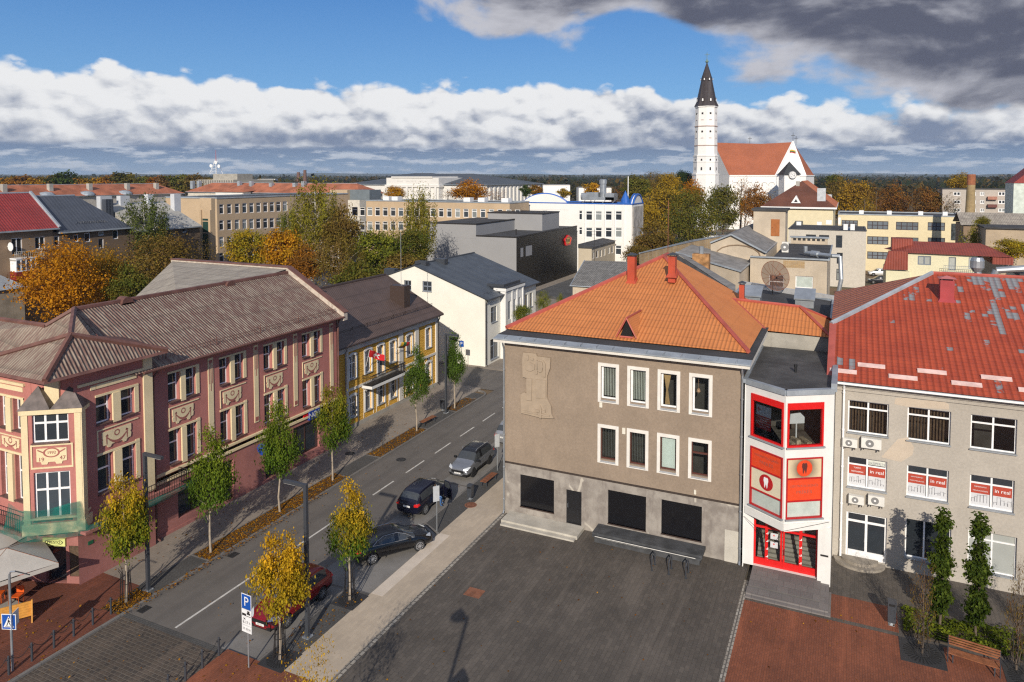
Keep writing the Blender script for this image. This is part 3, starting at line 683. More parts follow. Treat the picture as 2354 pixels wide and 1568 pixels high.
P_.box(mb, LP - .62, LP - .02, 3.6, 11.85, 0, .1); C_.box(mb, 0.9, LC - .9, 10.0, 11.85, 0, .14)
P_.box(mb, .95, 1.25, 10.75, 10.98, 0, .04); P_.box(mb, 1.3, 3.8, 10.75, 11.0, 0, .04); S_.box(mb, 8, 10.9, 10.75, 11.0, 0, .04)
mb.build('cornice', SAND, T)
def pairtrim(fr, c, w1, c2, zu, zl, nm='window_trim'):
 mb = MB(); e = c2 + w1
 fr.box(mb, e, e + .26, zl[0], zl[1] + .22, 0, .05); fr.box(mb, e, e + .26, zu[0], zu[1] + .12, 0, .05)
 fr.box(mb, c + w1 + .06, c2 - .06, zu[0] - .12, zu[1] + .02, -.1, .13); fr.box(mb, c + w1 + .06, c2 - .06, zl[0] - .12, zl[1] + .02, -.1, .13)
 fr.box(mb, c - .04, e + .26, zu[1] + .02, zu[1] + .14, 0, .06); fr.box(mb, c - .04, e + .26, zl[1] + .04, zl[1] + .16, 0, .06)
 z0, z1 = zl[1] + .28, zu[0] - .34
 fr.box(mb, c, c + .06, z0, z1, 0, .05); fr.box(mb, c + .06, e + .2, z1 - .06, z1, 0, .05)
 o_ = mb.build(nm, SAND, T)
 mb = MB(); mid = (c + e) / 2; hw = (e - c) * .38; zc = (z0 + z1) / 2 - .03; hh = (z1 - z0) * .36
 n_ = [(-1, 1), (1, 1), (1, .2), (.93, 0), (1, -.2), (.95, -.75), (.72, -.8), (.62, -1.15), (.45, -1.15), (.36, -.85), (-.36, -.85), (-.45, -1.15), (-.62, -1.15), (-.72, -.8), (-.95, -.75), (-1, -.2), (-.93, 0), (-1, .2)]
 mb.extr([fr.p(mid + hw * a, zc + hh * z, .05) for a, z in n_], fr.n * -.05); pn = mb.build('ornament_panel', SAND, T)
 mb = MB()
 for i in range(14):
  u0 = -0.66 + 1.32 * i / 14; u1 = u0 + 1.32 / 14 * .86
  y0 = .25 - .75 * (1 - (u0 / .66) ** 2); y1 = .25 - .75 * (1 - (u1 / .66) ** 2); th = .14 + .14 * (1 - abs(u0) / .66)
  mb.poly(*[fr.p(mid + hw * a, zc + hh * z, .056) for a, z in ((u0, y0), (u1, y1), (u1, y1 - th * 1.6), (u0, y0 - th * 1.6))])
 for i in range(10):
  t0, t1 = 2 * math.pi * i / 10, 2 * math.pi * (i + .85) / 10
  mb.poly(*[fr.p(mid + .16 * math.cos(t_) * q, zc + hh * .45 + .16 * math.sin(t_) * q, .056) for t_, q in ((t0, .7), (t1, .7), (t1, 1.15), (t0, 1.15))])
 for sx in (-1, 1):
  for a0, z0_, a1, z1_ in ((.66, .5, .70, -.7), (.60, .55, .78, .42), (.58, .3, .66, .6)):
   mb.poly(*[fr.p(mid + sx * hw * a, zc + hh * z, .056) for a, z in ((a0, z0_), (a0 + .09, z0_), (a1 + .03, z1_), (a1 - .03, z1_))])
 mb.build('garland', mat('rose_garland', (.36, .12, .10), .85) if 'rose_garland' not in bpy.data.materials else bpy.data.materials['rose_garland'], pn, fix=False)
def sillbar(fr, h, o_):
 pass
for c in pairs: pairtrim(E_, c, .82, c + 1.30, (8.45, 10.25), (4.44, 6.6))
pairtrim(P_, 1.25, .9, 2.75, (8.7, 10.25), (4.7, 6.86))
for c in (9.5, 5.4): pairtrim(S_, c - .9, .75, c + .45, (8.5, 10.3), (4.5, 7.1))
SILLB = mat('brown_metal_sill', (.13, .075, .065), .55, .25, 3)
for i, h in enumerate(up + lo): window(T, E_, h, .28, vs=(), hs=(.62,), fm=PVC, gm=GLASS, fw=.07, sill=SILLB, sd=.12)
for h in pw: window(T, P_, h, .28, vs=(), hs=(.62,), fm=PVC, gm=GLASS, fw=.08, sill=SILLB, sd=.12)
for h in sw: window(T, S_, h, .28, vs=(), hs=(.62,), fm=PVC, gm=GLASS, fw=.08, sill=SILLB, sd=.12)
for h, nm in zip(shops, ('shop_window', 'door', 'door', 'shop_window')):
 window(T, E_, h, .25, vs=(.5,) if h[1] - h[0] > 2 else (), hs=(), fm=flat('brown_shop_frame', (.06, .03, .025), .5) if 'brown_shop_frame' not in bpy.data.materials else bpy.data.materials['brown_shop_frame'], gm=GLASS, fw=.09, name=nm)
BSF = bpy.data.materials['brown_shop_frame']
window(T, P_, (2.0, 4.3, .5, 2.9), .25, vs=(.5,), fm=BSF, gm=GLASS, fw=.09, name='shop_window')
for h in ((8.2, 10.6, .3, 2.9), (3.4, 6.6, .3, 2.9)): window(T, S_, h, .3, vs=(.33, .66), fm=BSF, gm=GLASS, fw=.09, name='shop_window')
dr = window(T, C_, (.55, 1.75, .12, 2.2), .3, vs=(), hs=(), fm=BSF, gm=GLASS, fw=.13, name='door')
mb = MB(); mb.tube(C_.p(1.6, 1.2, -.22), C_.p(1.6, 1.5, -.22), .02, 6); mb.lathe(C_.p(1.6, 1.35, -.22), [(.03, -.03), (.03, .03)], 8); mb.build('handle', GALV, dr)
mb = MB(); C_.box(mb, 1.97, 2.48, .52, 2.23, -.28, -.02); mb.build('plank_shutter', mat('dark_plank', (.10, .065, .04), .8, .3, 6), T)
# pilaster strips
for i, a in enumerate((.62, 4.55, 8.62, 12.7, 17.0)):
 mb = MB(); w = .42 if i < 4 else .4
 if i == 0: continue
 E_.box(mb, a, a + w, 4.9, 10.55, 0, .05); p = mb.build('pilaster_strip', SAND, T)
 mb = MB()
 for q in (.08, .2, .31): E_.box(mb, a + q, a + q + .045, 8.3 + (.0 if q == .2 else .5), 10.2, .05, .058)
 E_.box(mb, a + .06, a + .36, 10.2, 10.4, .05, .058); E_.box(mb, a + .06, a + .36, 5.0, 5.3, .05, .058); mb.build('carved_drop', bpy.data.materials['rose_garland'], p)
downpipe(T, -38.25, 29.85, .1, 10.9, .12, .1, BRNM)
downpipe(T, -38.3, 47.6, .1, 10.9, .1, 0, BRNM)
# corner bay
bh = [hpx(B_, 78, 948, 157, 1014), hpx(B_, 83, 1087, 161, 1190)]
bh = [(.52, 2.3, bh[0][2], bh[0][3]), (.52, 2.3, bh[1][2], bh[1][3])]
mb = MB(); B_.wall(mb, 0, LB, 3.5, 10.1, bh, .18)
for a, sgn in ((0, 1), (LB, -1)): mb.poly(B_.p(a, 3.5, 0), B_.p(a, 3.5, -1.6), B_.p(a, 10.1, -1.6), B_.p(a, 10.1, 0))
mb.poly(B_.p(0, 3.5, 0), B_.p(LB, 3.5, 0), B_.p(LB, 3.5, -1.6), B_.p(0, 3.5, -1.6))
bay = mb.build('corner_bay', ROSE, T)
mb = MB();
for a0, a1 in ((0.0, .32), (LB - .32, LB)): B_.box(mb, a0, a1, 3.9, 9.9, -.02, .05)
B_.box(mb, LB - .02, LB + .05, 3.9, 9.9, -.5, .05); B_.box(mb, LB - .02, LB + .04, 3.9, 9.9, -1.5, -1.1); B_.box(mb, -.08, LB + .1, 9.9, 10.15, -1.5, .12); B_.box(mb, -.1, LB + .1, 3.3, 3.9, -1.5, .1); B_.box(mb, -.05, LB + .05, 4.1, 4.2, -1.2, .07)
zz0, zz1 = 7.0, 8.15
B_.box(mb, .42, 2.5, zz1, zz1 + .09, 0, .05); B_.box(mb, .42, 2.5, zz0 - .09, zz0, 0, .05); B_.box(mb, .42, .5, zz0, zz1, 0, .05); B_.box(mb, 2.42, 2.5, zz0, zz1, 0, .05)
mb.build('bay_trim', SAND, bay)
for h in bh: window(T, B_, h, .18, vs=(.34, .67), hs=(.62,) , fm=PVC, gm=GLASSB if h[2] < 6 else GLASS, fw=.09, sill=SILLB, sd=.14, name='bay_window')
mb = MB(); n_ = [(-1, 1), (1, 1), (1, -.7), (.72, -.75), (.66, -1.1), (.3, -1.1), (.22, -.8), (-.22, -.8), (-.3, -1.1), (-.66, -1.1), (-.72, -.75), (-1, -.7)]
mb.extr([B_.p(1.44 + .74 * a, 7.6 + .42 * z, .04) for a, z in n_], B_.n * -.04); pn = mb.build('date_panel', SAND, bay)
GRL = bpy.data.materials['rose_garland']
text('1992', .22, B_.p(1.44, 7.78, .05), B_.u, (0, 0, 1), GRL, pn); text('19', .3, B_.p(.93, 7.42, .05), B_.u, (0, 0, 1), GRL, pn); text('47', .3, B_.p(1.98, 7.46, .05), B_.u, (0, 0, 1), GRL, pn)
mb = MB()
for i in range(20):
 t0, t1 = 2 * math.pi * i / 20, 2 * math.pi * (i + 1) / 20
 mb.poly(*[B_.p(1.44 + .34 * math.cos(q) * k, 7.78 + .22 * math.sin(q) * k, .05) for q, k in ((t0, .95), (t1, .95), (t1, 1.22), (t0, 1.22))])
for sx in (-1, 1):
 for q in range(5): mb.poly(*[B_.p(1.44 + sx * (.4 + q * .055 + a), 7.76 + q * .03 + z, .05) for a, z in ((0, 0), (.05, .02), (.07, .1), (.02, .09))])
mb.build('wreath', GRL, pn, fix=False)
# little bay roofs (two pyramids)
for a0, a1, nm in ((-.15, LB * .5, 0), (LB * .5, LB + .15, 1)):
 mb = MB(); z = 10.16; c = (a0 + a1) / 2
 q = [B_.p(a0, z, .15), B_.p(a1, z, .15), B_.p(a1, z, -1.5), B_.p(a0, z, -1.5), B_.p(c, z + 1.15, -.55)]
 mb.add(q, [(0, 1, 4), (1, 2, 4), (2, 3, 4), (3, 0, 4)]); mb.build('bay_roof', MILK, bay)
# balcony either side of the bay
mb = MB(); P_.box(mb, -.2, 6.6, 3.2, 3.36, 0, .95); S_.box(mb, 0, LS + .3, 3.2, 3.36, 0, .95); bal = mb.build('balcony_slab', ROSED, T)
mb = MB()
def railing(mb, p, q, z0, h, n, r=.016):
 p, q = Vector(p), Vector(q)
 mb.tube(p + Vector((0, 0, z0 + h)), q + Vector((0, 0, z0 + h)), r * 1.6, 6); mb.tube(p + Vector((0, 0, z0 + .1)), q + Vector((0, 0, z0 + .1)), r * 1.3, 6); mb.tube(p + Vector((0, 0, z0 + h * .72)), q + Vector((0, 0, z0 + h * .72)), r, 5)
 for i in range(n + 1):
  a = p.lerp(q, i / n); mb.tube(a + Vector((0, 0, z0)), a + Vector((0, 0, z0 + h)), r, 4)
railing(mb, P_.p(.6, 0, .9), P_.p(6.6, 0, .9), 3.36, .95, 34); railing(mb, P_.p(6.6, 0, .9), P_.p(6.6, 0, .05), 3.36, .95, 5); railing(mb, S_.p(0, 0, .9), S_.p(LS + .1, 0, .9), 3.36, .95, 60)
mb.build('balcony_railing', IRON, T)
# main roof
RXE, RZE, RXR, RZR = -37.75, 11.0, -43.67, 14.35
RYL = PX(171, 727, RXR)[1]
mb = MB(); mb.poly((RXE, 28.5, RZE), (RXE, 47.72, RZE), (RXR, 47.72, RZR), (RXR, RYL, RZR), (RXE, 28.4, RZE)); mb.add([(RXE, 29, RZE - .1), (RXE, 47.7, RZE - .1), (RXE, 47.7, RZE), (RXE, 29, RZE)], [(0, 1, 2, 3)])
mb.poly((RXR, RYL, RZR), (RXR, 47.72, RZR), (-52, 47.72, 10.6), (-49.5, RYL - 1, 11.2)); mb.build('roof', ROOFX, T, fix=False)
zs = 13.45; q = G(106, 750, zs); syr = q[1]
mb = MB(); mb.poly((RXR, RYL, RZR), (q[0], syr, zs), (-60, syr, zs), (-60, 23.5, 11.95), (-38, 23.5, 11.95), (-38, 27.5, 12.2)); mb.build('south_roof', ROOFY, T, fix=False)
hat = hitplane(162, 771, (0, 0, 13.9), Vector((0, 0, 1)))
e0, e1, e2, e3 = Vector((-37.4, 23.0, 12.1)), Vector((-37.35, 30.35, 12.1)), Vector((-44.6, 23.05, 12.1)), Vector((-43, 30, 12.9))
mb = MB(); mb.poly(e0, e1, hat); mb.build('corner_roof_east', ROOFX, T, fix=False)
mb = MB(); mb.poly(e2, e0, hat); mb.build('corner_roof_south', ROOFY, T, fix=False)
mb = MB(); mb.poly(e1, e1 + Vector((0, 0, -.02)), Vector((-41, 30.3, 12.6)), hat); mb.add([e0 + Vector((.0, 0, 0)), e1, e1 + Vector((.12, 0, -.14)), e0 + Vector((.12, -.12, -.14))], [(0, 1, 2, 3)]); mb.add([e2, e0, e0 + Vector((.12, -.12, -.14)), e2 + Vector((0, -.12, -.14))], [(0, 1, 2, 3)])
for p, q2 in ((e0, hat), (e1, hat), (e2, hat), (hat, Vector((RXR, RYL, RZR + .05))), (Vector((RXR, RYL, RZR)), Vector((RXR, 47.7, RZR))), (Vector((RXR, RYL, RZR)), Vector(q)), (Vector(q), Vector((-60, syr, zs)))):
 mb.tube(p + Vector((0, 0, .03)), q2 + Vector((0, 0, .03)), .16, 5)
mb.box(RXE - .45, RXE + .02, 29.2, 47.8, RZE - .05, RZE + .03)
mb.tube((RXE + .05, 29, RZE - .02), (RXE + .05, 47.8, RZE - .02), .09, 8); mb.build('roof_metalwork', BRNM, T)
mb = MB(); y0 = 47.72
mb.extr([(RXE + .1, y0, RZE - .3), (RXE + .1, y0, RZE + .35), (RXR, y0, RZR + .45), (-57.9, y0, RZR + .45), (-57.9, y0, 9), (RXR, y0, 9)], (0, .45, 0)); mb.build('firewall', mat('limewashed_brick', (.52, .45, .38), .9, .2, 3, streak=.2), T)
mb = MB(); mb.extr([(RXE + .15, y0 - .08, RZE + .35), (RXE + .15, y0 - .08, RZE + .42), (RXR, y0 - .08, RZR + .55), (-57.9, y0 - .08, RZR + .55), (-57.9, y0 - .08, RZR + .45), (RXR, y0 - .08, RZR + .45)], (0, .62, 0)); mb.build('coping', BRNM, T)
bq = G(303, 690, 12.6)
mb = MB(); mb.poly((-57.7, 47.7, RZR + .3), (RXR - .1, 47.7, RZR + .3), (RXR - .1, 36.5, 13.6), (bq[0], bq[1], 12.6)); mb.build('back_roof', ROOFL, T, fix=False)
mb = MB()
q = [hitplane(x, y, (-47, 42, 13.8), Vector((0, .1, -1)).normalized()) for x, y in ((383, 682), (400, 655), (448, 652))]
mb.poly(q[0], q[0] + Vector((0, 0, .0)), q[1] + Vector((0, 0, .1)), q[2]); mb.poly(q[0], q[2], q[2] + (q[0] - q[1]) * .4); mb.build('roof_vent_dormer', ROOFX, T, fix=False)
for px_, py_ in ((523, 655), (286, 692)):
 p = PX(px_, py_, RXR); mb = MB(); mb.box(p[0] - .35, p[0] + .35, p[1] - .5, p[1] + .5, p[2] - 1.2, p[2] - .1); mb.lathe((p[0] - .35, p[1], p[2] - .1), [(.42, 0), (.42, .7)], 12, ax='x')
 c_ = mb.build('chimney', BRNM, T)
mb = MB()
for k in range(60):
 y = 30.5 + k * .285; mb.tube((RXE - .55, y, RZE + .33), (RXE - .55, y, RZE + .68), .012, 4)
mb.tube((RXE - .55, 30.5, RZE + .68), (RXE - .55, 47.4, RZE + .68), .016, 4)
for y in (31, 35, 39, 43, 47): mb.tube((RXE - .55, y, RZE + .3), (RXE - .55, y, RZE + 1.0), .02, 4); mb.tube((RXE - 1.2, y, RZE + .75), (RXE - .55, y, RZE + .68), .015, 4)
mb.build('snow_guard', BRNM, T)
# shop signs on the house
BLUE = flat('blue_sign', (.012, .05, .30), .4)
WHITEP = flat('white_letter', (.82, .82, .82), .5)
mb = MB(); p = [E_.p(*fpx(E_, x, y), .12) for x, y in ((707, 985), (731, 962))]; a0, z0 = fpx(E_, 707, 986); a1, z1 = fpx(E_, 732, 965)
E_.box(mb, a0, a1, 3.35, 4.05, .0, .22); sg = tag(mb.build('bank_sign', BLUE), 'blue box sign with white NOV letters over the shop window of the rose house', 'sign')
ac = (a0 + a1) / 2; [text(q, .62, E_.p(ac + dx, 3.7, .23), E_.u, (0, 0, 1), WHITEP, sg) for q, dx in (('N', -.52), ('V', .55))]
mb = MB(); cc = E_.p(ac, 3.72, .24)
for i in range(14):
 t0, t1 = 2 * math.pi * i / 14, 2 * math.pi * (i + 1) / 14
 mb.poly(*[cc + E_.u * (.22 * k * math.cos(q)) + Vector((0, 0, .22 * k * math.sin(q))) for q, k in ((t0, .75), (t1, .75), (t1, 1.1), (t0, 1.1))])
mb.poly(cc + E_.u * -.14 + Vector((0, 0, -.2)), cc + E_.u * -.07 + Vector((0, 0, -.2)), cc + E_.u * .14 + Vector((0, 0, .2)), cc + E_.u * .07 + Vector((0, 0, .2)))
mb.build('emblem', WHITEP, sg, fix=False)
a0, z0 = fpx(E_, 590, 1034)
mb = MB(); mb.lathe(E_.p(a0, 3.0, .55), [(.42, -.08), (.42, .08)], 20, ax='y'); mb.tube(E_.p(a0, 3.0, 0), E_.p(a0, 3.0, .2), .03, 6); tag(mb.build('round_sign', BLUE), 'round blue projecting sign on the rose house half hidden by a street tree', 'sign')
mb = MB(); E_.box(mb, 13.7, 14.7, 3.6, 3.9, 0, .1); tag(mb.build('red_sign', REDPAINT), 'small red sign beside the blue box sign on the rose house', 'sign')
mb = MB(); C_.box(mb, .5, 1.8, 2.26, 2.70, 0, .12); sg = tag(mb.build('cafe_sign', flat('pale_yellow_sign', (.62, .66, .25), .5)), 'pale yellow sign reading PRESTO over the corner door', 'sign')
text('PRESTO', .22, C_.p(1.15, 2.48, .13), C_.u, (0, 0, 1), IRON, sg)
mb = MB()
for i in range(24):
 t0, t1 = 2 * math.pi * i / 24, 2 * math.pi * (i + 1) / 24
 mb.poly(*[C_.p(1.15 + .5 * math.cos(q) * k, 2.48 + .17 * math.sin(q) * k, .13) for q, k in ((t0, .95), (t1, .95), (t1, 1.05), (t0, 1.05))])
mb.build('oval', IRON, sg, fix=False)
mb = MB(); P_.box(mb, .55, .85, 2.1, 2.3, 0, .03); tag(mb.build('house_number', flat('green_plate', (.02, .12, .06), .4)), 'small dark green plate on the rose wall right of the corner door', 'plate')
# green netting round the balcony
m, t, b, pos, out = newmat('green_net')
s = t.sep(pos)
g = t.m('MAXIMUM', t.ramp(t.m('FRACT', t.m('MULTIPLY', s[2], 14)), .55, .7), t.ramp(t.m('FRACT', t.m('MULTIPLY', t.m('ADD', s[0], s[1]), 14)), .55, .7))
df = t.new('ShaderNodeBsdfDiffuse', {0: (.01, .22, .18, 1)}); tl = t.new('ShaderNodeBsdfTranslucent', {0: (.015, .26, .21, 1)}); tr = t.new('ShaderNodeBsdfTransparent')
mx = t.new('ShaderNodeMixShader', {0: .4, 1: df.outputs[0], 2: tl.outputs[0]}); mx2 = t.new('ShaderNodeMixShader', {0: t.m('MULTIPLY_ADD', t.ramp(t.noise(pos, 1.5, 3), .35, .65), .35, .28), 1: tr.outputs[0], 2: mx.outputs[0]}); t.l.new(mx2.outputs[0], out.inputs[0])
NET = m
def sheet(mb, cols, rows, fn):
 pts = [fn(i / cols, j / rows) for j in range(rows + 1) for i in range(cols + 1)]
 mb.add(pts, [(j * (cols + 1) + i, j * (cols + 1) + i + 1, (j + 1) * (cols + 1) + i + 1, (j + 1) * (cols + 1) + i) for j in range(rows) for i in range(cols)])
def netrow(path, z0f, z1f, bulge):
 L = [0]
 for i in range(1, len(path)): L.append(L[-1] + (path[i] - path[i - 1]).length)
 def at(u):
  d = u * L[-1]
  for i in range(1, len(path)):
   if d <= L[i] + 1e-6: return path[i - 1].lerp(path[i], (d - L[i - 1]) / (L[i] - L[i - 1]))
  return path[-1]
 def f(u, v):
  p = at(u); z = z0f(u) + (z1f(u) - z0f(u)) * v + .04 * math.sin(u * 40 + v * 5)
  o = .05 + bulge * math.sin(v * math.pi) + .05 * math.sin(u * 23)
  return p + (p - Vector((-41, 27, 0))).normalized() * o + Vector((0, 0, z))
 return f
path = [S_.p(0, 0, 1.0), S_.p(LS - 1.2, 0, 1.0), B_.p(-.15, 0, .12), B_.p(LB + .15, 0, .12), P_.p(1.6, 0, 1.0), P_.p(6.7, 0, 1.0)]
L_ = sum((path[i + 1] - path[i]).length for i in range(5)); a_ = (path[1] - path[0]).length / L_; b_2 = (path[3] - path[0]).length / L_
def topz(u): return 5.0 - .5 * ((u - .56) / .1) ** 2 if abs(u - .58) < .11 else 3.5
mb = MB(); sheet(mb, 60, 6, netrow(path, lambda u: 3.08 + .06 * math.sin(u * 9), lambda u: 4.85 + .15 * math.sin(u * 30) if a_ + .02 < u < (a_ + .02 + (LB + 1.4) / L_) else 3.55, .12))
mb.build_ = None
tag(mb.build('safety_netting', NET, smooth=True, fix=False), 'green safety netting wrapped round the balcony and bay of the rose house', 'netting')
# ---------------------------------------------------------------- yellow house
m, t, b, pos, out = newmat('ochre_textured_plaster')
wv = t.new('ShaderNodeTexWave', {'Vector': pos, 'Scale': 1.3, 'Distortion': 9.0, 'Detail': 2.0, 'Detail Scale': 1.2}, bands_direction='Z').outputs['Fac']
lk(t, b.inputs['Base Color'], t.mix(t.ramp(wv, .25, .7), (.58, .31, .035), (.72, .42, .065))); b.inputs['Roughness'].default_value = .85; bump(t, b, wv, .5, .03)
OCHRE = m
ROOFB = ribmat('brown_ribbed_roof', (.105, .07, .058), 'y', .24, .5, crough=.5, rib=.3, course=1.6, caxis='x')
T = thing('yellow_house', 'ochre plastered house with white window surrounds, balcony and dark brown metal roof', 'building', (-44, 57, 0))
Yw = Fr((-39.8, 47.85), (0, 1, 0), (1, 0, 0)); LY = 18.3
ux = [(803, 818), (837, 855), (866, 884), (896, 910), (934, 948), (978, 991)]
Wc = []
for x0, x1 in ux:
 a0, _ = fpx(Yw, x0, 840); a1, _ = fpx(Yw, x1, 840); Wc.append((a0 + a1) / 2)
dd = [Wc[0], Wc[1], Wc[2], Wc[3], Wc[4], Wc[5]]
uh = [(c - .5, c + .5, 4.55, 6.65) for c in dd]; uh[2] = (dd[2] - .5, dd[2] + .5, 3.9, 6.65)
lh = [(c - .5, c + .5, 1.05, 2.95) for c in dd]
mb = MB(); Yw.wall(mb, 0, LY, .45, 7.2, uh + lh, .2); mb.box(-53, -39.8, 66.1, 66.15, 0, 7.5); mb.build('wall', OCHRE, T)
mb = MB(); Yw.box(mb, 0, LY, 0, .45, -.2, .08); mb.build('base_course', CONC, T)
mb = MB(); Yw.box(mb, 2.7, LY, 3.55, 3.78, 0, .10); Yw.box(mb, 0, LY + .1, 7.15, 7.6, -.2, .18); Yw.box(mb, 0, LY + .2, 7.6, 7.8, -.2, .4)
pil = [(2.75, 3.0), (dd[3] + .95, dd[3] + 1.65), (dd[4] + .95, dd[4] + 1.6), (LY - .35, LY)]
for a0, a1 in pil: Yw.box(mb, a0, a1, .45, 7.15, 0, .12)
for c in dd:
 for sx in (-.78, .72): Yw.box(mb, c + sx, c + sx + .06, .5, 3.5, 0, .03)
mb.build('cornice', CREAMW, T)
def archwin(par, fr, h, fm, gm):
 a0, a1, z0, z1 = h; c = (a0 + a1) / 2; w = (a1 - a0) / 2
 o_ = window(par, fr, h, .2, vs=(.5,), hs=(.66,), fm=fm, gm=gm, fw=.06, sill=SILLG, sd=.12)
 mb = MB()
 fr.box(mb, a0 - .16, a0 + .01, z0 - .08, z1, -.04, .06); fr.box(mb, a1 - .01, a1 + .16, z0 - .08, z1, -.04, .06)
 n = 8
 for i in range(n):
  t0, t1 = math.pi * i / n, math.pi * (i + 1) / n
  P4 = [(c + (w + .16) * math.cos(t0), z1 + .30 * math.sin(t0)), (c + (w + .16) * math.cos(t1), z1 + .30 * math.sin(t1)), (c + (w - .0) * math.cos(t1), z1 - .22 + .28 * math.sin(t1)), (c + w * math.cos(t0), z1 - .22 + .28 * math.sin(t0))]
  mb.extr([fr.p(a, z, .06) for a, z in P4], fr.n * -.1)
 mb.build('surround', WHITE, o_)
for h in uh + lh: archwin(T, Yw, h, PVC, GLASSB)
mb = MB(); Yw.box(mb, dd[2] - 3.0, dd[2] + 2.6, 3.35, 3.6, 0, 1.15); bs = mb.build('balcony_slab', WHITE, T)
mb = MB(); Yw.box(mb, dd[2] - 2.95, dd[2] + 2.55, 3.6, 3.62, .02, 1.12); railing(mb, Yw.p(dd[2] - 2.9, 0, 1.08), Yw.p(dd[2] + 2.5, 0, 1.08), 3.6, .95, 30, .03); railing(mb, Yw.p(dd[2] - 2.9, 0, 1.08), Yw.p(dd[2] - 2.9, 0, .05), 3.6, .95, 6); railing(mb, Yw.p(dd[2] + 2.5, 0, 1.08), Yw.p(dd[2] + 2.5, 0, .05), 3.6, .95, 6); mb.build('balcony_railing', IRON, bs)
mb = MB(); ey, ez, rx, rz_ = -39.2, 7.85, -46.63, 11.66
mb.add([(ey, 47.9, ez), (ey, 66.5, ez), (rx, 66.5, rz_), (rx, 47.9, rz_), (-54, 47.9, 8), (-54, 66.5, 8)], [(0, 1, 2, 3), (3, 2, 5, 4)]); mb.build('roof', ROOFB, T, fix=False)
mb = MB(); mb.add([(-39.6, 66.2, 7.3), (-53.5, 66.2, 7.3), (rx, 66.2, rz_ - .15)], [(0, 1, 2)]); mb.build('gable', CREAMW, T)
BRD = flat('dark_brown_metal', (.055, .036, .03), .45)
mb = MB(); mb.tube((rx, 47.9, rz_ + .02), (rx, 66.5, rz_ + .02), .14, 6); mb.tube((rx, 66.5, rz_), (ey, 66.5, ez), .1, 6); mb.tube((ey, 47.9, ez - .05), (ey, 66.5, ez - .05), .09, 8)
mb.build('ridge_cap', BRD, T)
mb = MB(); k = 1.35
for i in range(22):
 y = 50.5 + i * .72; x0 = ey - k; z0 = ez + k * .512
 if i % 3 == 0:
  mb.tube((x0, y, z0 + .05), (x0 + .15, y - .25, z0 + .5), .02, 4); mb.tube((x0 + .15, y - .25, z0 + .5), (x0, y - .5, z0 + .05), .02, 4)
mb.tube((ey - k + .1, 50, ez + k * .512 + .25), (ey - k + .1, 66.3, ez + k * .512 + .25), .03, 5); mb.tube((ey - k + .1, 50, ez + k * .512 + .38), (ey - k + .1, 66.3, ez + k * .512 + .38), .03, 5); mb.build('snow_guard', BRD, T)
yn = Vector((0, 1, 0)).cross(Vector((ey - rx, 0, ez - rz_))).normalized()
chimney(T, 893, 932, 697, 657, (ey, 50, ez), yn, (BRD, BRD), 1.1, cap=False, skirt=False)
c_ = hitplane(690, 670, (ey, 50, ez), yn); mb = MB(); mb.box(rx - .6, rx + 1.2, 48.3, 53.5, rz_ - 1, rz_ + .75); mb.build('chimney', BRD, T); mb = MB(); mb.box(rx - .7, rx + 1.3, 48.2, 53.6, rz_ + .75, rz_ + .85); mb.build('chimney_lid', IRON, T)
q = hitplane(922, 690, (ey, 50, ez), yn); mb = MB(); mb.tube(q, q + Vector((0, 0, 7.2)), .025, 5); tag(mb.build('antenna_mast', GALV), 'thin bare antenna mast beside the chimney of the brown roof', 'mast')
mb = MB(); mb.box(-39.85, -39.55, 47.8, 48.1, 7.6, 7.9); downpipe(T, -39.7, 50.3, .1, 7.6, .12, 0); downpipe(T, -39.7, 66.1, .1, 7.6, .12, 0, IRON)
mb = MB(); Yw.box(mb, dd[5] - .25, dd[5] + .2, 3.2, 3.55, 0.01, .04); hn = mb.build('house_number', IRON, T); text('43', .24, Yw.p(dd[5] - .02, 3.37, .045), Yw.u, (0, 0, 1), WHITEP, hn)
# ---------------------------------------------------------------- cream house beyond
CREAM = mat('cream_render', (.76, .745, .67), .85, .04, .4, streak=.06, fine=.02)
ROOFG = ribmat('dark_grey_standing_seam', (.075, .085, .10), 'x', .45, .3, crough=.4, rib=.25, course=.42, caxis='x')
ROOFG2 = ribmat('dark_grey_shingle_roof', (.075, .088, .105), 'y', 2.0, .1, crough=.45, rib=.05, course=.40, caxis='x')
T = thing('cream_house', 'pale cream gabled house with dark grey roof facing the side road', 'building', (-46, 83, 0))
Gb = Fr((-58.0, 75.0), (1, 0, 0), (0, -1, 0)); Ea = Fr((-38.5, 75.0), (0, 1, 0), (1, 0, 0))
gw = [hpx(Gb, 929, 644, 945, 668), hpx(Gb, 971, 646, 992, 671)]
ax_, az_ = -48.2, 11.7
mb = MB(); Gb.wall(mb, 0, 19.5, 0, 8.0, [], .15)
top = [Vector((-58, 75, 8.0)), Vector((-38.5, 75, 8.0)), Vector((-38.5, 75, 8.3)), Vector((ax_, 75, az_)), Vector((-58, 75, 8.3))]
h0, h1 = gw
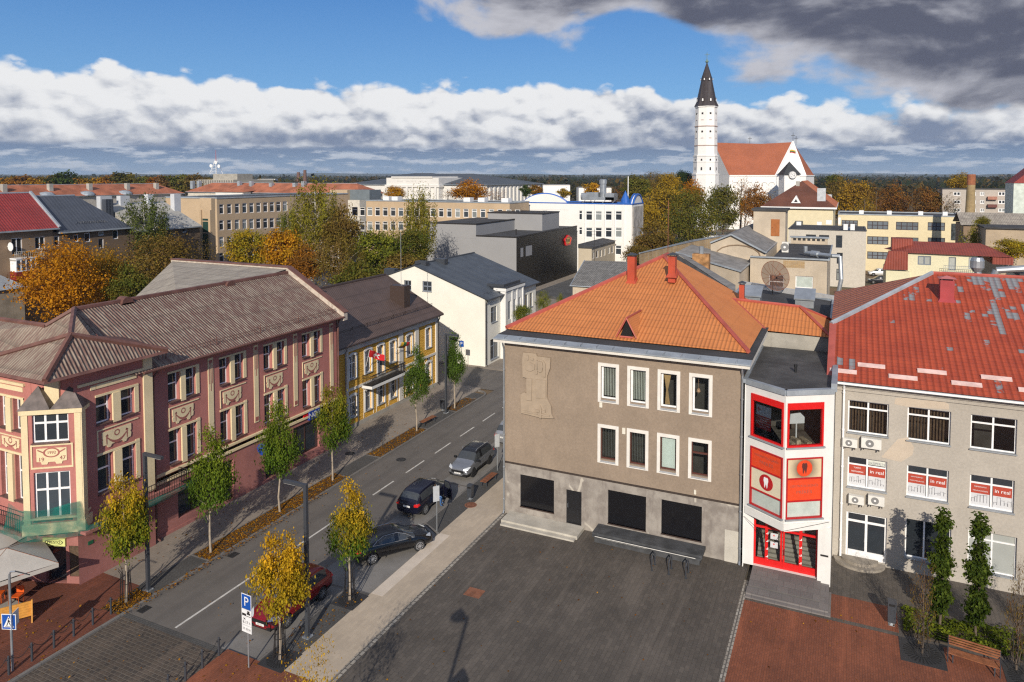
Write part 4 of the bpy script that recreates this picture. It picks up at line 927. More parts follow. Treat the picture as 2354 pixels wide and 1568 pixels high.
# gable strip between z 8.0 and apex with two windows: build as columns
xs = [-58, -58 + h0[0], -58 + h0[1], -58 + h1[0], -58 + h1[1], ax_, -38.5]
def gz(x): return az_ - (x - ax_) * (az_ - 8.3) / (-38.5 - ax_) if x > ax_ else az_ - (ax_ - x) * (az_ - 8.3) / (58 + ax_)
xs = sorted(set(xs))
for i in range(len(xs) - 1):
 x0, x1 = xs[i], xs[i + 1]; hol = None
 for h in gw:
  if abs(x0 - (-58 + h[0])) < 1e-6: hol = h
 if hol: mb.poly((x0, 75, 8), (x1, 75, 8), (x1, 75, hol[2]), (x0, 75, hol[2])); mb.poly((x0, 75, hol[3]), (x1, 75, hol[3]), (x1, 75, gz(x1)), (x0, 75, gz(x0)))
 else: mb.poly((x0, 75, 8), (x1, 75, 8), (x1, 75, gz(x1)), (x0, 75, gz(x0)))
ew = [(1.6, 3.2, 5.0, 6.9), (5.3, 6.1, 4.8, 7.0), (6.9, 7.7, 4.8, 7.0), (8.5, 9.3, 4.8, 7.0), (11.6, 12.6, 5, 6.9), (13.2, 14.2, 5, 6.9), (1.4, 3.6, .5, 3.0), (5, 6.6, .3, 3.0), (8, 10.5, .5, 3.0)]
Ea.wall(mb, 0, 15.4, 0, 8.2, ew, .15); mb.box(-58, -38.5, 90.3, 90.4, 0, 8.2)
mb.build('wall', CREAM, T)
for h in gw: window(T, Gb, h, .14, vs=(.5,), hs=(.5,), fm=flat('blue_grey_frame', (.22, .25, .30), .5) if 'blue_grey_frame' not in bpy.data.materials else bpy.data.materials['blue_grey_frame'], gm=GLASS, fw=.09, sill=SILLG)
for h in ew: window(T, Ea, h, .15, vs=(.5,) if h[1] - h[0] > 1.2 else (), hs=(.65,), fm=bpy.data.materials['blue_grey_frame'], gm=GLASS, fw=.07, sill=SILLG)
mb = MB(); mb.add([(-38.0, 74.8, 8.15), (-38.0, 90.6, 8.15), (ax_, 90.6, az_ + .03), (ax_, 74.8, az_ + .03), (-58.4, 74.8, 8.15), (-58.4, 90.6, 8.15)], [(0, 1, 2, 3), (3, 2, 5, 4)]); mb.build('roof', ROOFG2, T, fix=False)
mb = MB(); mb.path([(-38.0, 74.8, 8.12), (ax_, 74.8, az_), (-58.4, 74.8, 8.12)], .06, 5); mb.tube((-37.98, 74.8, 8.1), (-37.98, 90.6, 8.1), .09, 8); mb.tube((ax_, 74.8, az_ + .06), (ax_, 90.6, az_ + .06), .1, 6)
for y in np.arange(75.3, 79, .9): mb.tube((-38.9, y, 8.7), (-38.9, y + .5, 8.7), .03, 4)
mb.build('roof_metalwork', DARKMETAL, T)
# white projecting centre with parapets
mb = MB(); Fp = Fr((-37.9, 79.2), (0, 1, 0), (1, 0, 0)); cw = [(.9, 1.7, 4.8, 7.1), (2.4, 3.2, 4.8, 7.1), (3.9, 4.7, 4.8, 7.1), (.8, 4.7, .4, 3.1)]
Fp.wall(mb, 0, 5.6, 0, 8.5, cw, .15); mb.poly((-37.9, 79.2, 0), (-38.5, 79.2, 0), (-38.5, 79.2, 8.5), (-37.9, 79.2, 8.5)); mb.poly((-37.9, 84.8, 0), (-38.5, 84.8, 0), (-38.5, 84.8, 8.5), (-37.9, 84.8, 8.5))
Fp.box(mb, -.1, 5.7, 8.5, 8.9, -1.5, .2); Fp.box(mb, 0, 5.6, 3.5, 3.75, 0, .1)
for a in (0, 1.95, 3.45, 5.2): Fp.box(mb, a, a + .35, 3.75, 8.5, 0, .1)
pb = mb.build('front_bay', WHITE, T)
for h in cw: window(T, Fp, h, .15, vs=(.5,), hs=(.65,), fm=bpy.data.materials['blue_grey_frame'], gm=GLASS, fw=.06)
mb = MB(); Fp.box(mb, -.15, 5.75, 8.9, 9.0, -2.0, .25); Fp.box(mb, .3, 5.3, 9.0, 9.3, -2.6, -.3); mb.build('bay_roof', DARKMETAL, T)
for px_, py_, zt_ in ((-48.2, 76.6, 12.05), (-47.6, 80.2, 12.0), (-52.6, 76.2, 10.9)):
 p = (px_, py_); w = .8
 mb = MB(); mb.box(p[0] - w, p[0] + w, p[1] - .4, p[1] + .5, zt_ - 1.2, zt_); mb.build('chimney', DARKMETAL, T)
mb = MB(); downpipe(T, -38.5, 75.1, .1, 8.1, .12, 0, IRON)
# ---------------------------------------------------------------- grey house with red hipped roof (right)
GREYP = mat('grey_plaster', (.42, .385, .335), .88, .07, .45, streak=.15, sc_col=(.30, .27, .24), bmp=.12, bscale=20)
REDT = ribmat('red_tile_sheet', (.46, .070, .03), 'x', .33, .9, (.36, .05, .025), (.4, .4, .4), .5, course=.36, caxis='y', crough=.5, rib=.30, var=.08)
m, t, b, pos, out = newmat('flaking_red_tile'); s = t.sep(pos)
w01 = t.m('MULTIPLY_ADD', t.m('SINE', t.m('MULTIPLY', s[0], 2 * math.pi / .33)), .5, .5); fr_ = t.m('FRACT', t.m('DIVIDE', s[1], .36))
col = t.mix(t.ramp(t.noise(pos, .7, 4), .3, .7), (.31, .046, .018), (.39, .063, .024))
snap = t.comb(t.m('FLOOR', t.m('DIVIDE', s[0], .33)), t.m('FLOOR', t.m('DIVIDE', s[1], .36)), 0.0)
cm = t.noise(t.scalev(snap, (.42, .12, 1)), 1.0, 3, .6); zone = t.ramp(s[1], 51.5, 54.0); zx = t.ramp(s[0], 5.5, 9.0)
fl = t.ramp(t.m('ADD', t.m('ADD', cm, t.m('MULTIPLY', t.noise(pos, 3.5, 2), .10)), t.m('MULTIPLY_ADD', t.m('MULTIPLY', zone, zx), .15, -.10)), .585, .60)
col = t.mix(fl, col, (.21, .22, .235))
col = t.mix(t.m('MULTIPLY', t.m('SUBTRACT', 1.0, t.ramp(w01, 0, .4)), .30), col, (.15, .03, .02)); col = t.mix(t.m('MULTIPLY', t.m('SUBTRACT', 1.0, t.ramp(fr_, 0, .16)), .4), col, (.15, .03, .02))
lk(t, b.inputs['Base Color'], col); b.inputs['Roughness'].default_value = .65; bump(t, b, t.m('ADD', w01, t.m('MULTIPLY', fr_, .8)), .8, .1)
REDF = m
REDS = ribmat('faded_brown_tile_sheet', (.46, .15, .075), 'y', .9, .3, (.36, .11, .06), (1, 1, 1), .5, course=.4, caxis='x', crough=.6, rib=.5)
T = thing('grey_house', 'grey plastered office house with flaking bright red tiled roof', 'building', (6, 52, 0))
Gr = Fr((-.35, 45.8), (1, 0, 0), (0, -1, 0)); LG = 22.0
w3, w2, w1 = [], [], []
for k in range(7):
 a = .68 + k * 3.05
 w3.append((a, a + 2.12, 7.75, 9.65)); w2.append((a + .05, a + 2.1, 4.5, 6.3)); w1.append((a + .05, a + 2.3, .95, 3.2))
w1[0] = (.72, 2.85, .25, 3.0)
mb = MB(); Gr.wall(mb, 0, LG, .1, 10.2, w3 + w2 + w1, .22); mb.poly((-.35, 45.8, 0), (-.35, 66, 0), (-.35, 66, 12.8), (-.35, 51.2, 12.9), (-.35, 45.8, 10.5)); mb.build('wall', GREYP, T)
mb = MB(); Gr.box(mb, 0, LG, 10.2, 10.42, -.2, .1); Gr.box(mb, 0, LG, 10.42, 10.62, -.2, .2); Gr.box(mb, 0, LG, 10.62, 10.82, -.2, .32); mb.build('cornice', GREYP, T)
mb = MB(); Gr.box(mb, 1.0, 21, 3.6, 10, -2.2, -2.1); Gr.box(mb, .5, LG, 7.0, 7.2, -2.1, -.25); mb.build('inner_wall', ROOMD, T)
PLY = mat('pale_repair', (.52, .44, .35), .9, .06, 1.2)
mb = MB()
for pts in ([(1165, 755), (1175, 700), (1300, 695), (1400, 720), (1600, 720), (1665, 755), (1670, 805), (1290, 780)], [(1045, 1240), (1120, 1160), (1200, 1075), (1290, 1060), (1345, 1150), (1335, 1220), (1230, 1285), (1150, 1270)]):
 mb = MB(); mb.extr([Gr.p(*fpx(Gr, *r1d(x, y)), .004) for x, y in pts], Gr.n * -.02); mb.build('repair_patch', PLY, T)
CARD = mat('brown_blind', (.16, .10, .06), .8, .3, 3)
ADR = flat('advert_red', (.40, .055, .03), .5); ADW = mat('advert_white', (.60, .61, .63), .6, .05, 2); ADG = flat('advert_grey', (.16, .16, .18), .6)
words = [('TURTO\nVERTINIMAS', 'in real'), ('NEKILNOJAMOJO\nTURTO PASLAUGOS', 'in real'), ('NEMOKAMOS\nKONSULTACIJOS', 'in real')]
for k, h in enumerate(w3):
 o_ = window(T, Gr, h, .2, vs=(.5,), hs=(.76,), fm=PVC, gm=CLEAR, fw=.075, sill=SILLG, sd=.12)
 bl = MB()
 for q in range(13):
  c = h[0] + .12 + (h[1] - h[0] - .24) * q / 12
  if k in (0, 1): bl.poly(*[Gr.p(c + dx, z, -.5 + dy) for dx, z, dy in ((-.05, h[2], -.03), (.03, h[2], .03), (.03, h[3], .03), (-.05, h[3], -.03))])
 if k in (0, 1): bl.build('blind', CARD, o_, fix=False)
rr_ = random.Random(3)
for k, h in enumerate(w2):
 o_ = window(T, Gr, h, .2, vs=(.5,), hs=(.74,), fm=PVC, gm=GLASS, fw=.075, sill=SILLG, sd=.12)
 if k > 2: continue
 if k == 0:
  mb = MB(); Gr.quad(mb, h[0] + 1.08, h[1] - .1, h[2] + 1.42, h[3] - .1, -.18); ek = mb.build('transom_sheet', BLIND, o_, fix=False); text('EKSPERTS', .2, Gr.p(h[0] + 1.53, h[2] + 1.52, -.17), Gr.u, (0, 0, 1), SILLG, ek)
 for s_ in (0, 1):
  a0 = h[0] + .08 + s_ * (h[1] - h[0]) / 2; a1 = a0 + (h[1] - h[0]) / 2 - .15; z0, zt = h[2] + .06, h[2] + (h[3] - h[2]) * .72
  zm = z0 + (zt - z0) * .55
  mb = MB(); Gr.quad(mb, a0, a1, z0, zm, -.18); po = mb.build('advert_sheet', ADW, o_, fix=False)
  mb = MB(); Gr.quad(mb, a0, a1, zm, zt, -.18); mb.build('advert_band', ADR, o_, fix=False)
  tx = words[k][s_]
  if s_ == 0:
   L2 = tx.split('\n'); n = max(map(len, L2)); sz = min(.24, (a1 - a0) * 1.35 / n)
   for q, ln in enumerate(L2): text(ln, sz, Gr.p((a0 + a1) / 2, zm + (zt - zm) * (.68 - .4 * q), -.172), Gr.u, (0, 0, 1), WHITEP, o_)
  else: text(tx, .29, Gr.p((a0 + a1) / 2, zm + (zt - zm) * .5, -.172), Gr.u, (0, 0, 1), WHITEP, o_)
  mb = MB(); x = a0 + .05; zb = z0 + .2
  while x < a1 - .12:
   w = rr_.uniform(.08, .17); hgt = rr_.uniform(.06, .42)
   for A, B in (((x, zb), (x, zb + hgt)), ((x, zb + hgt), (min(x + w, a1 - .04), zb + hgt)), ((x + w, zb), (x + w, zb + hgt))):
    aa0, aa1 = min(A[0], B[0]) - .008, max(A[0], B[0]) + .008; q0, q1 = min(A[1], B[1]) - .008, max(A[1], B[1]) + .008
    Gr.quad(mb, aa0, min(aa1, a1), q0, q1, -.172)
   x += w + .01
  mb.build('skyline_drawing', ADG, po, fix=False)
for k, h in enumerate(w1):
 if k == 0:
  o_ = window(T, Gr, h, .2, vs=(.5,), hs=(.80,), fm=PVC, gm=GLASS, fw=.11, name='door')
  mb = MB(); Gr.box(mb, h[0] + .12, h[1] - .12, h[2] + .1, h[2] + .45, -.2, -.145); mb.build('kick_panel', PVC, o_); mb = MB(); mb.tube(Gr.p(h[0] + .98, 1.3, -.12), Gr.p(h[0] + .98, 1.5, -.12), .02, 6); mb.build('handle', GALV, o_)
 else: window(T, Gr, h, .2, vs=(.42,) if k == 1 else (.5,), hs=() if k == 1 else (.78,), fm=PVC, gm=GLASS if k == 1 else CURTAIN, fw=.07, sill=SILLG, sd=.12, name='shop_window')
VX, ve, vh, va = -.75, (45.25, 10.85), (51.2, 13.0), None
RXa, RYa, RZa = 5.6, 58.5, 15.8
mb = MB(); mb.poly((VX, ve[0], ve[1]), (24, ve[0], ve[1]), (24, RYa, RZa), (RXa, RYa, RZa), (VX, vh[0], vh[1])); mb.build('roof', REDF, T, fix=False)
mb = MB(); mb.poly((VX, vh[0], vh[1]), (RXa, RYa, RZa), (VX, 65.8, 13.0)); mb.poly((RXa, RYa, RZa), (24, RYa, RZa), (24, 71, 11), (VX, 65.8, 13.0)); mb.build('hip_roof', REDS, T, fix=False)
mb = MB(); mb.tube((VX, vh[0], vh[1] + .05), (RXa, RYa, RZa + .05), .16, 6); mb.build('hip_cap', ZINC, T)
mb = MB(); mb.tube((RXa, RYa, RZa + .03), (24, RYa, RZa + .03), .14, 6); mb.build('ridge_cap', RIDGE, T); mb = MB()
mb.add([(VX - .1, ve[0], ve[1] + .05), (VX + .3, ve[0], ve[1] + .07), (VX + .3, vh[0], vh[1] + .07), (VX - .1, vh[0], vh[1] + .05)], [(0, 1, 2, 3)]); mb.build('verge_flashing', RIDGE, T, fix=False)
mb = MB(); mb.box(VX, 24, ve[0] - .12, ve[0] + .02, ve[1] - .16, ve[1] - .05); mb.build('gutter', PVC, T)
gn = Vector((1, 0, 0)).cross(Vector((0, RYa - ve[0], RZa - ve[1]))).normalized()
k = 0
for row, z in ((0, .22), (1, .62)):
 for i in range(7):
  x = VX + .05 + i * 3.1 + row * 1.5 + (.0 if row else 0);
  if x > 20: break
  y = ve[0] + (1.55 if row else .75); zz = ve[1] + (y - ve[0]) * gn.y / -gn.z if False else ve[1] + (y - ve[0]) * (RZa - ve[1]) / (RYa - ve[0])
  mb = MB(); mb.add([(x, y, zz + .05), (x + 1.45, y, zz + .05), (x + 1.45, y + .22, zz + .2), (x, y + .22, zz + .2), (x, y, zz), (x + 1.45, y, zz), (x + 1.45, y + .25, zz + .05), (x, y + .25, zz + .05)], [(0, 1, 2, 3), (0, 4, 5, 1), (3, 2, 6, 7), (1, 5, 6, 2), (0, 3, 7, 4)]); mb.build('snow_guard', mat('pale_pink_metal', (.66, .47, .43), .4, .15, 2) if 'pale_pink_metal' not in bpy.data.materials else bpy.data.materials['pale_pink_metal'], T)
PINKM = mat('dusty_red_metal', (.36, .05, .055), .45, .15, 1)
chimney(T, 2162, 2190, 692, 645, (VX, ve[0], ve[1]), gn, (PINKM, mat('pale_pink_lid', (.50, .16, .15), .5, .1, 1)), .8)
downpipe(T, .1, 45.75, .3, 10.8, 0, -.12, PVC)
mb = MB(); mb.box(-.42, -.3, 45.5, 45.9, 0, 1);
# semicircular steps
for nm, r, z in (('step', 1.35, .22), ('step', .95, .40)): pass
mb = MB()
for r, z0, z1 in ((1.38, .1, .24), (1.0, .24, .40)):
 P = [(1.45 - .35 + r * math.cos(a), 45.78 - r * .85 * math.sin(a), z1) for a in np.linspace(0, math.pi, 17)]
 mb.extr(P, (0, 0, z0 - z1))
tag(mb.build('round_steps', mat('step_concrete', (.30, .265, .22), .9, .2, 2)), 'two half round concrete steps under the white glazed door', 'steps')
# ---------------------------------------------------------------- white and red bay house
T = thing('bay_house', 'narrow white house with pointed two storey bay framed in red', 'building', (-2.8, 46, 0))
Vp = Vector((-2.75, 40.95, 0)); Lp = Vector((-5.0, 42.42, 0)); Rp = Vector((-.40, 42.42, 0))
WL = Fr(Lp, Vp - Lp, ((Vp - Lp).y, -(Vp - Lp).x, 0)); WR = Fr(Vp, Rp - Vp, ((Rp - Vp).y, -(Rp - Vp).x, 0)); l1, l2 = (Vp - Lp).length, (Rp - Vp).length
mb = MB(); z0, z1 = 3.35, 11.0
hl = [(.42, l1 - .1, 7.98, 10.42), (.42, l1 - .1, 4.0, 7.38)]; hr = [(.1, l2 - .58, 7.98, 10.42), (.1, l2 - .58, 4.0, 7.38)]
WL.wall(mb, 0, l1, z0, z1, hl, .12); WR.wall(mb, 0, l2, z0, z1, hr, .12)
mb.poly(Lp + Vector((0, 0, z0)), Vp + Vector((0, 0, z0)), Rp + Vector((0, 0, z0)))
Fb = Fr((-5.0, 42.42), (1, 0, 0), (0, -1, 0))
Fb.wall(mb, 0, 4.6, .3, z0, [(.55, 3.95, .32, 3.3)], .3)
mb.box(-5.05, -5.0, 42.4, 51, 0, z1); mb.box(-.42, -.38, 42.45, 51, 0, z1 + .1)
Fb.box(mb, 3.95, 4.62, 0, 3.4, -.02, .18)
mb.build('wall', WHITE, T)
WL.box(mb := MB(), .1, l1, z0 - .02, z0 + .4, 0, .05); WR.box(mb, 0, l2 - .1, z0 - .02, z0 + .4, 0, .05); mb.build('bay_band', WHITE, T)
mb = MB(); mb.extr([Lp + Vector((0, 0, 10.98)), Vp + Vector((0, 0, 10.98)), Rp + Vector((0, 0, 10.98)), Vector((-.40, 51.5, 11.0)), Vector((-5.0, 51.5, 11.0))], (0, 0, .04)); mb.build('roof', mat('patched_felt', (.07, .068, .066), .6, .4, .5, bmp=.2, bscale=6), T)
mb = MB();
for A, B in ((Lp, Vp), (Vp, Rp)):
 d = (B - A).normalized(); n = Vector((d.y, -d.x, 0)); mb.extr([A + n * .1 + Vector((0, 0, 10.85)), B + n * .1 + Vector((0, 0, 10.85)), B - n * .2 + Vector((0, 0, 10.85)), A - n * .2 + Vector((0, 0, 10.85))], (0, 0, .28))
mb.box(-.55, -.25, 42.4, 51.4, 10.95, 11.4); mb.box(-5.15, -4.95, 42.3, 51.4, 10.9, 11.12); mb.build('parapet', ZINC, T)
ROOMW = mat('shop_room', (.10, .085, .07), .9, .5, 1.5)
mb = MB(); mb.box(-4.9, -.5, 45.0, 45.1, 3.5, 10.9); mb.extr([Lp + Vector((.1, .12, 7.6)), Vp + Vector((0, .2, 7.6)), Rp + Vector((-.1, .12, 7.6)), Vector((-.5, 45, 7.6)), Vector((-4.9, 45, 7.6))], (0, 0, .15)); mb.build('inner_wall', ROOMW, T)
RED = REDPAINT; DULLR = flat('faded_red', (.42, .015, .018), .4)
ORR = flat('orange_red_panel', (.68, .065, .018), .45); IVORY = mat('ivory_panel', (.70, .64, .47), .5, .05, 1); GRYT = flat('grey_letter', (.36, .10, .07), .6); SOOT = None
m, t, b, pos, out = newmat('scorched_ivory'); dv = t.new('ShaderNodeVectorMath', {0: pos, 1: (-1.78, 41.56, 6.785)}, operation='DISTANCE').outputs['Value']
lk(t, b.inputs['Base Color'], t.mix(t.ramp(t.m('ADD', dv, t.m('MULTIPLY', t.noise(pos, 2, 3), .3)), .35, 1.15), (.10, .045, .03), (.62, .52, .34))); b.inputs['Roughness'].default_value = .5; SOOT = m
TOOTH = [(-.5, .75), (-.25, .92), (0, .8), (.25, .92), (.5, .75), (.55, .3), (.42, -.1), (.38, -.6), (.25, -.95), (.12, -.5), (0, -.25), (-.12, -.5), (-.25, -.95), (-.38, -.6), (-.42, -.1), (-.55, .3)]
for fr, hh, side in ((WL, hl, 0), (WR, hr, 1)):
 h = hh[0]; mb = MB(); f_ = .1
 fr.box(mb, h[0], h[0] + f_, h[2], h[3], -.13, .06); fr.box(mb, h[1] - f_, h[1], h[2], h[3], -.13, .06); fr.box(mb, h[0] + f_, h[1] - f_, h[2], h[2] + .09, -.13, .06); fr.box(mb, h[0] + f_, h[1] - f_, h[3] - .36, h[3], -.13, .07)
 uo = mb.build('upper_window', RED, T); mb = MB(); fr.quad(mb, h[0] + .05, h[1] - .05, h[2] + .05, h[3] - .2, -.06); mb.build('pane', CLEAR, uo, fix=False)
 mb = MB(); fr.box(mb, h[0] - .05, h[1] + .08, h[2] - .08, h[2] - .005, -.1, .14); mb.build('sill', SILLG, uo)
 if side == 0:
  w = h[1] - h[0]; mb = MB(); fr.quad(mb, h[0] + .25, h[0] + w * .58, 9.25, 9.85, -.1); pa = mb.build('poster', ADW, uo, fix=False); mb = MB(); fr.quad(mb, h[0] + .25, h[0] + w * .58, 8.5, 9.25, -.1); mb.build('poster_base', DULLR, uo, fix=False)
  mb = MB(); c = h[0] + .42; fr.quad(mb, c - .03, c + .03, 9.48, 9.70, -.095); fr.quad(mb, c - .1, c + .1, 9.56, 9.62, -.094); mb.build('red_cross', RED, pa, fix=False)
  for q, s_ in enumerate(('HUMANITARINĖ', 'PAGALBA', 'HUMANITARIAN AID', 'ГУМАНИТАРНАЯ', 'ПОМОЩЬ')): text(s_, .105, fr.p(h[0] + .25 + (w * .58 - .25) / 2, 9.14 - q * .13, -.094), fr.u, (0, 0, 1), WHITEP, pa)
 else:
  mb = MB(); c = h[0] + 1.05; mb.extr([fr.p(a, z, -.9) for a, z in ((c - .42, 8.95), (c + .45, 8.95), (c + .45, 9.3), (c + .2, 9.55), (c - .38, 9.5))], fr.n * -.05); mb.tube(fr.p(c, 7.75, -.95), fr.p(c, 8.95, -.95), .04, 6); mb.box(*( [0] * 6 )) if False else None; bd = mb.build('notice_board', ADW, uo)
  mb = MB()
  for q in range(5): fr.box(mb, h[0] + .25 + q * .3, h[0] + .45 + q * .32, 7.76, 7.85 + .15 * ((q * 7) % 3), -1.0 - .1 * q, -.5)
  mb.build('goods', mat('mixed_goods', (.35, .28, .2), .8, .5, 6), uo)
 h = hh[1]; z0, z1 = h[2], h[3]; za, zb_ = (z0 + (z1 - z0) * .29, z0 + (z1 - z0) * .66)
 mb = MB(); f_ = .07
 for zz in (z0, za - .04, zb_ - .04, z1 - .08): fr.box(mb, h[0] + f_, h[1] - f_, zz, zz + .08, -.13, .05)
 fr.box(mb, h[0], h[0] + f_, z0, z1, -.13, .06); fr.box(mb, h[1] - f_, h[1], z0, z1, -.13, .06); so = mb.build('lower_window', DULLR, T)
 mb = MB(); fr.quad(mb, h[0] + .05, h[1] - .05, z0, za, -.06); mb.build('pane', mat('blind_glass', (.50, .56, .52), .08, .1, 1.5) if 'blind_glass' not in bpy.data.materials else bpy.data.materials['blind_glass'], so, fix=False)
 mb = MB(); fr.box(mb, h[0] - .05, h[1] + .08, z0 - .08, z0 - .005, -.1, .14); mb.build('sill', SILLG, so)
 pz = [(za + .04, zb_ - .04), (zb_ + .04, z1 - .08)]
 tz, wz = (pz[0], pz[1]) if side == 0 else (pz[1], pz[0])
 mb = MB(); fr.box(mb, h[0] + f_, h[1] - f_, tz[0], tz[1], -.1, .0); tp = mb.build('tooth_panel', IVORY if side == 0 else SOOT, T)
 cz, ca, r = (tz[0] + tz[1]) / 2, (h[0] + h[1]) / 2, .45
 mb = MB(); mb.extr([fr.p(ca + r * math.cos(a), cz + r * math.sin(a), .02) for a in np.linspace(0, 2 * math.pi, 25)[:-1]], fr.n * -.03); dk = mb.build('disc', ORR if side else DULLR, tp)
 mb = MB(); mb.poly(*[fr.p(ca + .34 * a * .85, cz + .34 * z, .028) for a, z in TOOTH]); mb.build('tooth_emblem', WHITEP if side == 0 else flat('scorched_tooth', (.10, .02, .015), .6), dk, fix=False)
 mb = MB(); fr.box(mb, h[0] + f_, h[1] - f_, wz[0], wz[1], -.1, .0); wp = mb.build('word_panel', ORR, T)
 cz = (wz[0] + wz[1]) / 2
 text('ODONTOLOGINĖS', .185, fr.p(ca, cz + .2, .008), fr.u, (0, 0, 1), GRYT, wp); text('PREKĖS', .24, fr.p(ca, cz - .14, .008), fr.u, (0, 0, 1), GRYT, wp, sx=1.15)
# entrance
h = (.55, 3.95, .32, 3.3); mb = MB(); A = [.55, 1.22, 2.15, 3.05, 3.95]
for a in (.55, 1.16, 1.98, 2.12, 2.98, 3.85): Fb.box(mb, a, a + (.10 if a not in (1.16, 2.98) else .16), .32, 3.3, -.32, -.2)
Fb.box(mb, .65, 3.85, 3.2, 3.3, -.31, -.21); Fb.box(mb, .65, 3.85, 2.5, 2.62, -.31, -.21); Fb.box(mb, .65, 3.85, .32, .72, -.31, -.21); en = mb.build('entrance_door', RED, T)
mb = MB(); Fb.quad(mb, .6, 3.9, .5, 3.25, -.26); mb.build('pane', CLEAR, en, fix=False)
mb = MB(); mb.box(-4.4, -1.05, 44.6, 44.7, .1, 3.3)
for q in range(9): mb.box(-4.3, -1.1, 42.9 + q * .19, 43.1 + q * .19, .3, .42 + q * .17)
mb.build('inner_staircase', mat('stair_stone', (.30, .27, .23), .9, .15, 2), T)
mb = MB()
for a in (1.35, 2.2 + .0): pass
for q in range(4):
 for a in (1.24, 3.02): Fb.box(mb, a - .02, a + .10, .85 + q * .45, .88 + q * .45, -.2, -.19); Fb.box(mb, a + .06, a + .10, .85 + q * .45, .96 + q * .45, -.2, -.189)
mb.build('white_corner_marks', WHITEP, en); mb = MB(); Fb.box(mb, 1.45, 1.85, 1.95, 2.3, -.24, -.23); Fb.box(mb, 1.45, 1.85, 1.45, 1.8, -.24, -.23); nt = mb.build('notice', ADW, en)
mb = MB()
for z in (2.17, 1.67): Fb.quad(mb, 1.62, 1.66, z - .05, z + .05, -.225); Fb.quad(mb, 1.59, 1.69, z - .018, z + .018, -.224)
mb.build('red_cross', RED, nt, fix=False)
mb = MB(); mb.path([Fb.p(2.2, 1.2, -.2), Fb.p(2.2, 1.2, -.1), Fb.p(2.2, 1.5, -.1), Fb.p(2.2, 1.5, -.2)], .02, 6); mb.build('handle', IRON, en)
mb = MB(); Fb.box(mb, 4.1, 4.5, 1.75, 1.85, .18, .2); mb.build('name_plate', IRON, T)
mb = MB(); mb.box(-4.45, -.85, 40.2, 42.4, .1, .32); mb.box(-4.5, -.42, 39.5, 40.2, .1, .25); mb.box(-.85, -.42, 40.2, 42.2, .1, .25); mb.box(-4.5, -.3, 39.25, 39.5, .1, .17); mb.box(-.42, -.3, 39.5, 41.6, .1, .17)
tag(mb.build('entrance_steps', STEPS), 'broad grey tiled steps in front of the red glazed doors', 'steps')
q = G(1812, 785, 11.1); mb = MB(); mb.lathe((q[0], q[1], 11.0), [(.12, 0), (.12, .7), (.24, .75), (.24, .95), (.1, 1.05)], 12); mb.build('roof_vent', GALV, T)
q = G(1828, 855, 11.05); mb = MB(); mb.lathe((q[0], q[1], 11.0), [(.07, 0), (.07, .35), (.1, .36), (.1, .5)], 10); mb.build('roof_pipe', BLACK, T)
mb = MB(); pp = [WL.p(.2, 3.2, .2), WL.p(1.2, 2.9, .25), Vp + Vector((-.4, -.3, 2.75)), Vp + Vector((-.1, -.12, 3.35)), WR.p(.8, 3.5, .1), WR.p(l2 - .2, 3.75, .12)]; mb.path(pp, .012, 5); tag(mb.build('loose_cable', IRON), 'thin black cable sagging across the bottom of the white bay', 'cable')
# ---------------------------------------------------------------- town behind
def r0a(x, y): return x * .25, 348.4 + y * .25
def r0b(x, y): return 587.9 + x * .25, 348.4 + y * .25
def r0c(x, y): return 1175.8 + x * .25, 348.4 + y * .25
def r0d(x, y): return 1763.7 + x * .25, 348.4 + y * .25
def zc(x, y): return 1451.6 + x * .2158, 493.5 + y * .2158
DIMC = glassmat('half_drawn_blind', (.20, .22, .22), .1, .35)
def wins(T, fr, boxes, fm=None, gm=None, depth=.15, vs=(.5,), hs=(), fw=.09, sill=None, name='window'):
 H = [hpx(fr, *b_) for b_ in boxes]
 for i, h in enumerate(H): window(T, fr, h, depth, vs=vs, hs=hs, fm=fm or PVC, gm=gm or (GLASS, GLASSB, GLASS, DIMC, GLASSB, GLASS, DIMC)[(i * 5 + i // 3) % 7], fw=fw, sill=sill, name=name)
 return H
def shell(T, X0, X1, Y0, Y1, z, m, south=(), east=(), depth=.15, z0=0, nm='wall'):
 """four walls; south / east are window boxes in view pixels"""
 Fs = Fr((X0, Y0), (1, 0, 0), (0, -1, 0)); Fe = Fr((X1, Y0), (0, 1, 0), (1, 0, 0))
 hs_ = [hpx(Fs, *b_) for b_ in south]; he = [hpx(Fe, *b_) for b_ in east]
 mb = MB(); Fs.wall(mb, 0, X1 - X0, z0, z, hs_, depth); Fe.wall(mb, 0, Y1 - Y0, z0, z, he, depth)
 mb.poly((X0, Y0, z0), (X0, Y1, z0), (X0, Y1, z), (X0, Y0, z)); mb.poly((X0, Y1, z0), (X1, Y1, z0), (X1, Y1, z), (X0, Y1, z))
 mb.build(nm, m, T); return Fs, Fe, hs_, he
def flatroof(T, X0, X1, Y0, Y1, z, m=None, edge=None, par=.25, o=.1):
 mb = MB(); mb.poly((X0, Y0, z + .02), (X1, Y0, z + .02), (X1, Y1, z + .02), (X0, Y1, z + .02)); mb.build('roof', m or BITUMEN, T, fix=False)
 mb = MB()
 mb.box(X0 - o, X1 + o, Y0 - o, Y0 + .25, z, z + par); mb.box(X0 - o, X1 + o, Y1 - .25, Y1 + o, z, z + par); mb.box(X0 - o, X0 + .25, Y0 + .25, Y1 - .25, z, z + par); mb.box(X1 - .25, X1 + o, Y0 + .25, Y1 - .25, z, z + par)
 mb.build('parapet', edge or DARKMETAL, T)
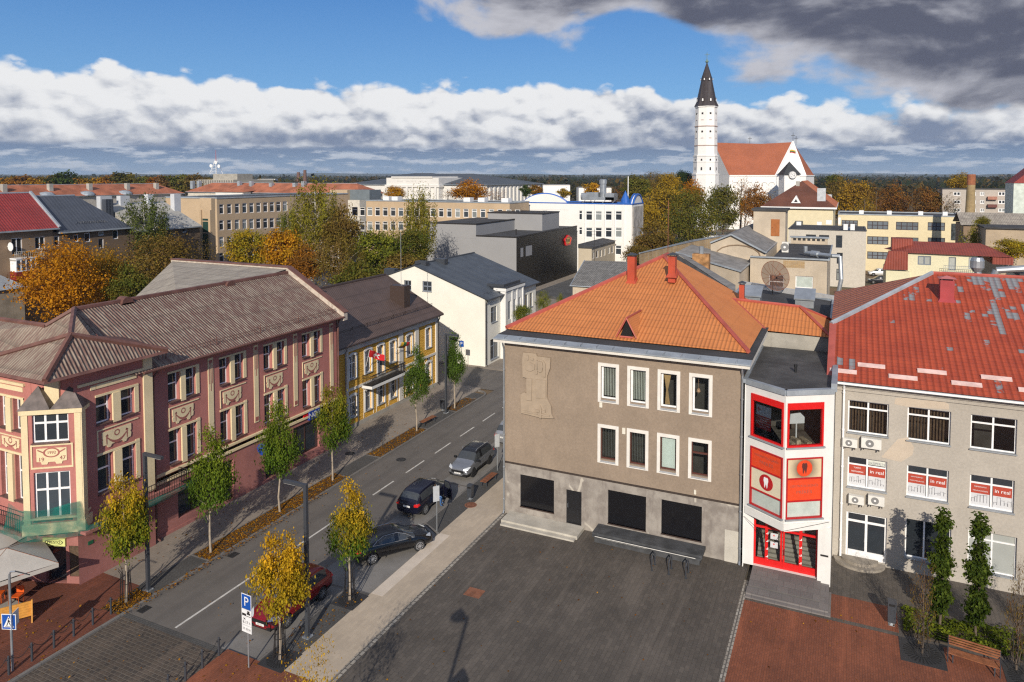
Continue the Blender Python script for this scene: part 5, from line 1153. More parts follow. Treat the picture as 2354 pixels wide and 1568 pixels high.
def hiproof(T, X0, X1, Y0, Y1, ze, zr, m1, m2, ridge='y', h0=0, h1=0, o=.5, nm='roof'):
 X0 -= o; X1 += o; Y0 -= o; Y1 += o
 if ridge == 'y':
  c = (X0 + X1) / 2; a, b_ = (c, Y0 + h0, zr), (c, Y1 - h1, zr)
  A = [((X1, Y0, ze), (X1, Y1, ze), b_, a), ((X0, Y0, ze), (X0, Y1, ze), b_, a)]; B = [((X0, Y0, ze), (X1, Y0, ze), a), ((X0, Y1, ze), (X1, Y1, ze), b_)]
 else:
  c = (Y0 + Y1) / 2; a, b_ = (X0 + h0, c, zr), (X1 - h1, c, zr)
  A = [((X0, Y0, ze), (X1, Y0, ze), b_, a), ((X0, Y1, ze), (X1, Y1, ze), b_, a)]; B = [((X0, Y0, ze), (X0, Y1, ze), a), ((X1, Y0, ze), (X1, Y1, ze), b_)]
 mb = MB()
 for q in A: mb.poly(*q)
 mb.build(nm, m1, T, fix=False)
 if h0 or h1 or m2:
  mb = MB()
  for q in B: mb.poly(*q)
  mb.build('hip_roof', m2 or m1, T, fix=False)
 mb = MB()
 for p in ((X0, Y0), (X1, Y0), (X1, Y1), (X0, Y1)): pass
 mb.box(X0, X1, Y0, Y0 + .05, ze - .2, ze); mb.box(X1 - .05, X1, Y0 + .05, Y1, ze - .2, ze); mb.tube(a, b_, .12, 5); mb.build('eaves', ZINC, T)
BRICKBR = brickmat('brown_brick', (.20, .135, .085), (.16, .105, .065), (.14, .11, .085), .9, .3, .02, vert='y', big=.3, bmp=.1)
REDRIB = ribmat('crimson_roof', (.27, .03, .026), 'y', .35, .4, course=.5, caxis='x', rib=.25, crough=.5)
SLATEB = ribmat('slate_blue_roof', (.062, .07, .088), 'y', .5, .2, crough=.45, rib=.1)
PALER = mat('pale_sheet_roof', (.40, .385, .35), .7, .12, .5, streak=.2)
CLAY = mat('clay_tile_roof', (.36, .125, .065), .8, .3, .25, bmp=.3, bscale=6)
CLAY2 = mat('brown_clay_roof', (.145, .055, .034), .8, .2, .3, bmp=.3, bscale=6, fine=.15)
OCHREW = mat('tan_render', (.50, .375, .245), .88, .06, .3, streak=.12)
BROWNW = mat('brown_render', (.265, .185, .12), .9, .1, .4, streak=.12)
# --- brown flats with crimson and slate roofs: one east wall line
XA = D(60, 540, 92)[0]
Ea_ = Fr((XA, 0), (0, 1, 0), (1, 0, 0))
def ypx(x, X): return PX(x, 500, X)[1]
def zpx(x, y, X): return PX(x, y, X)[2]
ya, yb, yc, yd = ypx(-40, XA), ypx(120, XA), ypx(296, XA), ypx(458, XA)
zE = zpx(60, 528, XA)
T = thing('apartment_block', 'brown rendered apartment block with crimson roof and balconies at the left edge', 'building', (XA - 5, (ya + yb) / 2, 0))
w_ = [(26, 548, 52, 584), (80, 545, 104, 571), (33, 652, 54, 672), (26, 598, 52, 618)]
shell(T, XA - 11, XA, ya, yb, zE, BROWNW, east=w_); wins(T, Fr((XA, ya), (0, 1, 0), (1, 0, 0)), w_)
hiproof(T, XA - 11, XA, ya, yb, zE, zE + 4.6, REDRIB, None, 'y', 0, 0, .6)
mb = MB(); mb.tube((XA - 5.5, yb + .6, zE + 4.7), (XA + .6, yb + .6, zE + .05), .22, 5); mb.build('verge', ZINC, T)
Fa = Fr((XA, ya), (0, 1, 0), (1, 0, 0)); h = hpx(Fa, 21, 574, 92, 590)
mb = MB(); Fa.box(mb, h[0], h[1], h[2] - .15, h[2], 0, 1.2); bsl = mb.build('balcony_slab', CONC, T)
mb = MB(); railing(mb, Fa.p(h[0], 0, 1.15), Fa.p(h[1], 0, 1.15), h[2], 1.0, 16, .02); railing(mb, Fa.p(h[1], 0, 1.15), Fa.p(h[1], 0, .1), h[2], 1.0, 5, .02); mb.build('balcony_railing', mat('cream_iron', (.5, .45, .36), .6), bsl)
h = hpx(Fa, 22, 596, 70, 638); zm = h[2] + (h[3] - h[2]) * .40
mb = MB(); Fa.box(mb, h[0], h[1], h[2], zm, 0, 1.3); gb = mb.build('glazed_balcony', mat('dark_red_cladding', (.23, .025, .02), .5, .1, 2), T)
window(gb, Fr(Fa.p(h[0], 0, 1.3), Fa.u, Fa.n), (0, h[1] - h[0], zm, h[3]), .05, vs=(.25, .5, .75), fm=PVC, gm=GLASSB, fw=.12)
mb = MB(); Fa.box(mb, h[0], h[1], h[3], h[3] + .12, 0, 1.35); Fa.box(mb, h[0] + .05, h[0] + .2, zm, h[3], 0, 1.25); mb.build('balcony_lid', PVC, gb)
a, z = fpx(Fa, 17, 567); mb = MB(); mb.lathe(Fa.p(a, z, .6), [(.55, 0), (.5, .1), (.1, .18)], 16, ax='y'); mb.tube(Fa.p(a, z, 0), Fa.p(a, z, .6), .04, 5); tag(mb.build('satellite_dish', PVC), 'small white satellite dish by the balcony of the crimson roofed block', 'dish')
T = thing('apartment_block', 'brown brick apartment block with slate blue roof behind the orange maple', 'building', (XA - 5, (yb + yc) / 2, 0))
w_ = [(169, 540, 181, 556), (194, 536, 208, 556), (226, 533, 239, 541), (226, 549, 239, 570), (259, 529, 272, 549), (124, 543, 137, 565)]
shell(T, XA - 11, XA, yb + .05, yc, zE - .6, BRICKBR, east=w_); wins(T, Fr((XA, yb + .05), (0, 1, 0), (1, 0, 0)), w_, vs=())
hiproof(T, XA - 11, XA, yb + 1.2, yc - .5, zE - .6, zE + 4.1, SLATEB, SLATEB, 'y', 0, 4.5, .6)
for px0, px1, py0, py1, q in ((116, 137, 460, 473, 0), (171, 186, 458, 470, 0), (244, 260, 458, 486, 1)):
 X = XA - 5.3 if not q else XA - 3.8; a, b_ = PX(px0, py1, X), PX(px1, py0, X); mb = MB(); mb.box(X - .9, X, a[1], b_[1], a[2] - 1, b_[2]); mb.build('chimney', SLATEB, T)
mb = MB()
for i in range(12):
 y = yb + 4 + i * (yc - yb - 7) / 12; mb.tube((XA - .9, y, zE + .6), (XA - .5, y - .4, zE + .3), .04, 4); mb.tube((XA - .9, y, zE + .6), (XA - .5, y + .4, zE + .3), .04, 4)
mb.build('snow_guard', SLATEB, T)
T = thing('apartment_block', 'brown brick block with pale sheet roof behind the tall birch', 'building', (XA - 5, (yc + yd) / 2, 0))
w_ = [(419, 516, 429, 534), (394, 536, 402, 558)]
shell(T, XA - 12, XA, yc + .05, yd, zE - 1.3, BRICKBR, east=w_); wins(T, Fr((XA, yc + .05), (0, 1, 0), (1, 0, 0)), w_, vs=())
hiproof(T, XA - 12, XA, yc + 1.3, yd - .6, zE - 1.2, zE + 2.6, PALER, PALER, 'y', 0, 1.5, .6)
for px0, px1, py0, py1 in ((231, 257, 451, 467), (277, 298, 450, 464), (340, 353, 446, 458), (401, 415, 446, 478)):
 X = XA - 5.5 if px0 < 400 else XA - 3.5; a, b_ = PX(px0, py1, X), PX(px1, py0, X); mb = MB(); mb.box(X - .9, X, a[1], b_[1], a[2] - 1, b_[2]); mb.build('chimney', mat('pale_chimney', (.55, .57, .60), .7, .06) if 'pale_chimney' not in bpy.data.materials else bpy.data.materials['pale_chimney'], T)
# --- long school
XS = D(500, 480, 138)[0]; y0, y1 = ypx(499, XS), ypx(800, XS) ; zS = zpx(500, 457, XS)
YSs = D(1000, 480, 172)[1]; zS2 = PY(1000, 465, YSs)[2]
T = thing('school', 'long tan rendered three storey school with rows of white windows', 'building', (XS, y0, 0))
cols = [504, 522, 540, 557, 573, 589, 605, 620, 635, 650]; w_ = [(c, y - (c - 504) * .045, c + 11, y + 22 - (c - 504) * .045) for c in cols for y in (470, 507, 545, 582)]
shell(T, XS - 14, XS, y0, y1, zS, OCHREW, east=w_); wins(T, Fr((XS, y0), (0, 1, 0), (1, 0, 0)), w_, vs=(), hs=(.7,), fw=.12)
flatroof(T, XS - 14, XS, y0, y1, zS, edge=ZINC)
X2 = PY(1171, 480, YSs)[0]
cols = [809 + i * 17.2 + i * i * .075 for i in range(21)]; w_ = [(c, 476 + i * .28, c + 12, 496 + i * .32) for i, c in enumerate(cols)] + [(c, 509, c + 12, 530) for c in cols[:12]]
shell(T, XS + .1, X2, YSs, YSs + 11, zS2, OCHREW, south=w_); wins(T, Fr((XS + .1, YSs), (1, 0, 0), (0, -1, 0)), w_, vs=(), hs=(.72,), fw=.14)
flatroof(T, XS + .1, X2, YSs, YSs + 11, zS2, edge=ZINC)
a, b_ = PY(800, 462, YSs + 5), PY(849, 437, YSs + 5); mb = MB(); mb.box(a[0], b_[0], YSs + 5, YSs + 10, zS2, b_[2]); mb.build('roof_house', mat('blue_grey_cladding', (.16, .19, .21), .6, .1), T)
a, b_ = PY(758, 462, YSs + 4), PY(798, 437, YSs + 4); mb = MB(); mb.box(a[0], b_[0], YSs + 4, YSs + 10, zS2, b_[2]); mb.build('roof_house', OCHREW, T)
for x in (880, 900, 1065, 1098, 1152):
 a = PY(x, 462, YSs + 6); mb = MB(); mb.box(a[0], a[0] + 1.8, YSs + 6, YSs + 8, zS2, zS2 + 1.0); mb.build('roof_vent', PVC, T)
a0, a1 = D(459, 470, 122), D(499, 470, 122)
mb = MB(); mb.box(a0[0], a1[0], a0[1], a0[1] + .8, 0, zpx(478, 455, a0[0])); tw = mb.build('stair_tower', OCHREW, T)
Ft = Fr((a0[0], a0[1]), (1, 0, 0), (0, -1, 0)); L = a1[0] - a0[0]
mb = MB(); Ft.quad(mb, L * .22, L * .8, 3, 15.5, .02); mb.build('stair_glazing', glassmat('green_glass', (.02, .05, .045)), tw)
mb = MB()
for z in np.arange(3, 15.6, 2.0): Ft.box(mb, L * .22, L * .8, z, z + .15, .02, .06)
Ft.box(mb, L * .05, L * .2, 0, 17, 0, .3); Ft.box(mb, L * .82, L, 0, 17, 0, .3); mb.build('tower_ribs', OCHREW, tw)
# --- long clay roofed blocks
X = -230.0; y0, y1 = ypx(-20, X), ypx(420, X); T = thing('long_terrace', 'long low block with clay tiled roof and pale chimneys behind the slate roof', 'building', (X, (y0 + y1) / 2, 0))
shell(T, X - 14, X, y0, y1, 16.2, mat('pale_wall', (.5, .46, .40), .9), east=()); hiproof(T, X - 14, X, y0, y1, 16.2, 19.9, CLAY, CLAY, 'y', 5, 7, .7)
for px0, w in ((5, 8), (112, 6), (203, 6), (290, 6), (357, 5)):
 p = PX(px0, 440, X - 3); mb = MB(); mb.box(X - 4, X - 2.6, p[1], p[1] + 1.3, 17, zpx(px0, 428 - px0 * .01, X - 3) + .6); mb.build('chimney', PALER, T)
for px0 in (112, 205, 292):
 p = PX(px0, 450, X); mb = MB(); mb.lathe((X - 1.4, p[1], 16.25), [(2.6, 0), (2.5, .5), (1.8, 1.2), (.2, 1.5)], 14); mb.build('dormer', ZINC, T)
YB = D(600, 440, 275)[1]; xa, xb = PY(432, 440, YB)[0], PY(826, 440, YB)[0]; T = thing('long_terrace', 'long block with clay tiled roof in front of the concrete hall with mast', 'building', (xa, YB, 0))
shell(T, xa, xb, YB, YB + 14, 16.4, mat('pale_wall_b', (.6, .56, .48), .9)); hiproof(T, xa, xb, YB, YB + 14, 16.4, 20.0, CLAY, CLAY, 'x', 7, 7, .7)
for px0 in (437, 452, 545, 572, 618, 672, 692):
 p = PY(px0, 435, YB + 4); mb = MB(); mb.box(p[0], p[0] + 1.4, YB + 4, YB + 5.4, 17.5, 20.1 + (px0 % 3) * .3); mb.build('chimney', ZINC, T)
mb = MB(); p = PY(535, 440, YB - 3); mb.box(p[0] - 7, p[0] + 7, YB - 5, YB - .8, 0, 16.6); mb.build('porch_wall', WHITE, T)
mb = MB(); hx = p[0]; mb.poly((hx - 8, YB - 5.5, 16.6), (hx + 8, YB - 5.5, 16.6), (hx, YB + 3, 19.4)); mb.poly((hx - 8, YB - 5.5, 16.6), (hx, YB + 3, 19.4), (hx - 8, YB + 3, 17.3)); mb.poly((hx + 8, YB - 5.5, 16.6), (hx + 8, YB + 3, 17.3), (hx, YB + 3, 19.4)); mb.build('porch_roof', CLAY, T, fix=False)
# --- concrete hall with mast
YF = D(440, 430, 400)[1]; xa, xm, xb = PY(343, 430, YF)[0], PY(402, 430, YF)[0], PY(536, 430, YF)[0]; zt = PY(440, 413, YF)[2]
T = thing('concrete_hall', 'ribbed pale concrete hall with flat roof on the horizon', 'building', (xb, YF, 0))
mb = MB(); mb.box(xa, xb, YF, YF + 30, 0, zt); mb.build('wall', mat('weathered_concrete', (.40, .37, .31), .9, .12, .1, streak=.2), T)
mb = MB()
for i in range(26): x = xm + (xb - xm) * i / 26; mb.box(x, x + 1.0, YF - .9, YF - .02, 4, zt - .3)
mb.build('wall_ribs', CONC, T); mb = MB(); x0 = PY(480, 420, YF)[0]; mb.box(x0, xb, YF + 3, YF + 14, zt, zt + 3.2); mb.build('roof_house', CONC, T)
p = PY(497, 403, YF + 8); mb = MB(); zb = zt + 3.2; x, y = p[0], YF + 8; tp_ = PY(497, 345, YF + 8)[2]; zm = zb + (tp_ - zb) * .55
for sx in (-1, 1):
 for sy in (-1, 1): mb.tube((x + sx * 2.4, y + sy * 2.4, zb), (x + sx * .5, y + sy * .5, zm), .13, 5)
for k in range(5):
 q = k / 5; w = 2.4 - 1.9 * q; z = zb + (zm - zb) * q; mb.tube((x - w, y - w, z), (x + w, y - w, z), .07, 4); mb.tube((x - w, y - w, z), (x + w * .8, y - w, z + 2), .06, 4)
mt = thing('radio_mast', 'white lattice radio mast with red tip on the concrete hall', 'mast', (x, y, zb)); mb.build('lattice', PVC, mt)
mb = MB(); mb.tube((x, y, zm), (x, y, tp_), .20, 6, .08); mb.build('mast_tip', flat('signal_red', (.42, .06, .06), .5), mt)
mb = MB();
for dx, z in ((-3.0, zb + 4.5), (3.0, zb + 4.2), (.8, zm - 1)): mb.lathe((x + dx, y - 1, z), [(1.0, 0), (.9, .4), (.2, .6)], 12, ax='y'); mb.build('dish', PVC, mt); mb = MB()
# --- white palace
YP = D(950, 430, 330)[1]; xa, xb = PY(798, 430, YP)[0], PY(1118, 430, YP)[0]; zt = PY(950, 424, YP)[2]
T = thing('white_palace', 'long white classical building with dark slate roof and raised centre on the horizon', 'building', ((xa + xb) / 2, YP, 0))
cw = [(858 + i * 13, 435, 861.5 + i * 13, 443) for i in range(19)] + [(858 + i * 13, 451, 861.5 + i * 13, 457) for i in range(4)]
PALW = mat('palace_white', (.72, .70, .66), .8, .05, .2)
shell(T, xa, xb, YP, YP + 62, zt, PALW, south=cw); wins(T, Fr((xa, YP), (1, 0, 0), (0, -1, 0)), cw, vs=(), fw=.15)
SLATE = mat('slate_roof', (.085, .098, .115), .6, .12, .1)
hiproof(T, xa, xb, YP, YP + 62, zt, PY(950, 404, YP + 12)[2] + 1.0, SLATE, SLATE, 'x', 24, 24, 1)
xc0, xc1 = PY(888, 420, YP - 4)[0], PY(1008, 420, YP - 4)[0]; zc_ = PY(950, 409, YP - 4)[2]
mb = MB(); mb.box(xc0, xc1, YP - 4, YP + 20, 0, zc_); mb.build('centre_block', PALW, T); mb = MB(); mb.box(xc0 - .6, xc1 + .6, YP - 4.6, YP + 20, zt - 1.2, zt - .2); mb.box(xc0 + 3, xc1 - 3, YP - 4.5, YP + 19, zc_, zc_ + .6)
x = xc0 + 2
while x < xc1 - 1: mb.box(x, x + 1.0, YP - 4.7, YP - 4.02, 6, zt - 1.2); x += 3.0
mb.build('columns_and_cornice', PALW, T)
a, b_ = PY(918, 408, YP + 8), PY(1000, 398, YP + 8); mb = MB(); mb.add([(a[0] - 6, YP + 2, zc_ + .6), (b_[0] + 6, YP + 2, zc_ + .6), (b_[0] - 4, YP + 12, b_[2]), (a[0] + 6, YP + 12, b_[2]), (a[0] - 6, YP + 22, zc_), (b_[0] + 6, YP + 22, zc_)], [(0, 1, 2, 3), (1, 5, 2), (0, 3, 4), (3, 2, 5, 4)]); mb.build('centre_roof', SLATE, T, fix=False)
Fe = Fr((xb, YP), (0, 1, 0), (1, 0, 0)); mb = MB()
for i in range(14): Fe.box(mb, 2 + i * 4.2, 3.6 + i * 4.2, 5, zt - 1, 0, .8)
mb.build('side_columns', PALW, T)
mb = MB(); rd_ = random.Random(2); x = (xc0 + xc1) / 2 - 8
for wl in (5, 8, 7):
 for i in range(wl): mb.box(x, x + .3, YP - 4.06, YP - 4.0, (zt + zc_) / 2 - .4, (zt + zc_) / 2 + rd_.uniform(.1, .4)); x += .7
 x += 1.2
mb.build('worn_lettering', mat('pale_grey_letter', (.58, .56, .53), .8), T)
# --- cinema
T = thing('cinema', 'windowless cinema with black metal flank, grey front and stepped flat roof', 'building', (-65, 140, 0))
GREYR = mat('smooth_grey_render', (.285, .285, .29), .85, .04, .2, fine=.01); BLK = ribmat('black_metal_cladding', (.007, .007, .0075), 'z', .35, .15, crough=.45, rib=.2)
cx, cy, cz = -57.0, 124.3, 10.95; cy2 = 158.2
xl = PY(978, 530, cy)[0]; xm = PY(1094, 530, cy)[0]; zl = PY(1000, 514, cy)[2]
mb = MB(); mb.box(xl, cx - .05, cy, cy2, 0, cz - .1); mb.build('wall', GREYR, T); mb = MB(); mb.box(xl, xm, cy - .02, cy + 22, cz - .5, zl); mb.build('raised_block', GREYR, T)
Fc = Fr((cx, cy), (0, 1, 0), (1, 0, 0)); w_ = [(1196, 570, 1203, 590), (1208, 566, 1223, 586)]
H = [hpx(Fc, *b_) for b_ in w_]; mb = MB(); Fc.wall(mb, 0, cy2 - cy, 0, cz, H, .15); Fc.quad(mb, 0, .02, 0, .1, 0); mb.build('black_wall', BLK, T); [window(T, Fc, h, .14, vs=(.5,), fm=PVC, gm=GLASS, fw=.12) for h in H]
mb = MB(); mb.poly((xl, cy, cz), (cx, cy, cz), (cx, cy2, cz), (xl, cy2, cz)); mb.poly((xl, cy, zl + .05), (xm, cy, zl + .05), (xm, cy + 22, zl + .05), (xl, cy + 22, zl + .05)); mb.build('roof', BITUMEN, T, fix=False)
mb = MB(); mb.box(xl - .1, xm + .1, cy - .1, cy + .2, zl, zl + .25); mb.box(xm - .2, xm + .1, cy + .2, cy + 22, zl, zl + .25); mb.box(xm, cx + .08, cy - .1, cy + .2, cz, cz + .2); mb.box(cx - .2, cx + .08, cy + .2, cy2, cz, cz + .2); mb.build('parapet', IRON, T)
a, b_ = PY(1121, 515, cy + 18), PY(1246, 493, cy + 18); mb = MB(); mb.box(a[0], b_[0], cy + 18, cy + 28, cz, b_[2]); ph = mb.build('roof_house', GREYR, T); mb = MB(); mb.box(a[0] - .1, b_[0] + .1, cy + 17.9, cy + 28.1, b_[2], b_[2] + .25); mb.build('roof_house_lid', IRON, T)
for px_, py_ in ((1186, 540), (1238, 530), (1280, 523)):
 p = G(px_, py_, cz); mb = MB(); mb.tube((p[0], p[1], cz), (p[0], p[1], cz + 1.0), .12, 6); mb.lathe((p[0], p[1], cz + .9), [(.2, 0), (.2, .2)], 8); mb.build('roof_pipe', IRON, T)
a, z = fpx(Fc, 1303, 553); mb = MB(); n = 22
for i in range(n):
 t0, t1 = 2 * math.pi * i / n, 2 * math.pi * (i + 1) / n; k0, k1 = 1 + .12 * math.sin(5 * t0), 1 + .12 * math.sin(5 * t1)
 mb.extr([Fc.p(a + 2.1 * k0 * math.cos(t0), z + 1.15 * k0 * math.sin(t0), .35), Fc.p(a + 2.1 * k1 * math.cos(t1), z + 1.15 * k1 * math.sin(t1), .35), Fc.p(a + 1.5 * math.cos(t1), z + .8 * math.sin(t1), .35), Fc.p(a + 1.5 * math.cos(t0), z + .8 * math.sin(t0), .35)], Fc.n * -.3)
sg = tag(mb.build('cinema_sign', REDPAINT), 'red ring sign with yellow middle high on the black cinema wall', 'sign')
mb = MB(); Fc.box(mb, a - 1.5, a + 1.6, z - .7, z + .7, .03, .25); mb.build('yellow_panel', mat('sign_yellow', (.7, .48, .12), .5), sg); mb = MB()
for q in range(3): Fc.box(mb, a - 1.0 + q * .75, a - .55 + q * .75, z - .3, z + .35, .25, .28)
mb.build('mark', IRON, sg)
# --- tan house right of cinema
X = D(1360, 570, 150)[0]; XL_ = PY(1329, 580, ypx(1360, X))[0]; y0, y1 = ypx(1360, X), ypx(1414, X); zt = zpx(1360, 569, X); T = thing('tan_house', 'small tan house with lean-to black roof between cinema and white school', 'building', (X, y0, 0))
w_ = [(1362, 580, 1366, 594), (1370, 577, 1375, 592), (1379, 575, 1383, 590), (1387, 572, 1391, 587), (1398, 569, 1402, 583), (1405, 566, 1410, 581)]
shell(T, XL_, X, y0, y1, zt, mat('pale_tan_render', (.50, .43, .32), .9, .06, .3), east=w_); wins(T, Fr((X, y0), (0, 1, 0), (1, 0, 0)), w_, vs=(), fw=.14)
mb = MB(); mb.poly((XL_, y0 - .2, zt + .6), (X + .4, y0 - .2, zt + .05), (X + .4, y1, zt + .05), (XL_, y1, zt + .6)); mb.poly((XL_, y0 - .2, zt + .6), (X + .4, y0 - .2, zt + .05), (X + .4, y0 - .2, zt - .2), (XL_, y0 - .2, zt - .2)); mb.build('roof', BITUMEN, T, fix=False)
# --- white modern school with blue trim
YW = 161.0; xc = PY(1452, 500, YW)[0]; x0 = PY(1170, 500, YW)[0]; zt = PY(1400, 470, YW)[2]; ye = ypx(1478, xc)
T = thing('white_office', 'white three storey office block with blue roof edge, arched parapet and blue cone', 'building', (xc - 15, YW, 0))
MW = mat('clean_white_render', (.76, .75, .72), .8, .03, .3, fine=.01)
w_ = [(1330, 484, 1338, 506)] + [(x, 485, x + 15, 507) for x in (1346, 1368, 1391, 1414)] + [(1330, 522, 1338, 540)] + [(x, 523, x + 15, 546) for x in (1346, 1368, 1391, 1414)] + [(x, 564, x + 14, 586) for x in (1414, 1391)] + [(1247, 484, 1257, 507)]
shell(T, x0, xc, YW, ye, zt, MW, south=w_); wins(T, Fr((x0, YW), (1, 0, 0), (0, -1, 0)), w_, vs=(), hs=(.68,), fw=.13)
flatroof(T, x0, xc, YW, ye, zt, edge=flat('cobalt_trim', (.02, .11, .42), .4)); COB_ = bpy.data.materials['cobalt_trim']
Fw = Fr((x0, YW), (1, 0, 0), (0, -1, 0)); mb = MB()
for x in (1342, 1364, 1387, 1410, 1432): a, z = fpx(Fw, x, 500); Fw.box(mb, a - .12, a + .28, 0, zt - .1, 0, .35)
mb.build('pilasters', MW, T)
mb = MB(); a0, _ = fpx(Fw, 1198, 470); a1, _ = fpx(Fw, 1306, 470); za = PY(1250, 446, YW)[2]; n = 16
top = [Fw.p(a0 + (a1 - a0) * i / n, zt - .3 + (za - zt + .3) * (1 - (2 * i / n - 1) ** 2) ** .8, .05) for i in range(n + 1)]
mb.extr([Fw.p(a0, zt - 1.5, .05)] + top + [Fw.p(a1, zt - 1.5, .05)], Vector((0, 1.2, 0))); mb.build('arched_parapet', MW, T)
mb = MB(); mb.path([p + Vector((0, .6, .08)) for p in top], .22, 5); mb.build('arch_edge', COB_, T)
p = PY(1437, 466, YW + 4); tp_ = PY(1437, 438, YW + 4)[2]; mb = MB(); mb.lathe((p[0], YW + 4, zt), [(1.15, 0), (1.05, 1.0), (.0, tp_ - zt)], 14, cap=False); mb.lathe((p[0], YW + 4, zt), [(2.0, 0), (2.0, .3)], 14); mb.build('blue_cone', COB_, T)
cA = PY(1465, 460, YW + 3); mb = MB(); Fe = Fr((xc, YW), (0, 1, 0), (1, 0, 0)); L = ye - YW; pts = [Fe.p(L * .1 + L * .8 * i / 10, zt + 2.2 * (1 - (2 * i / 10 - 1) ** 2) ** .7, 0) for i in range(11)]; mb.extr(pts, Vector((-.7, 0, 0))); mb.build('round_gable', MW, T); mb = MB(); mb.path([q + Vector((.0, 0, .1)) for q in pts], .25, 5); mb.path([q + Vector((-.7, 0, .1)) for q in pts], .25, 5); mb.build('gable_edge', COB_, T)
mb = MB(); Fe.box(mb, .5, L - 1.2, 4, zt - .5, 0, .2); mb.build('relief_panel', mat('grey_relief', (.42, .39, .35), .9, .3, .6, streak=.4, bmp=.6, bscale=3), T)
q0, q1 = PY(1336, 463, YW + 6), PY(1448, 452, YW + 6)
a, b_ = PY(1338, 466, YW + 5), PY(1440, 450, YW + 5); mb = MB(); mb.box(a[0], a[0] + (b_[0] - a[0]) * .72, YW + 5, YW + 8, zt + .8, zt + 1.5); mb.box(a[0] + 1, a[0] + 4, YW + 5, YW + 8, zt + 1.5, zt + 2.6); mb.lathe((a[0] + 4.8, YW + 6.5, zt + 1.4), [(.8, 0), (.8, 3.2), (.95, 3.3), (.95, 4.2), (.7, 4.4)], 14); mb.box(a[0] + 5.8, a[0] + 8, YW + 5, YW + 8, zt + .8, zt + 2.4); mb.tube((a[0] - .5, YW + 6, zt + 1.6), (a[0] + 2.5, YW + 6, zt + 1.6), .9, 12)
for q in range(5): mb.tube((a[0] + q * 2.5, YW + 5.1, zt), (a[0] + q * 2.5 + .8, YW + 5.1, zt + .8), .08, 4)
tag(mb.build('air_handling_unit', GALV), 'silver ventilation unit with round cowl on the white office roof', 'ventilation unit')
q = PY(1443, 470, YW);
mb = MB(); p = PY(1443, 466, YW + 6);
a = PY(1440, 470, YW + 14); mb.box(a[0] - 4, a[0], YW + 12, YW + 14, zt, zt + 3)
p = D(1443, 470, 175); mb = MB(); mb.tube((p[0], p[1], zt), (p[0], p[1], zt + 6.5), .12, 5); tag(mb.build('flagpole', PVC), 'slim pole above the roof of the white office block', 'pole')
# --- church
DC = 304.0; k_ = DC / FOC
def cz(y): return CAMH + (HORY - y) * k_
def cd(x, y, dd=0): return Vector(D(x, y, DC + dd))
T = thing('church', 'white church with tall octagonal tower, black spire and steep clay red roof', 'church', cd(1621, 405)[:2] + (0,) if False else (cd(1621, 405)[0], cd(1621, 405)[1], 0))
CHW = mat('church_white', (.80, .79, .77), .85, .04, .15, fine=.01)
c0 = cd(1621, 405); n = 8
def octa(mb, r0, z0, r1, z1, ph=.2, m=0):
 pts = [(c0.x + r * math.cos(ph + 2 * math.pi * i / n), c0.y + r * math.sin(ph + 2 * math.pi * i / n), z) for r, z in ((r0, z0), (r1, z1)) for i in range(n)]
 mb.add(pts, [[i, (i + 1) % n, n + (i + 1) % n, n + i] for i in range(n)] + [list(range(n)), list(range(n, 2 * n))], m)
mb = MB(); octa(mb, 4.75, cz(359), 4.45, cz(245)); octa(mb, 5.1, cz(400), 5.0, cz(359)); octa(mb, 5.5, 0, 5.4, cz(400)); mb.build('tower', CHW, T)
mb = MB(); BANDC = mat('church_band', (.45, .34, .30), .8)
for y, r in ((291.8, 4.75), (335.5, 4.8)): octa(mb, r, cz(y) - .2, r, cz(y) + .2)
mb.build('string_course', BANDC, T); mb = MB()
for y, r in ((359, 5.2), (400.4, 5.6), (247, 4.8), (372, 5.15)): octa(mb, r, cz(y) - .3, r, cz(y) + .3)
mb.build('cornice', CHW, T)
SPIRE = ribmat('spire_copper', (.045, .035, .035), 'x', 2.2, .1, crough=.5, rib=.2)
mb = MB(); octa(mb, 5.0, cz(246), 4.1, cz(236)); octa(mb, 4.1, cz(236), 2.0, cz(180)); octa(mb, 2.2, cz(182), .25, cz(148)); mb.build('spire', SPIRE, T)
mb = MB(); mb.lathe((c0.x, c0.y, cz(148)), [(.2, 0), (.75, .6), (.2, 1.6)], 10); x, y = c0.x, c0.y; mb.tube((x, y, cz(146)), (x, y, cz(124)), .13, 5); mb.tube((x - 1, y, cz(129)), (x + 1, y, cz(129)), .12, 4); mb.build('cross', mat('verdigris', (.16, .24, .20), .6), T)
DK = flat('dark_opening', (.03, .028, .03), .8)
def onface(i, r, z, w, h, mb, out=.06, ph=.2):
 t0, t1 = ph + 2 * math.pi * i / n, ph + 2 * math.pi * (i + 1) / n
 A = Vector((c0.x + r * math.cos(t0), c0.y + r * math.sin(t0), 0)); B = Vector((c0.x + r * math.cos(t1), c0.y + r * math.sin(t1), 0)); mid = (A + B) / 2; u = (B - A).normalized(); nn = Vector((u.y, -u.x, 0));
 if nn.dot(mid - Vector((c0.x, c0.y, 0))) < 0: nn = -nn
 P = [mid + u * a * w / 2 + nn * out + Vector((0, 0, z + b2 * h)) for a, b2 in ((-1, 0), (1, 0), (1, .8), (.6, .95), (0, 1), (-.6, .95), (-1, .8))]; mb.extr(P, nn * -.1)
cfront = [i for i in range(n) if Vector((math.cos(.2 + 2 * math.pi * (i + .5) / n), math.sin(.2 + 2 * math.pi * (i + .5) / n), 0)).dot(Vector((_fw[0], _fw[1], 0))) < -.1]
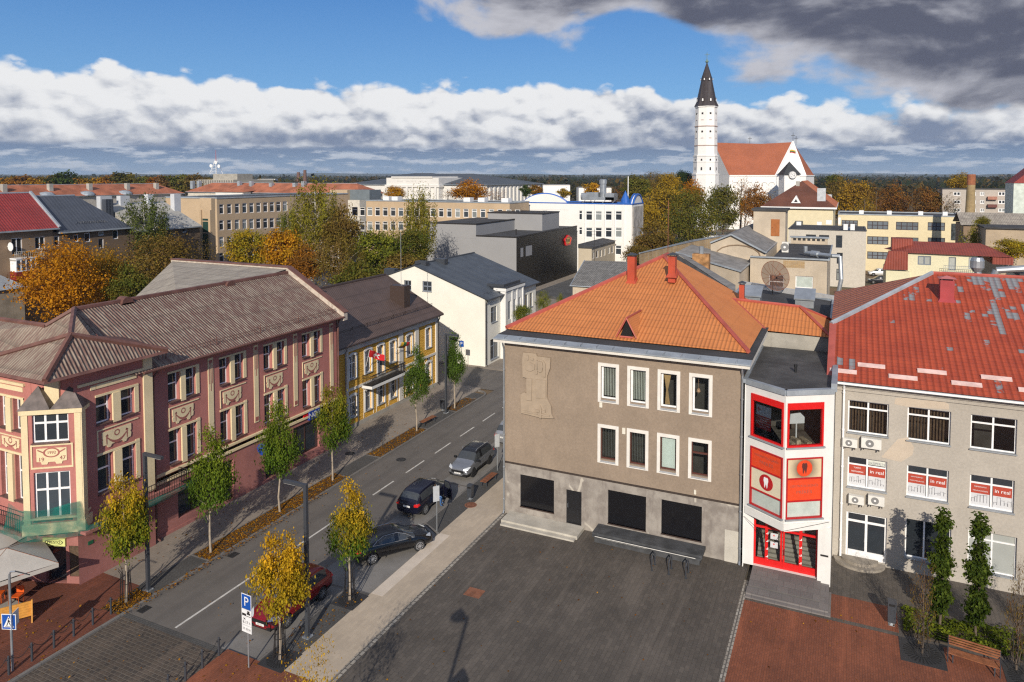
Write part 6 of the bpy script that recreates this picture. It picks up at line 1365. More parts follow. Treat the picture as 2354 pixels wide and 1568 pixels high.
for i in cfront:
 for yb_, h_, r in ((277, 3.0, 4.52), (318, 3.0, 4.62), (372, 1.2, 5.03), (392, 1.4, 5.05)):
  mb = MB(); onface(i, r, cz(yb_), .9 if h_ > 2 else .7, h_, mb, .03); w_o = mb.build('window', CHW if h_ > 2 else DK, T)
  if h_ > 2: mb = MB(); onface(i, r, cz(yb_) + h_ * .72, .8, h_ * .28, mb, .08); mb.build('opening', DK, w_o); mb = MB(); onface(i, r, cz(yb_) - .25, 1.2, .25, mb, .12); mb.build('sill', BANDC, w_o)
 for yb_, r, s in ((236, 4.0, .75), (188, 2.35, .55)):
  mb = MB(); onface(i, r, cz(yb_), 1.2 * s, 2.1 * s, mb, .5); dm = mb.build('dormer', SPIRE, T); mb = MB(); onface(i, r, cz(yb_) + .1, .8 * s, 1.5 * s, mb, .56); mb.build('window', PVC, dm)
RFC = mat('church_tile', (.37, .115, .055), .8, .10, .12, bmp=.2, bscale=4, fine=.1)
A1, A2, A3 = cd(1640, 328, 16), cd(1748, 331, 16), cd(1822, 327, 12)
E1, E2, E3, E4, E5 = cd(1676, 404, 2), cd(1744, 404, 2), cd(1782, 404, 0), cd(1852, 404, 4), cd(1871, 404, 18)
mb = MB(); mb.poly(A1, A2, E2, E1); mb.poly(A2, A3, E3, E2); mb.poly(A3, E4, E5); mb.poly(A1, A2, A3, E5, cd(1640, 404, 36)); mb.build('roof', RFC, T, fix=False)
def down(p): return Vector((p.x, p.y, 0))
mb = MB(); mb.poly(A3 + Vector((0, 0, .3)), E3, E4); mb.poly(A1, E1, cd(1640, 404, 18))
for p, q in ((E1, E3), (E3, E4), (E4, E5), (cd(1640, 404, 18), E1)): mb.poly(down(p), down(q), q, p)
mb.build('wall', CHW, T, fix=False)
mb = MB(); mb.tube(A3 + Vector((0, 0, .3)), E3, .35, 4); mb.tube(A3 + Vector((0, 0, .3)), E4, .35, 4)
for p, q in ((E1, E3), (E3, E4), (E4, E5)): mb.tube(p, q, .35, 4)
mb.build('verge', CHW, T)
mb = MB()
for f_ in (.12, .28, .44, .6, .76, .92):
 p = E1.lerp(E3, f_) + Vector((_fw[0], _fw[1], 0)) * -.1;
 for a in np.linspace(0, math.pi, 7)[:-1]: mb.tube(p + Vector(_rt) * 1.3 * math.cos(a) + Vector((0, 0, -4 + 1.3 * math.sin(a))), p + Vector(_rt) * 1.3 * math.cos(a + .52) + Vector((0, 0, -4 + 1.3 * math.sin(a + .52))), .15, 4)
mb.build('blind_arches', mat('church_grey', (.6, .59, .57), .85), T)
for p, h in ((cd(1723, 330, 16), 3.0), (A3, 4.2), (cd(1829, 334, 14), 4.0)):
 mb = MB(); mb.tube(p, p + Vector((0, 0, h)), .12, 4); mb.tube(p + Vector((-.8, -.3, h * .7)), p + Vector((.8, .3, h * .7)), .12, 4); mb.build('roof_cross', IRON, T)
T = thing('clock_gate', 'small white gatehouse with steep black roof and round clock before the church gable', 'tower', (cd(1820, 405, -22)[0], cd(1820, 405, -22)[1], 0))
p = cd(1820, 405, -22); kk = (DC - 22) / FOC; R3 = Vector(_rt); F3 = Vector((_fw[0], _fw[1], 0)).normalized()
w = 3.0; zt = CAMH + (405 - 402) * kk
def bx3(mb, a0, a1, d0, d1, z0, z1):
 q = [Vector((p.x, p.y, 0)) + R3 * a + F3 * d + Vector((0, 0, z)) for a in (a0, a1) for d in (d0, d1) for z in (z0, z1)]; mb.add(q, [(0, 1, 3, 2), (4, 6, 7, 5), (0, 4, 5, 1), (2, 3, 7, 6), (0, 2, 6, 4), (1, 5, 7, 3)])
mb = MB(); bx3(mb, -w, w, 0, 6, 0, zt); mb.build('wall', CHW, T)
mb = MB(); q = [Vector((p.x, p.y, zt)) + R3 * a + F3 * d for a, d in ((-w - .5, -.6), (w + .5, -.6), (w + .5, 6.6), (-w - .5, 6.6))] + [Vector((p.x, p.y, CAMH + (405 - 371) * kk)) + F3 * 3]; mb.add(q, [(0, 1, 4), (1, 2, 4), (2, 3, 4), (3, 0, 4)]); mb.build('roof', flat('black_slate', (.03, .032, .034), .6), T)
cc = Vector((p.x, p.y, CAMH + (405 - 402.5) * kk)) - F3 * .75
mb = MB(); mb.extr([cc + R3 * 1.5 * math.cos(a) + Vector((0, 0, 1.5 * math.sin(a))) for a in np.linspace(0, 2 * math.pi, 25)[:-1]], F3 * .5); ck = mb.build('clock_face', PVC, T); mb = MB()
for i in range(24):
 t0, t1 = 2 * math.pi * i / 24, 2 * math.pi * (i + 1) / 24
 for r0, r1 in ((1.38, 1.5), (.75, .85)): mb.poly(*[cc - F3 * .03 + R3 * r * math.cos(t_) + Vector((0, 0, r * math.sin(t_))) for t_, r in ((t0, r0), (t1, r0), (t1, r1), (t0, r1))])
mb.tube(cc - F3 * .05, cc - F3 * .05 + R3 * .7 + Vector((0, 0, -.2)), .07, 4); mb.tube(cc - F3 * .05, cc - F3 * .05 - R3 * .45 + Vector((0, 0, .25)), .08, 4)
for i in range(12): t_ = 2 * math.pi * i / 12; mb.tube(cc - F3 * .04 + R3 * 1.05 * math.cos(t_) + Vector((0, 0, 1.05 * math.sin(t_))), cc - F3 * .04 + R3 * 1.3 * math.cos(t_) + Vector((0, 0, 1.3 * math.sin(t_))), .05, 4)
mb.build('clock_marks', IRON, ck, fix=False)
ft = Vector((p.x, p.y, CAMH + (405 - 371) * kk)) + F3 * 3; T = thing('flag', 'yellow, green and red flag flying over the clock gatehouse', 'flag', ft); mb = MB(); mb.tube(ft, ft + Vector((0, 0, 4.6)), .08, 5); mb.build('pole', PVC, T)
for i, c in enumerate(((.75, .45, .03), (.02, .15, .05), (.45, .02, .02))):
 mb = MB(); sheet(mb, 6, 1, lambda u, v, i=i: ft + R3 * (.1 + 2.3 * u) + F3 * .2 * math.sin(u * 6) + Vector((0, 0, 4.5 - .42 * (i + v) + .2 * math.sin(u * 5)))); mb.build('stripe', flat('flag_%s' % ('yellow', 'green', 'red')[i], c, .8), T, fix=False)
# --- cream house with brown hipped roof before the church
def at3(x, y, d): return Vector(D(x, y, d))
dd = 205; Yh = at3(1840, 475, dd).y; xa, xb = PY(1748, 476, Yh)[0], PY(1922, 476, Yh)[0]; ze = PY(1840, 476, Yh)[2]; T = thing('hipped_house', 'cream house with brown hipped roof and white triangular dormer below the church', 'building', ((xa + xb) / 2, Yh, 0))
shell(T, xa + .8, xb - .8, Yh + .8, Yh + 45, ze, mat('cream_wall', (.72, .64, .44), .85, .04)); ap = PY(1843, 416, Yh + 11)
mb = MB(); mb.poly((xa, Yh, ze), (xb, Yh, ze), (ap[0] , Yh + 11, ap[2])); mb.build('hip_roof', CLAY2, T, fix=False)
ORC = mat('orange_clay', (.50, .16, .07), .8, .15, .3, bmp=.2, bscale=6)
mb = MB(); mb.poly((xb, Yh, ze), (xb, Yh + 46, ze), (ap[0], Yh + 46, ap[2]), (ap[0], Yh + 11, ap[2])); mb.poly((xa, Yh, ze), (xa, Yh + 46, ze), (ap[0], Yh + 46, ap[2]), (ap[0], Yh + 11, ap[2])); mb.build('roof', ORC, T, fix=False)
mb = MB(); mb.box(xa, xb, Yh - .1, Yh + .3, ze - .5, ze); mb.box(xb - .2, xb + .1, Yh + .3, Yh + 45, ze - .5, ze); mb.build('eaves', PVC, T)
hn_ = Vector((1, 0, 0)).cross(Vector((0, 11, ap[2] - ze))).normalized(); q = hitplane(1829, 467, (xa, Yh, ze), hn_)
mb = MB(); mb.add([q + Vector((-1.3, -.4, 0)), q + Vector((1.3, -.4, 0)), q + Vector((0, -.4, 2.2)), q + Vector((0, 3, 2.2))], [(0, 1, 2), (0, 2, 3), (1, 3, 2)]); dm = mb.build('dormer', PVC, T); mb = MB(); mb.poly(q + Vector((-.5, -.45, .3)), q + Vector((.5, -.45, .3)), q + Vector((0, -.45, 1.2))); mb.build('opening', DK, dm, fix=False)
chimney(T, 1829, 1837, 428, 417, (xa, Yh, ze), hn_, (PALER, PALER), 1.2, cap=False, skirt=False)
for i, (px_, py_) in enumerate(((1888, 440), (1905, 452), (1912, 470))):
 q = PX(px_, py_, (xb + ap[0]) / 2 + 1.5); mb = MB(); mb.box(q[0] - 1, q[0] + 1, q[1] - 1.2, q[1] + 1.2, q[2] - 2.5, q[2] + .8); mb.build('roof_box', mat('pale_grey_metal', (.5, .52, .55), .5) if 'pale_grey_metal' not in bpy.data.materials else bpy.data.materials['pale_grey_metal'], T)
# --- pale yellow long office
YL = at3(2100, 500, 168).y; xa, xb = PY(1926, 500, YL)[0], PY(2217, 500, YL)[0]; zt = PY(2100, 497, YL)[2]; T = thing('yellow_office', 'pale yellow flat roofed office with dark framed window bands', 'building', (xb, YL, 0))
YW2 = mat('pale_yellow_render', (.72, .62, .40), .85, .04, .3); DF = flat('dark_maroon_frame', (.04, .02, .02), .5)
w_ = []
for y0_, hgt in ((508, 20), (543, 20), (578, 19)): w_ += [(1993, y0_, 2041, y0_ + hgt), (2059, y0_ + 2, 2110, y0_ + hgt + 2), (2132, y0_ + 3, 2171, y0_ + hgt + 3)]
w_ = w_[:8] + [(1934, 506, 1971, 520)]
shell(T, xa, xb, YL, YL + 16, zt, YW2, south=w_); wins(T, Fr((xa, YL), (1, 0, 0), (0, -1, 0)), w_, fm=DF, gm=glassmat('sky_lit_glass', (.13, .15, .17), .08, .6), vs=(.25, .5, .75), hs=(.5,), fw=.13)
flatroof(T, xa, xb, YL, YL + 16, zt, edge=ZINC); Fl = Fr((xa, YL), (1, 0, 0), (0, -1, 0)); h = hpx(Fl, 2186, 514, 2209, 553); mb = MB(); Fl.box(mb, *h, 0, .06); mb.build('glass_block_panel', mat('glass_blocks', (.06, .07, .075), .2, .5, 2), T)
for x in (1974, 2038, 2110, 2166): q = PY(x, 497, YL + 3); mb = MB(); mb.box(q[0], q[0] + 1.0, YL + 3, YL + 4, zt, zt + 1.0); mb.build('roof_vent', PVC, T)
# --- grey beige block
YK = at3(1930, 600, 147).y; xa, xb = PY(1812, 520, YK)[0], PY(1991, 520, YK)[0]; zt = PY(1950, 531, YK)[2]; T = thing('beige_office', 'plain pale beige flat roofed block with dark corner windows', 'building', (xb, YK, 0))
w_ = [(1921, 541, 1935, 570), (1923, 581, 1936, 607), (1922, 618, 1935, 645), (1882, 540, 1905, 546), (1852, 539, 1875, 545)]
shell(T, xa, xb, YK, YK + 14, zt, mat('pale_beige_render', (.56, .52, .455), .85, .04, .2, streak=.1), south=w_); wins(T, Fr((xa, YK), (1, 0, 0), (0, -1, 0)), w_, fm=DARKMETAL, vs=(), hs=(.7,), fw=.12); flatroof(T, xa, xb, YK, YK + 14, zt, par=.15)
for x, y, w, h in ((1830, 514, 1.0, .8), (1877, 514, 1.0, .8), (1898, 512, 1.2, 1.0), (1926, 512, .5, 1.6), (1938, 526, .8, 1.3), (1954, 526, .8, 1.3), (1946, 524, 1.0, .5)):
 q = G(x, y + 4, zt); mb = MB(); mb.box(q[0], q[0] + w, q[1], q[1] + .8, zt, zt + h); mb.build('roof_unit', PVC, T)
# --- red roofed yellow house
YR = at3(2180, 600, 107).y; xa, xb = PY(2076, 600, YR)[0], PY(2322, 600, YR)[0]; ze = PY(2200, 585, YR)[2]; T = thing('red_roofed_house', 'pale yellow house with rust red mansard roof and balcony', 'building', (xa, YR, 0))
RR2 = ribmat('rust_red_roof', (.25, .05, .03), 'x', .35, .4, rib=.3, crough=.55)
w_ = [(2109, 588, 2139, 610)]; w2_ = [(2180, 591, 2196, 622), (2226, 592, 2260, 620)]
PY_ = mat('pale_lemon_render', (.70, .66, .46), .85, .03, .3)
shell(T, xa + .6, xb - 4, YR, YR + 12, ze, PY_, south=w_ + w2_); Fq = Fr((xa + .6, YR), (1, 0, 0), (0, -1, 0)); wins(T, Fq, w_, fm=flat('grey_blue_frame', (.16, .19, .23), .5), gm=CURTAIN, fw=.16); wins(T, Fq, w2_, fm=bpy.data.materials['grey_blue_frame'], gm=CURTAIN, fw=.12, vs=())
zr = PY(2200, 558, YR + 5)[2]
mb = MB(); mb.poly((xa, YR - .5, ze), (xb, YR - .5, ze - .1), (xb - 3, YR + 5, zr), (xa + 1.5, YR + 5, zr)); mb.poly((xa, YR - .5, ze), (xa + 1.5, YR + 5, zr), (xa - 2.5, YR + 5, ze)); mb.poly((xb, YR - .5, ze), (xb - 3, YR + 5, zr), (xb, YR + 12, ze)); mb.poly((xa + 1.5, YR + 5, zr), (xb - 3, YR + 5, zr), (xb, YR + 12, ze), (xa, YR + 12, ze)); mb.build('roof', RR2, T, fix=False)
a, b_ = PY(2049, 572, YR + 3), PY(2098, 550, YR + 3); mb = MB(); mb.box(a[0], b_[0], YR + 3, YR + 6, a[2] - .5, b_[2]); mb.build('roof_house', RR2, T)
p = [PY(*r0d(x, y), YR - 1.2) for x, y in ((1115, 915), (1290, 920), (1290, 1090), (1060, 1085))]; mb = MB(); mb.extr(p, (0, 1.0, 0)); mb.build('mansard_wing', RR2, T)
q0, q1 = PY(*r0d(2070, 970), YR - .3), PY(*r0d(2260, 1045), YR - .3); mb = MB(); mb.box(q0[0], q1[0], YR - .3, YR + 8, q1[2], q0[2]); mb.build('mansard_wing', RR2, T)
mb = MB(); q0, q1 = PY(2036, 622, YR - 1), PY(2090, 640, YR - 1); mb.box(q0[0], q1[0], YR - 1, YR + 8, 0, q0[2]); mb.build('side_wing', PY_, T)
q0, q1 = PY(2168, 626, YR - 1.2), PY(2250, 609, YR - 1.2); mb = MB(); mb.box(q0[0], q1[0], YR - 1.3, YR, q0[2] - .15, q0[2]); bs = mb.build('balcony_slab', CONC, T); mb = MB(); railing(mb, (q0[0], YR - 1.2, 0), (q1[0], YR - 1.2, 0), q0[2], 1.0, 18, .02); mb.build('balcony_railing', GALV, bs)
# --- chimney stack, flats, sheds on the right
p = G(2224, 405 + 22.7 * FOC / 152, 0); T = thing('chimney_stack', 'tall round buff brick chimney stack behind the yellow office', 'chimney', p); zt = CAMH + (405 - 401) * 152 / FOC; mb = MB(); mb.lathe((p[0], p[1], 0), [(1.25, 0), (1.0, 12), (.78, zt - 2.2)], 18); mb.build('shaft', brickmat('buff_brick', (.42, .30, .13), (.34, .23, .10), (.3, .25, .17), .5, .2, .03, vert='x', big=.25), T); mb = MB(); mb.lathe((p[0], p[1], zt - 2.2), [(.8, 0), (.8, 2.2), (.55, 2.2)], 18); mb.build('rim', mat('scorched_brick', (.32, .12, .06), .9, .2, 2), T)
YQ = at3(2240, 460, 240).y; xa, xb = PY(2165, 460, YQ)[0], PY(2324, 460, YQ)[0]; zt = PY(2250, 436, YQ)[2]; T = thing('apartment_block', 'grey beige panel apartment block with white windows by the brick chimney stack', 'building', (xa, YQ, 0))
w_ = [(x, y, x + w, y + 9) for y in (441, 460, 479) for x, w in ((2191, 16), (2232, 11), (2252, 10), (2294, 16), (2319, 8))]
shell(T, xa, xb + 2, YQ, YQ + 14, zt, mat('panel_concrete', (.47, .42, .37), .9, .05, .1), south=w_); wins(T, Fr((xa, YQ), (1, 0, 0), (0, -1, 0)), w_, fw=.22); flatroof(T, xa, xb + 2, YQ, YQ + 14, zt, edge=BITUMEN)
Fq = Fr((xa, YQ), (1, 0, 0), (0, -1, 0))
for y in (445, 463): h = hpx(Fq, 2269, y, 2290, y + 14); mb = MB(); Fq.box(mb, h[0], h[1], h[2], h[2] + 1.0, 0, 1.2); mb.build('balcony', mat('salmon_panel', (.42, .20, .14), .8) if y == 445 else mat('maroon_panel', (.16, .06, .05), .8), T)
q = at3(2342, 470, 170); T = thing('mint_house', 'tall mint and white gabled house at the right edge', 'building', (q.x, q.y, 0)); zt = CAMH + (405 - 421) * 170 / FOC; mb = MB(); mb.box(q.x - 1.2, q.x + 9, q.y, q.y + 10, 0, zt); mb.build('wall', mat('mint_render', (.60, .66, .60), .85), T); mb = MB(); mb.extr([(q.x - 1.3, q.y - .2, zt), (q.x + 9.2, q.y - .2, zt), (q.x + 4, q.y - .2, zt + 5)], (0, 10.4, 0)); mb.build('roof', REDRIB, T)
q0, q1 = at3(2214, 520, 140), at3(2360, 520, 140); T = thing('long_shed', 'long low shed with weathered grey roof behind the chimney stack', 'building', (q0.x, q0.y, 0)); z = CAMH - 112 * 140 / FOC; mb = MB(); mb.box(q0.x, q1.x + 20, q0.y, q0.y + 11, 0, z); mb.build('wall', BROWNW, T)
mb = MB(); mb.poly((q0.x - .5, q0.y - .5, z), (q1.x + 20, q0.y - .5, z), (q1.x + 20, q0.y + 6, z + 2.2), (q0.x - .5, q0.y + 6, z + 2.2)); mb.poly((q0.x - .5, q0.y + 12, z), (q1.x + 20, q0.y + 12, z), (q1.x + 20, q0.y + 6, z + 2.2), (q0.x - .5, q0.y + 6, z + 2.2)); mb.build('roof', ROOFL, T, fix=False)
q0, q1 = at3(2265, 545, 122), at3(2365, 545, 122); T = thing('tan_shed', 'tan walled shed with flat roof behind the red roofed house', 'building', (q0.x, q0.y, 0)); z = CAMH - 120 * 122 / FOC; mb = MB(); mb.box(q0.x, q1.x + 15, q0.y, q0.y + 8, 0, z); mb.build('wall', mat('tan_wall', (.44, .35, .25), .9, .1, .4), T); mb = MB(); mb.box(q0.x - .3, q1.x + 15, q0.y - .4, q0.y + 8.3, z, z + .25); mb.build('roof', BITUMEN, T)
mb = MB(); Fq = Fr(q0, (1, 0, 0), (0, -1, 0)); Fq.box(mb, 3.0, 4.6, 3, 6.3, 0, .05); mb.build('boarded_window', WOODB, T)
# --- old yards behind the taupe house
GREYC = ribmat('grey_corrugated_roof', (.235, .225, .21), 'x', .34, .9, (.14, .135, .125), (3, .8, 1), .8, crough=.9, rib=.5, course=1.6, caxis='y')
GREYD = mat('old_felt_roof', (.22, .21, .20), .9, .25, .8, streak=0, bmp=.3, bscale=5)
OLDW = mat('old_beige_plaster', (.52, .44, .34), .9, .12, .4, streak=.25, sc_col=(.36, .28, .2), bmp=.2, bscale=10)
YBR = brickmat('yellow_brick', (.58, .38, .16), (.44, .27, .11), (.5, .42, .32), .5, .16, .03, vert='x', big=.3)
def gzs(pts, z): return [Vector(G(x, y, z)) for x, y in pts]
# grey shed
T = thing('corrugated_shed', 'low shed with weathered grey corrugated roof beside the cinema', 'building', G(1370, 640, 0)); q = [Vector(G(1310, 657, 6.6)), Vector(G(1413, 663, 6.6)), Vector(G(1462, 602, 8.6)), Vector(G(1343, 599, 8.6))]
mb = MB(); mb.poly(*q); mb.poly(q[3], q[2], q[2] + Vector((0, 8, -2.4)), q[3] + Vector((0, 8, -2.4))); mb.build('roof', GREYC, T, fix=False)
mb = MB(); o_ = [p + Vector((.3 if i in (0, 3) else -.3, .3 if i < 2 else -.1, -.1)) for i, p in enumerate(q)]
mb.poly(o_[0], o_[1], down(o_[1]), down(o_[0])); mb.poly(o_[0], o_[3], down(o_[3]), down(o_[0])); mb.poly(o_[1], o_[2], down(o_[2]), down(o_[1])); mb.build('wall', OLDW, T, fix=False)
mb = MB(); mb.tube(q[0], q[1], .08, 5); mb.tube(q[0], q[3], .1, 5); mb.build('eaves', ZINC, T)
mb = MB(); q = gzs([(1226, 672), (1322, 692), (1400, 650), (1323, 637)], .6); mb.extr(q, (0, 0, -.6)); tag(mb.build('yard_paving', brickmat('slab_paving', (.10, .10, .10), (.07, .07, .07), (.05, .05, .05), 1.2, .8, .03)), kind='structure')
def block(name, label, foot, z, wm, rm, cat='building', edge=None, zb=0, par=.2):
 T = thing(name, label, cat, (foot[0].x, foot[0].y, 0)); mb = MB(); n = len(foot)
 P = [Vector((p.x, p.y, z)) for p in foot]
 for i in range(n): mb.poly(Vector((P[i].x, P[i].y, zb)), Vector((P[(i + 1) % n].x, P[(i + 1) % n].y, zb)), P[(i + 1) % n], P[i])
 mb.build('wall', wm, T, fix=False); mb = MB(); mb.poly(*[p + Vector((0, 0, .01)) for p in P]); mb.build('roof', rm, T, fix=False); mb = MB()
 for i in range(n): mb.tube(P[i] + Vector((0, 0, .05)), P[(i + 1) % n] + Vector((0, 0, .05)), par * .6, 4)
 mb.build('roof_edge', edge or ZINC, T); return T
f = gzs([(1469, 583), (1590, 553), (1700, 536), (1640, 531), (1560, 543)], 9.2); block('old_warehouse', 'old yellow brick warehouse with flat black felt roof', [f[0], f[1], f[1] + Vector((6, 22, 0)), f[0] + Vector((4, 28, 0))], 9.2, YBR, BITUMEN)
zz = 11.6
f = gzs([(1733, 582), (1899, 606)], zz); a, b_ = f; yB = (a.y + b_.y) / 2
T = thing('plaster_hall', 'weathered beige plastered hall with black felt roof and large white window', 'building', (a.x, yB, 0)); xa, xb = a.x, b_.x
w_ = [(1767, 631, 1801, 662), (1828, 634, 1868, 664)]; Fs, Fe, hs_, he = shell(T, xa, xb, yB, yB + 22, zz, OLDW, south=w_)
window(T, Fs, hs_[0], .2, vs=(), hs=(.45,), fm=PVC, gm=GLASS, fw=.1); window(T, Fs, hs_[1], .2, vs=(), fm=PVC, gm=bpy.data.materials['blind_glass'], fw=.12)
mb = MB(); mb.poly((xa + 3, yB - .2, zz + .05), (xb + .3, yB - .2, zz + .05), (xb + .3, yB + 22, zz + .05), (xa + 3, yB + 22, zz + .05)); mb.build('roof', BITUMEN, T, fix=False); mb = MB(); mb.box(xa, xb + .3, yB - .3, yB - .05, zz - .1, zz + .1); mb.box(xb + .1, xb + .3, yB - .05, yB + 22, zz - .05, zz + .12); mb.build('roof_edge', ZINC, T)
mb = MB(); Fs.box(mb, 4.3, 7.0, zz - 1.3, zz - .35, 0, .012); mb.build('bare_brick', YBR, T)
q = G(1818, 560, zz); mb = MB(); mb.box(q[0], q[0] + 5.5, q[1], q[1] + .9, zz, zz + 1.0); lu = mb.build('vent_bank', OLDW, T); mb = MB(); mb.box(q[0] - .2, q[0] + 5.7, q[1] - .2, q[1] + 1.1, zz + 1.0, zz + 1.2); mb.build('vent_lid', ZINC, lu); mb = MB()
for i in range(7): mb.box(q[0] + .3 + i * .72, q[0] + .75 + i * .72, q[1] - .02, q[1], zz + .55, zz + .9)
mb.build('vent_opening', IRON, lu)
def acunit(name, label, fr, a, z, w=.85, h=.6, d=.32, group=None):
 o_ = thing(name, label, 'air conditioner', fr.p(a, z, 0), group); mb = MB(); fr.box(mb, a, a + w, z, z + h, .08, .08 + d); mb.build('housing', mat('ac_white', (.70, .69, .65), .5, .05, 2) if 'ac_white' not in bpy.data.materials else bpy.data.materials['ac_white'], o_)
 mb = MB(); c = fr.p(a + w * .42, z + h * .5, .08 + d + .006); r = h * .38
 mb.poly(*[c + fr.u * r * math.cos(t_) + Vector((0, 0, r * math.sin(t_))) for t_ in np.linspace(0, 2 * math.pi, 19)[:-1]]); fan = mb.build('fan_grille', flat('grille_grey', (.20, .20, .20), .6) if 'grille_grey' not in bpy.data.materials else bpy.data.materials['grille_grey'], o_, fix=False)
 mb = MB(); mb.poly(*[c + fr.n * .004 + fr.u * r * .3 * math.cos(t_) + Vector((0, 0, r * .3 * math.sin(t_))) for t_ in np.linspace(0, 2 * math.pi, 13)[:-1]]); mb.build('fan_hub', PVC, fan, fix=False)
 mb = MB(); fr.box(mb, a + .1, a + .15, z - .1, z, 0, .08 + d + .05); fr.box(mb, a + w - .15, a + w - .1, z - .1, z, 0, .08 + d + .05); mb.build('bracket', IRON, o_); return o_
q = G(1797, 581, zz); acunit('air_conditioner', 'white air conditioner standing alone on the black felt roof', Fr((q[0], q[1]), (1, 0, 0), (0, -1, 0)), 0, zz + .12, .9, 1.5, .5)
mb = MB(); P = [Vector(G(*zc(1850, 445), zz)) + Vector((0, 0, .5)), Vector(G(*zc(2130, 480), zz)) + Vector((0, 0, .5))]; e = P[1] + Vector((1.0, 0, 0)); mb.path([P[0] + Vector((0, 0, .9)), P[0], P[1], e, e + Vector((.2, -.4, -3.0)), e + Vector((-.3, -.6, -6))], .28, 10); mb.tube(P[0].lerp(P[1], .25), P[0].lerp(P[1], .5), .45, 12); tag(mb.build('ventilation_duct', GALV), 'silver round duct running over the roof edge of the beige hall', 'duct')
# gable roof hall
Yg = 106.0; V = {k: Vector(PY(*q, Yg)) for k, q in (('a', (1680, 539)), ('c', (1760, 581)), ('e', (1632, 558)))}
T = thing('gabled_hall', 'old hall with bleached grey gable roof and arched beige gable', 'building', (V['a'].x, Yg, 0)); bk = Vector((0, 27, 0)); mb = MB(); mb.poly(V['c'], V['c'] + bk, V['a'] + bk, V['a']); mb.poly(V['e'], V['e'] + bk, V['a'] + bk, V['a']); mb.build('roof', GREYD, T, fix=False)
off = Vector((0, .4, -.12)); mb = MB(); mb.poly(V['e'] + off, V['c'] + off, V['a'] + off); mb.poly(V['e'] + off, V['c'] + off, down(V['c']) + Vector((0, .4, 0)), down(V['e']) + Vector((0, .4, 0))); mb.poly(V['c'] + off, V['c'] + bk, down(V['c'] + bk), down(V['c']) + Vector((0, .4, 0))); mb.build('wall', OLDW, T, fix=False)
mb = MB(); mb.path([V['c'], V['a'], V['e']], .14, 4); mb.tube(V['c'], V['c'] + bk, .12, 4); mb.build('verge', ZINC, T)
mb = MB(); cm_ = (V['c'] + V['e']) / 2; wd = (V['c'].x - V['e'].x) / 2
for i in range(8):
 q = [Vector((cm_.x + wd * .8 * math.cos(math.pi * k / 8), Yg + .33, min(V['c'].z, V['e'].z) - .6 + 1.5 * math.sin(math.pi * k / 8))) for k in (i, i + 1)]; mb.tube(q[0], q[1], .09, 4)
mb.build('gable_arch', BROWNW, T)
# low grey roof with brick chimney
z1_, z2_ = 11.6, 10.6
q = [Vector(G(*zc(640, 318), 12.6)), Vector(G(*zc(1298, 485), 10.7)), Vector(G(*zc(1160, 603), 10.2)), Vector(G(*zc(472, 402), 11.8))]
T = thing('old_outbuilding', 'old outbuilding with cracked grey roof next to the orange roof', 'building', (q[2].x, q[2].y, 0)); mb = MB(); mb.poly(*q); mb.build('roof', GREYD, T, fix=False)
mb = MB(); mb.poly(q[3] + Vector((0, .2, -.1)), q[2] + Vector((-.2, .2, -.1)), down(q[2]), down(q[3])); mb.poly(q[2] + Vector((-.2, .2, -.1)), q[1] + Vector((-.2, 0, -.1)), down(q[1]), down(q[2])); mb.build('wall', OLDW, T, fix=False); mb = MB(); mb.tube(q[3], q[2], .15, 4); mb.tube(q[2], q[1], .1, 4); mb.build('eaves', ZINC, T)
c_ = G(*zc(730, 585), 11.2); mb = MB(); mb.box(c_[0] - 1.0, c_[0] + 1.0, c_[1], c_[1] + 1.2, 8, 13.1); ch = mb.build('chimney', mat('sooty_brick', (.36, .19, .08), .9, .45, 1.5, bmp=.5, bscale=8), T); mb = MB(); mb.lathe((c_[0], c_[1] + .6, 13.1), [(.3, 0), (.3, .9)], 10); mb.build('flue', GALV, ch)
q = [Vector(G(*zc(470, 410), 12.9)), Vector(G(*zc(560, 425), 12.7)), Vector(G(*zc(1105, 750), 11.4)), Vector(G(*zc(1105, 830), 11.2))]; T = thing('lean_to', 'narrow grey lean-to roof running along the orange roof', 'building', (q[2].x, q[2].y, 0)); mb = MB(); mb.poly(*q); mb.poly(q[0] + Vector((0, .0, -.05)), q[3] + Vector((0, 0, -.05)), down(q[3]), down(q[0])); mb.poly(q[1], q[2], down(q[2]), down(q[1])); mb.build('roof', GREYD, T, fix=False)
# tower with orange door
q0, q1 = at3(1731, 520, 118), at3(1807, 520, 118); zt = CAMH + (405 - 484) * 118 / FOC; T = thing('stair_tower', 'square beige stair tower with an orange door and a flat dark roof', 'building', (q0.x, q0.y, 0)); mb = MB(); mb.box(q0.x, q1.x, q0.y, q0.y + 5, 0, zt); mb.build('wall', OLDW, T); mb = MB(); mb.box(q0.x - .3, q1.x + .3, q0.y - .3, q0.y + 5.3, zt, zt + .35); mb.build('roof', BITUMEN, T)
Fq = Fr(q0, (1, 0, 0), (0, -1, 0)); h = hpx(Fq, 1772, 504, 1791, 543); mb = MB(); Fq.box(mb, *h, 0, .08); dr = mb.build('door', mat('orange_brown_door', (.36, .12, .03), .6, .12, 2), T); mb = MB(); mb.tube(Fq.p(h[0] + .2, (h[2] + h[3]) / 2, .08), Fq.p(h[0] + .2, (h[2] + h[3]) / 2, .18), .06, 6); mb.build('handle', IRON, dr)
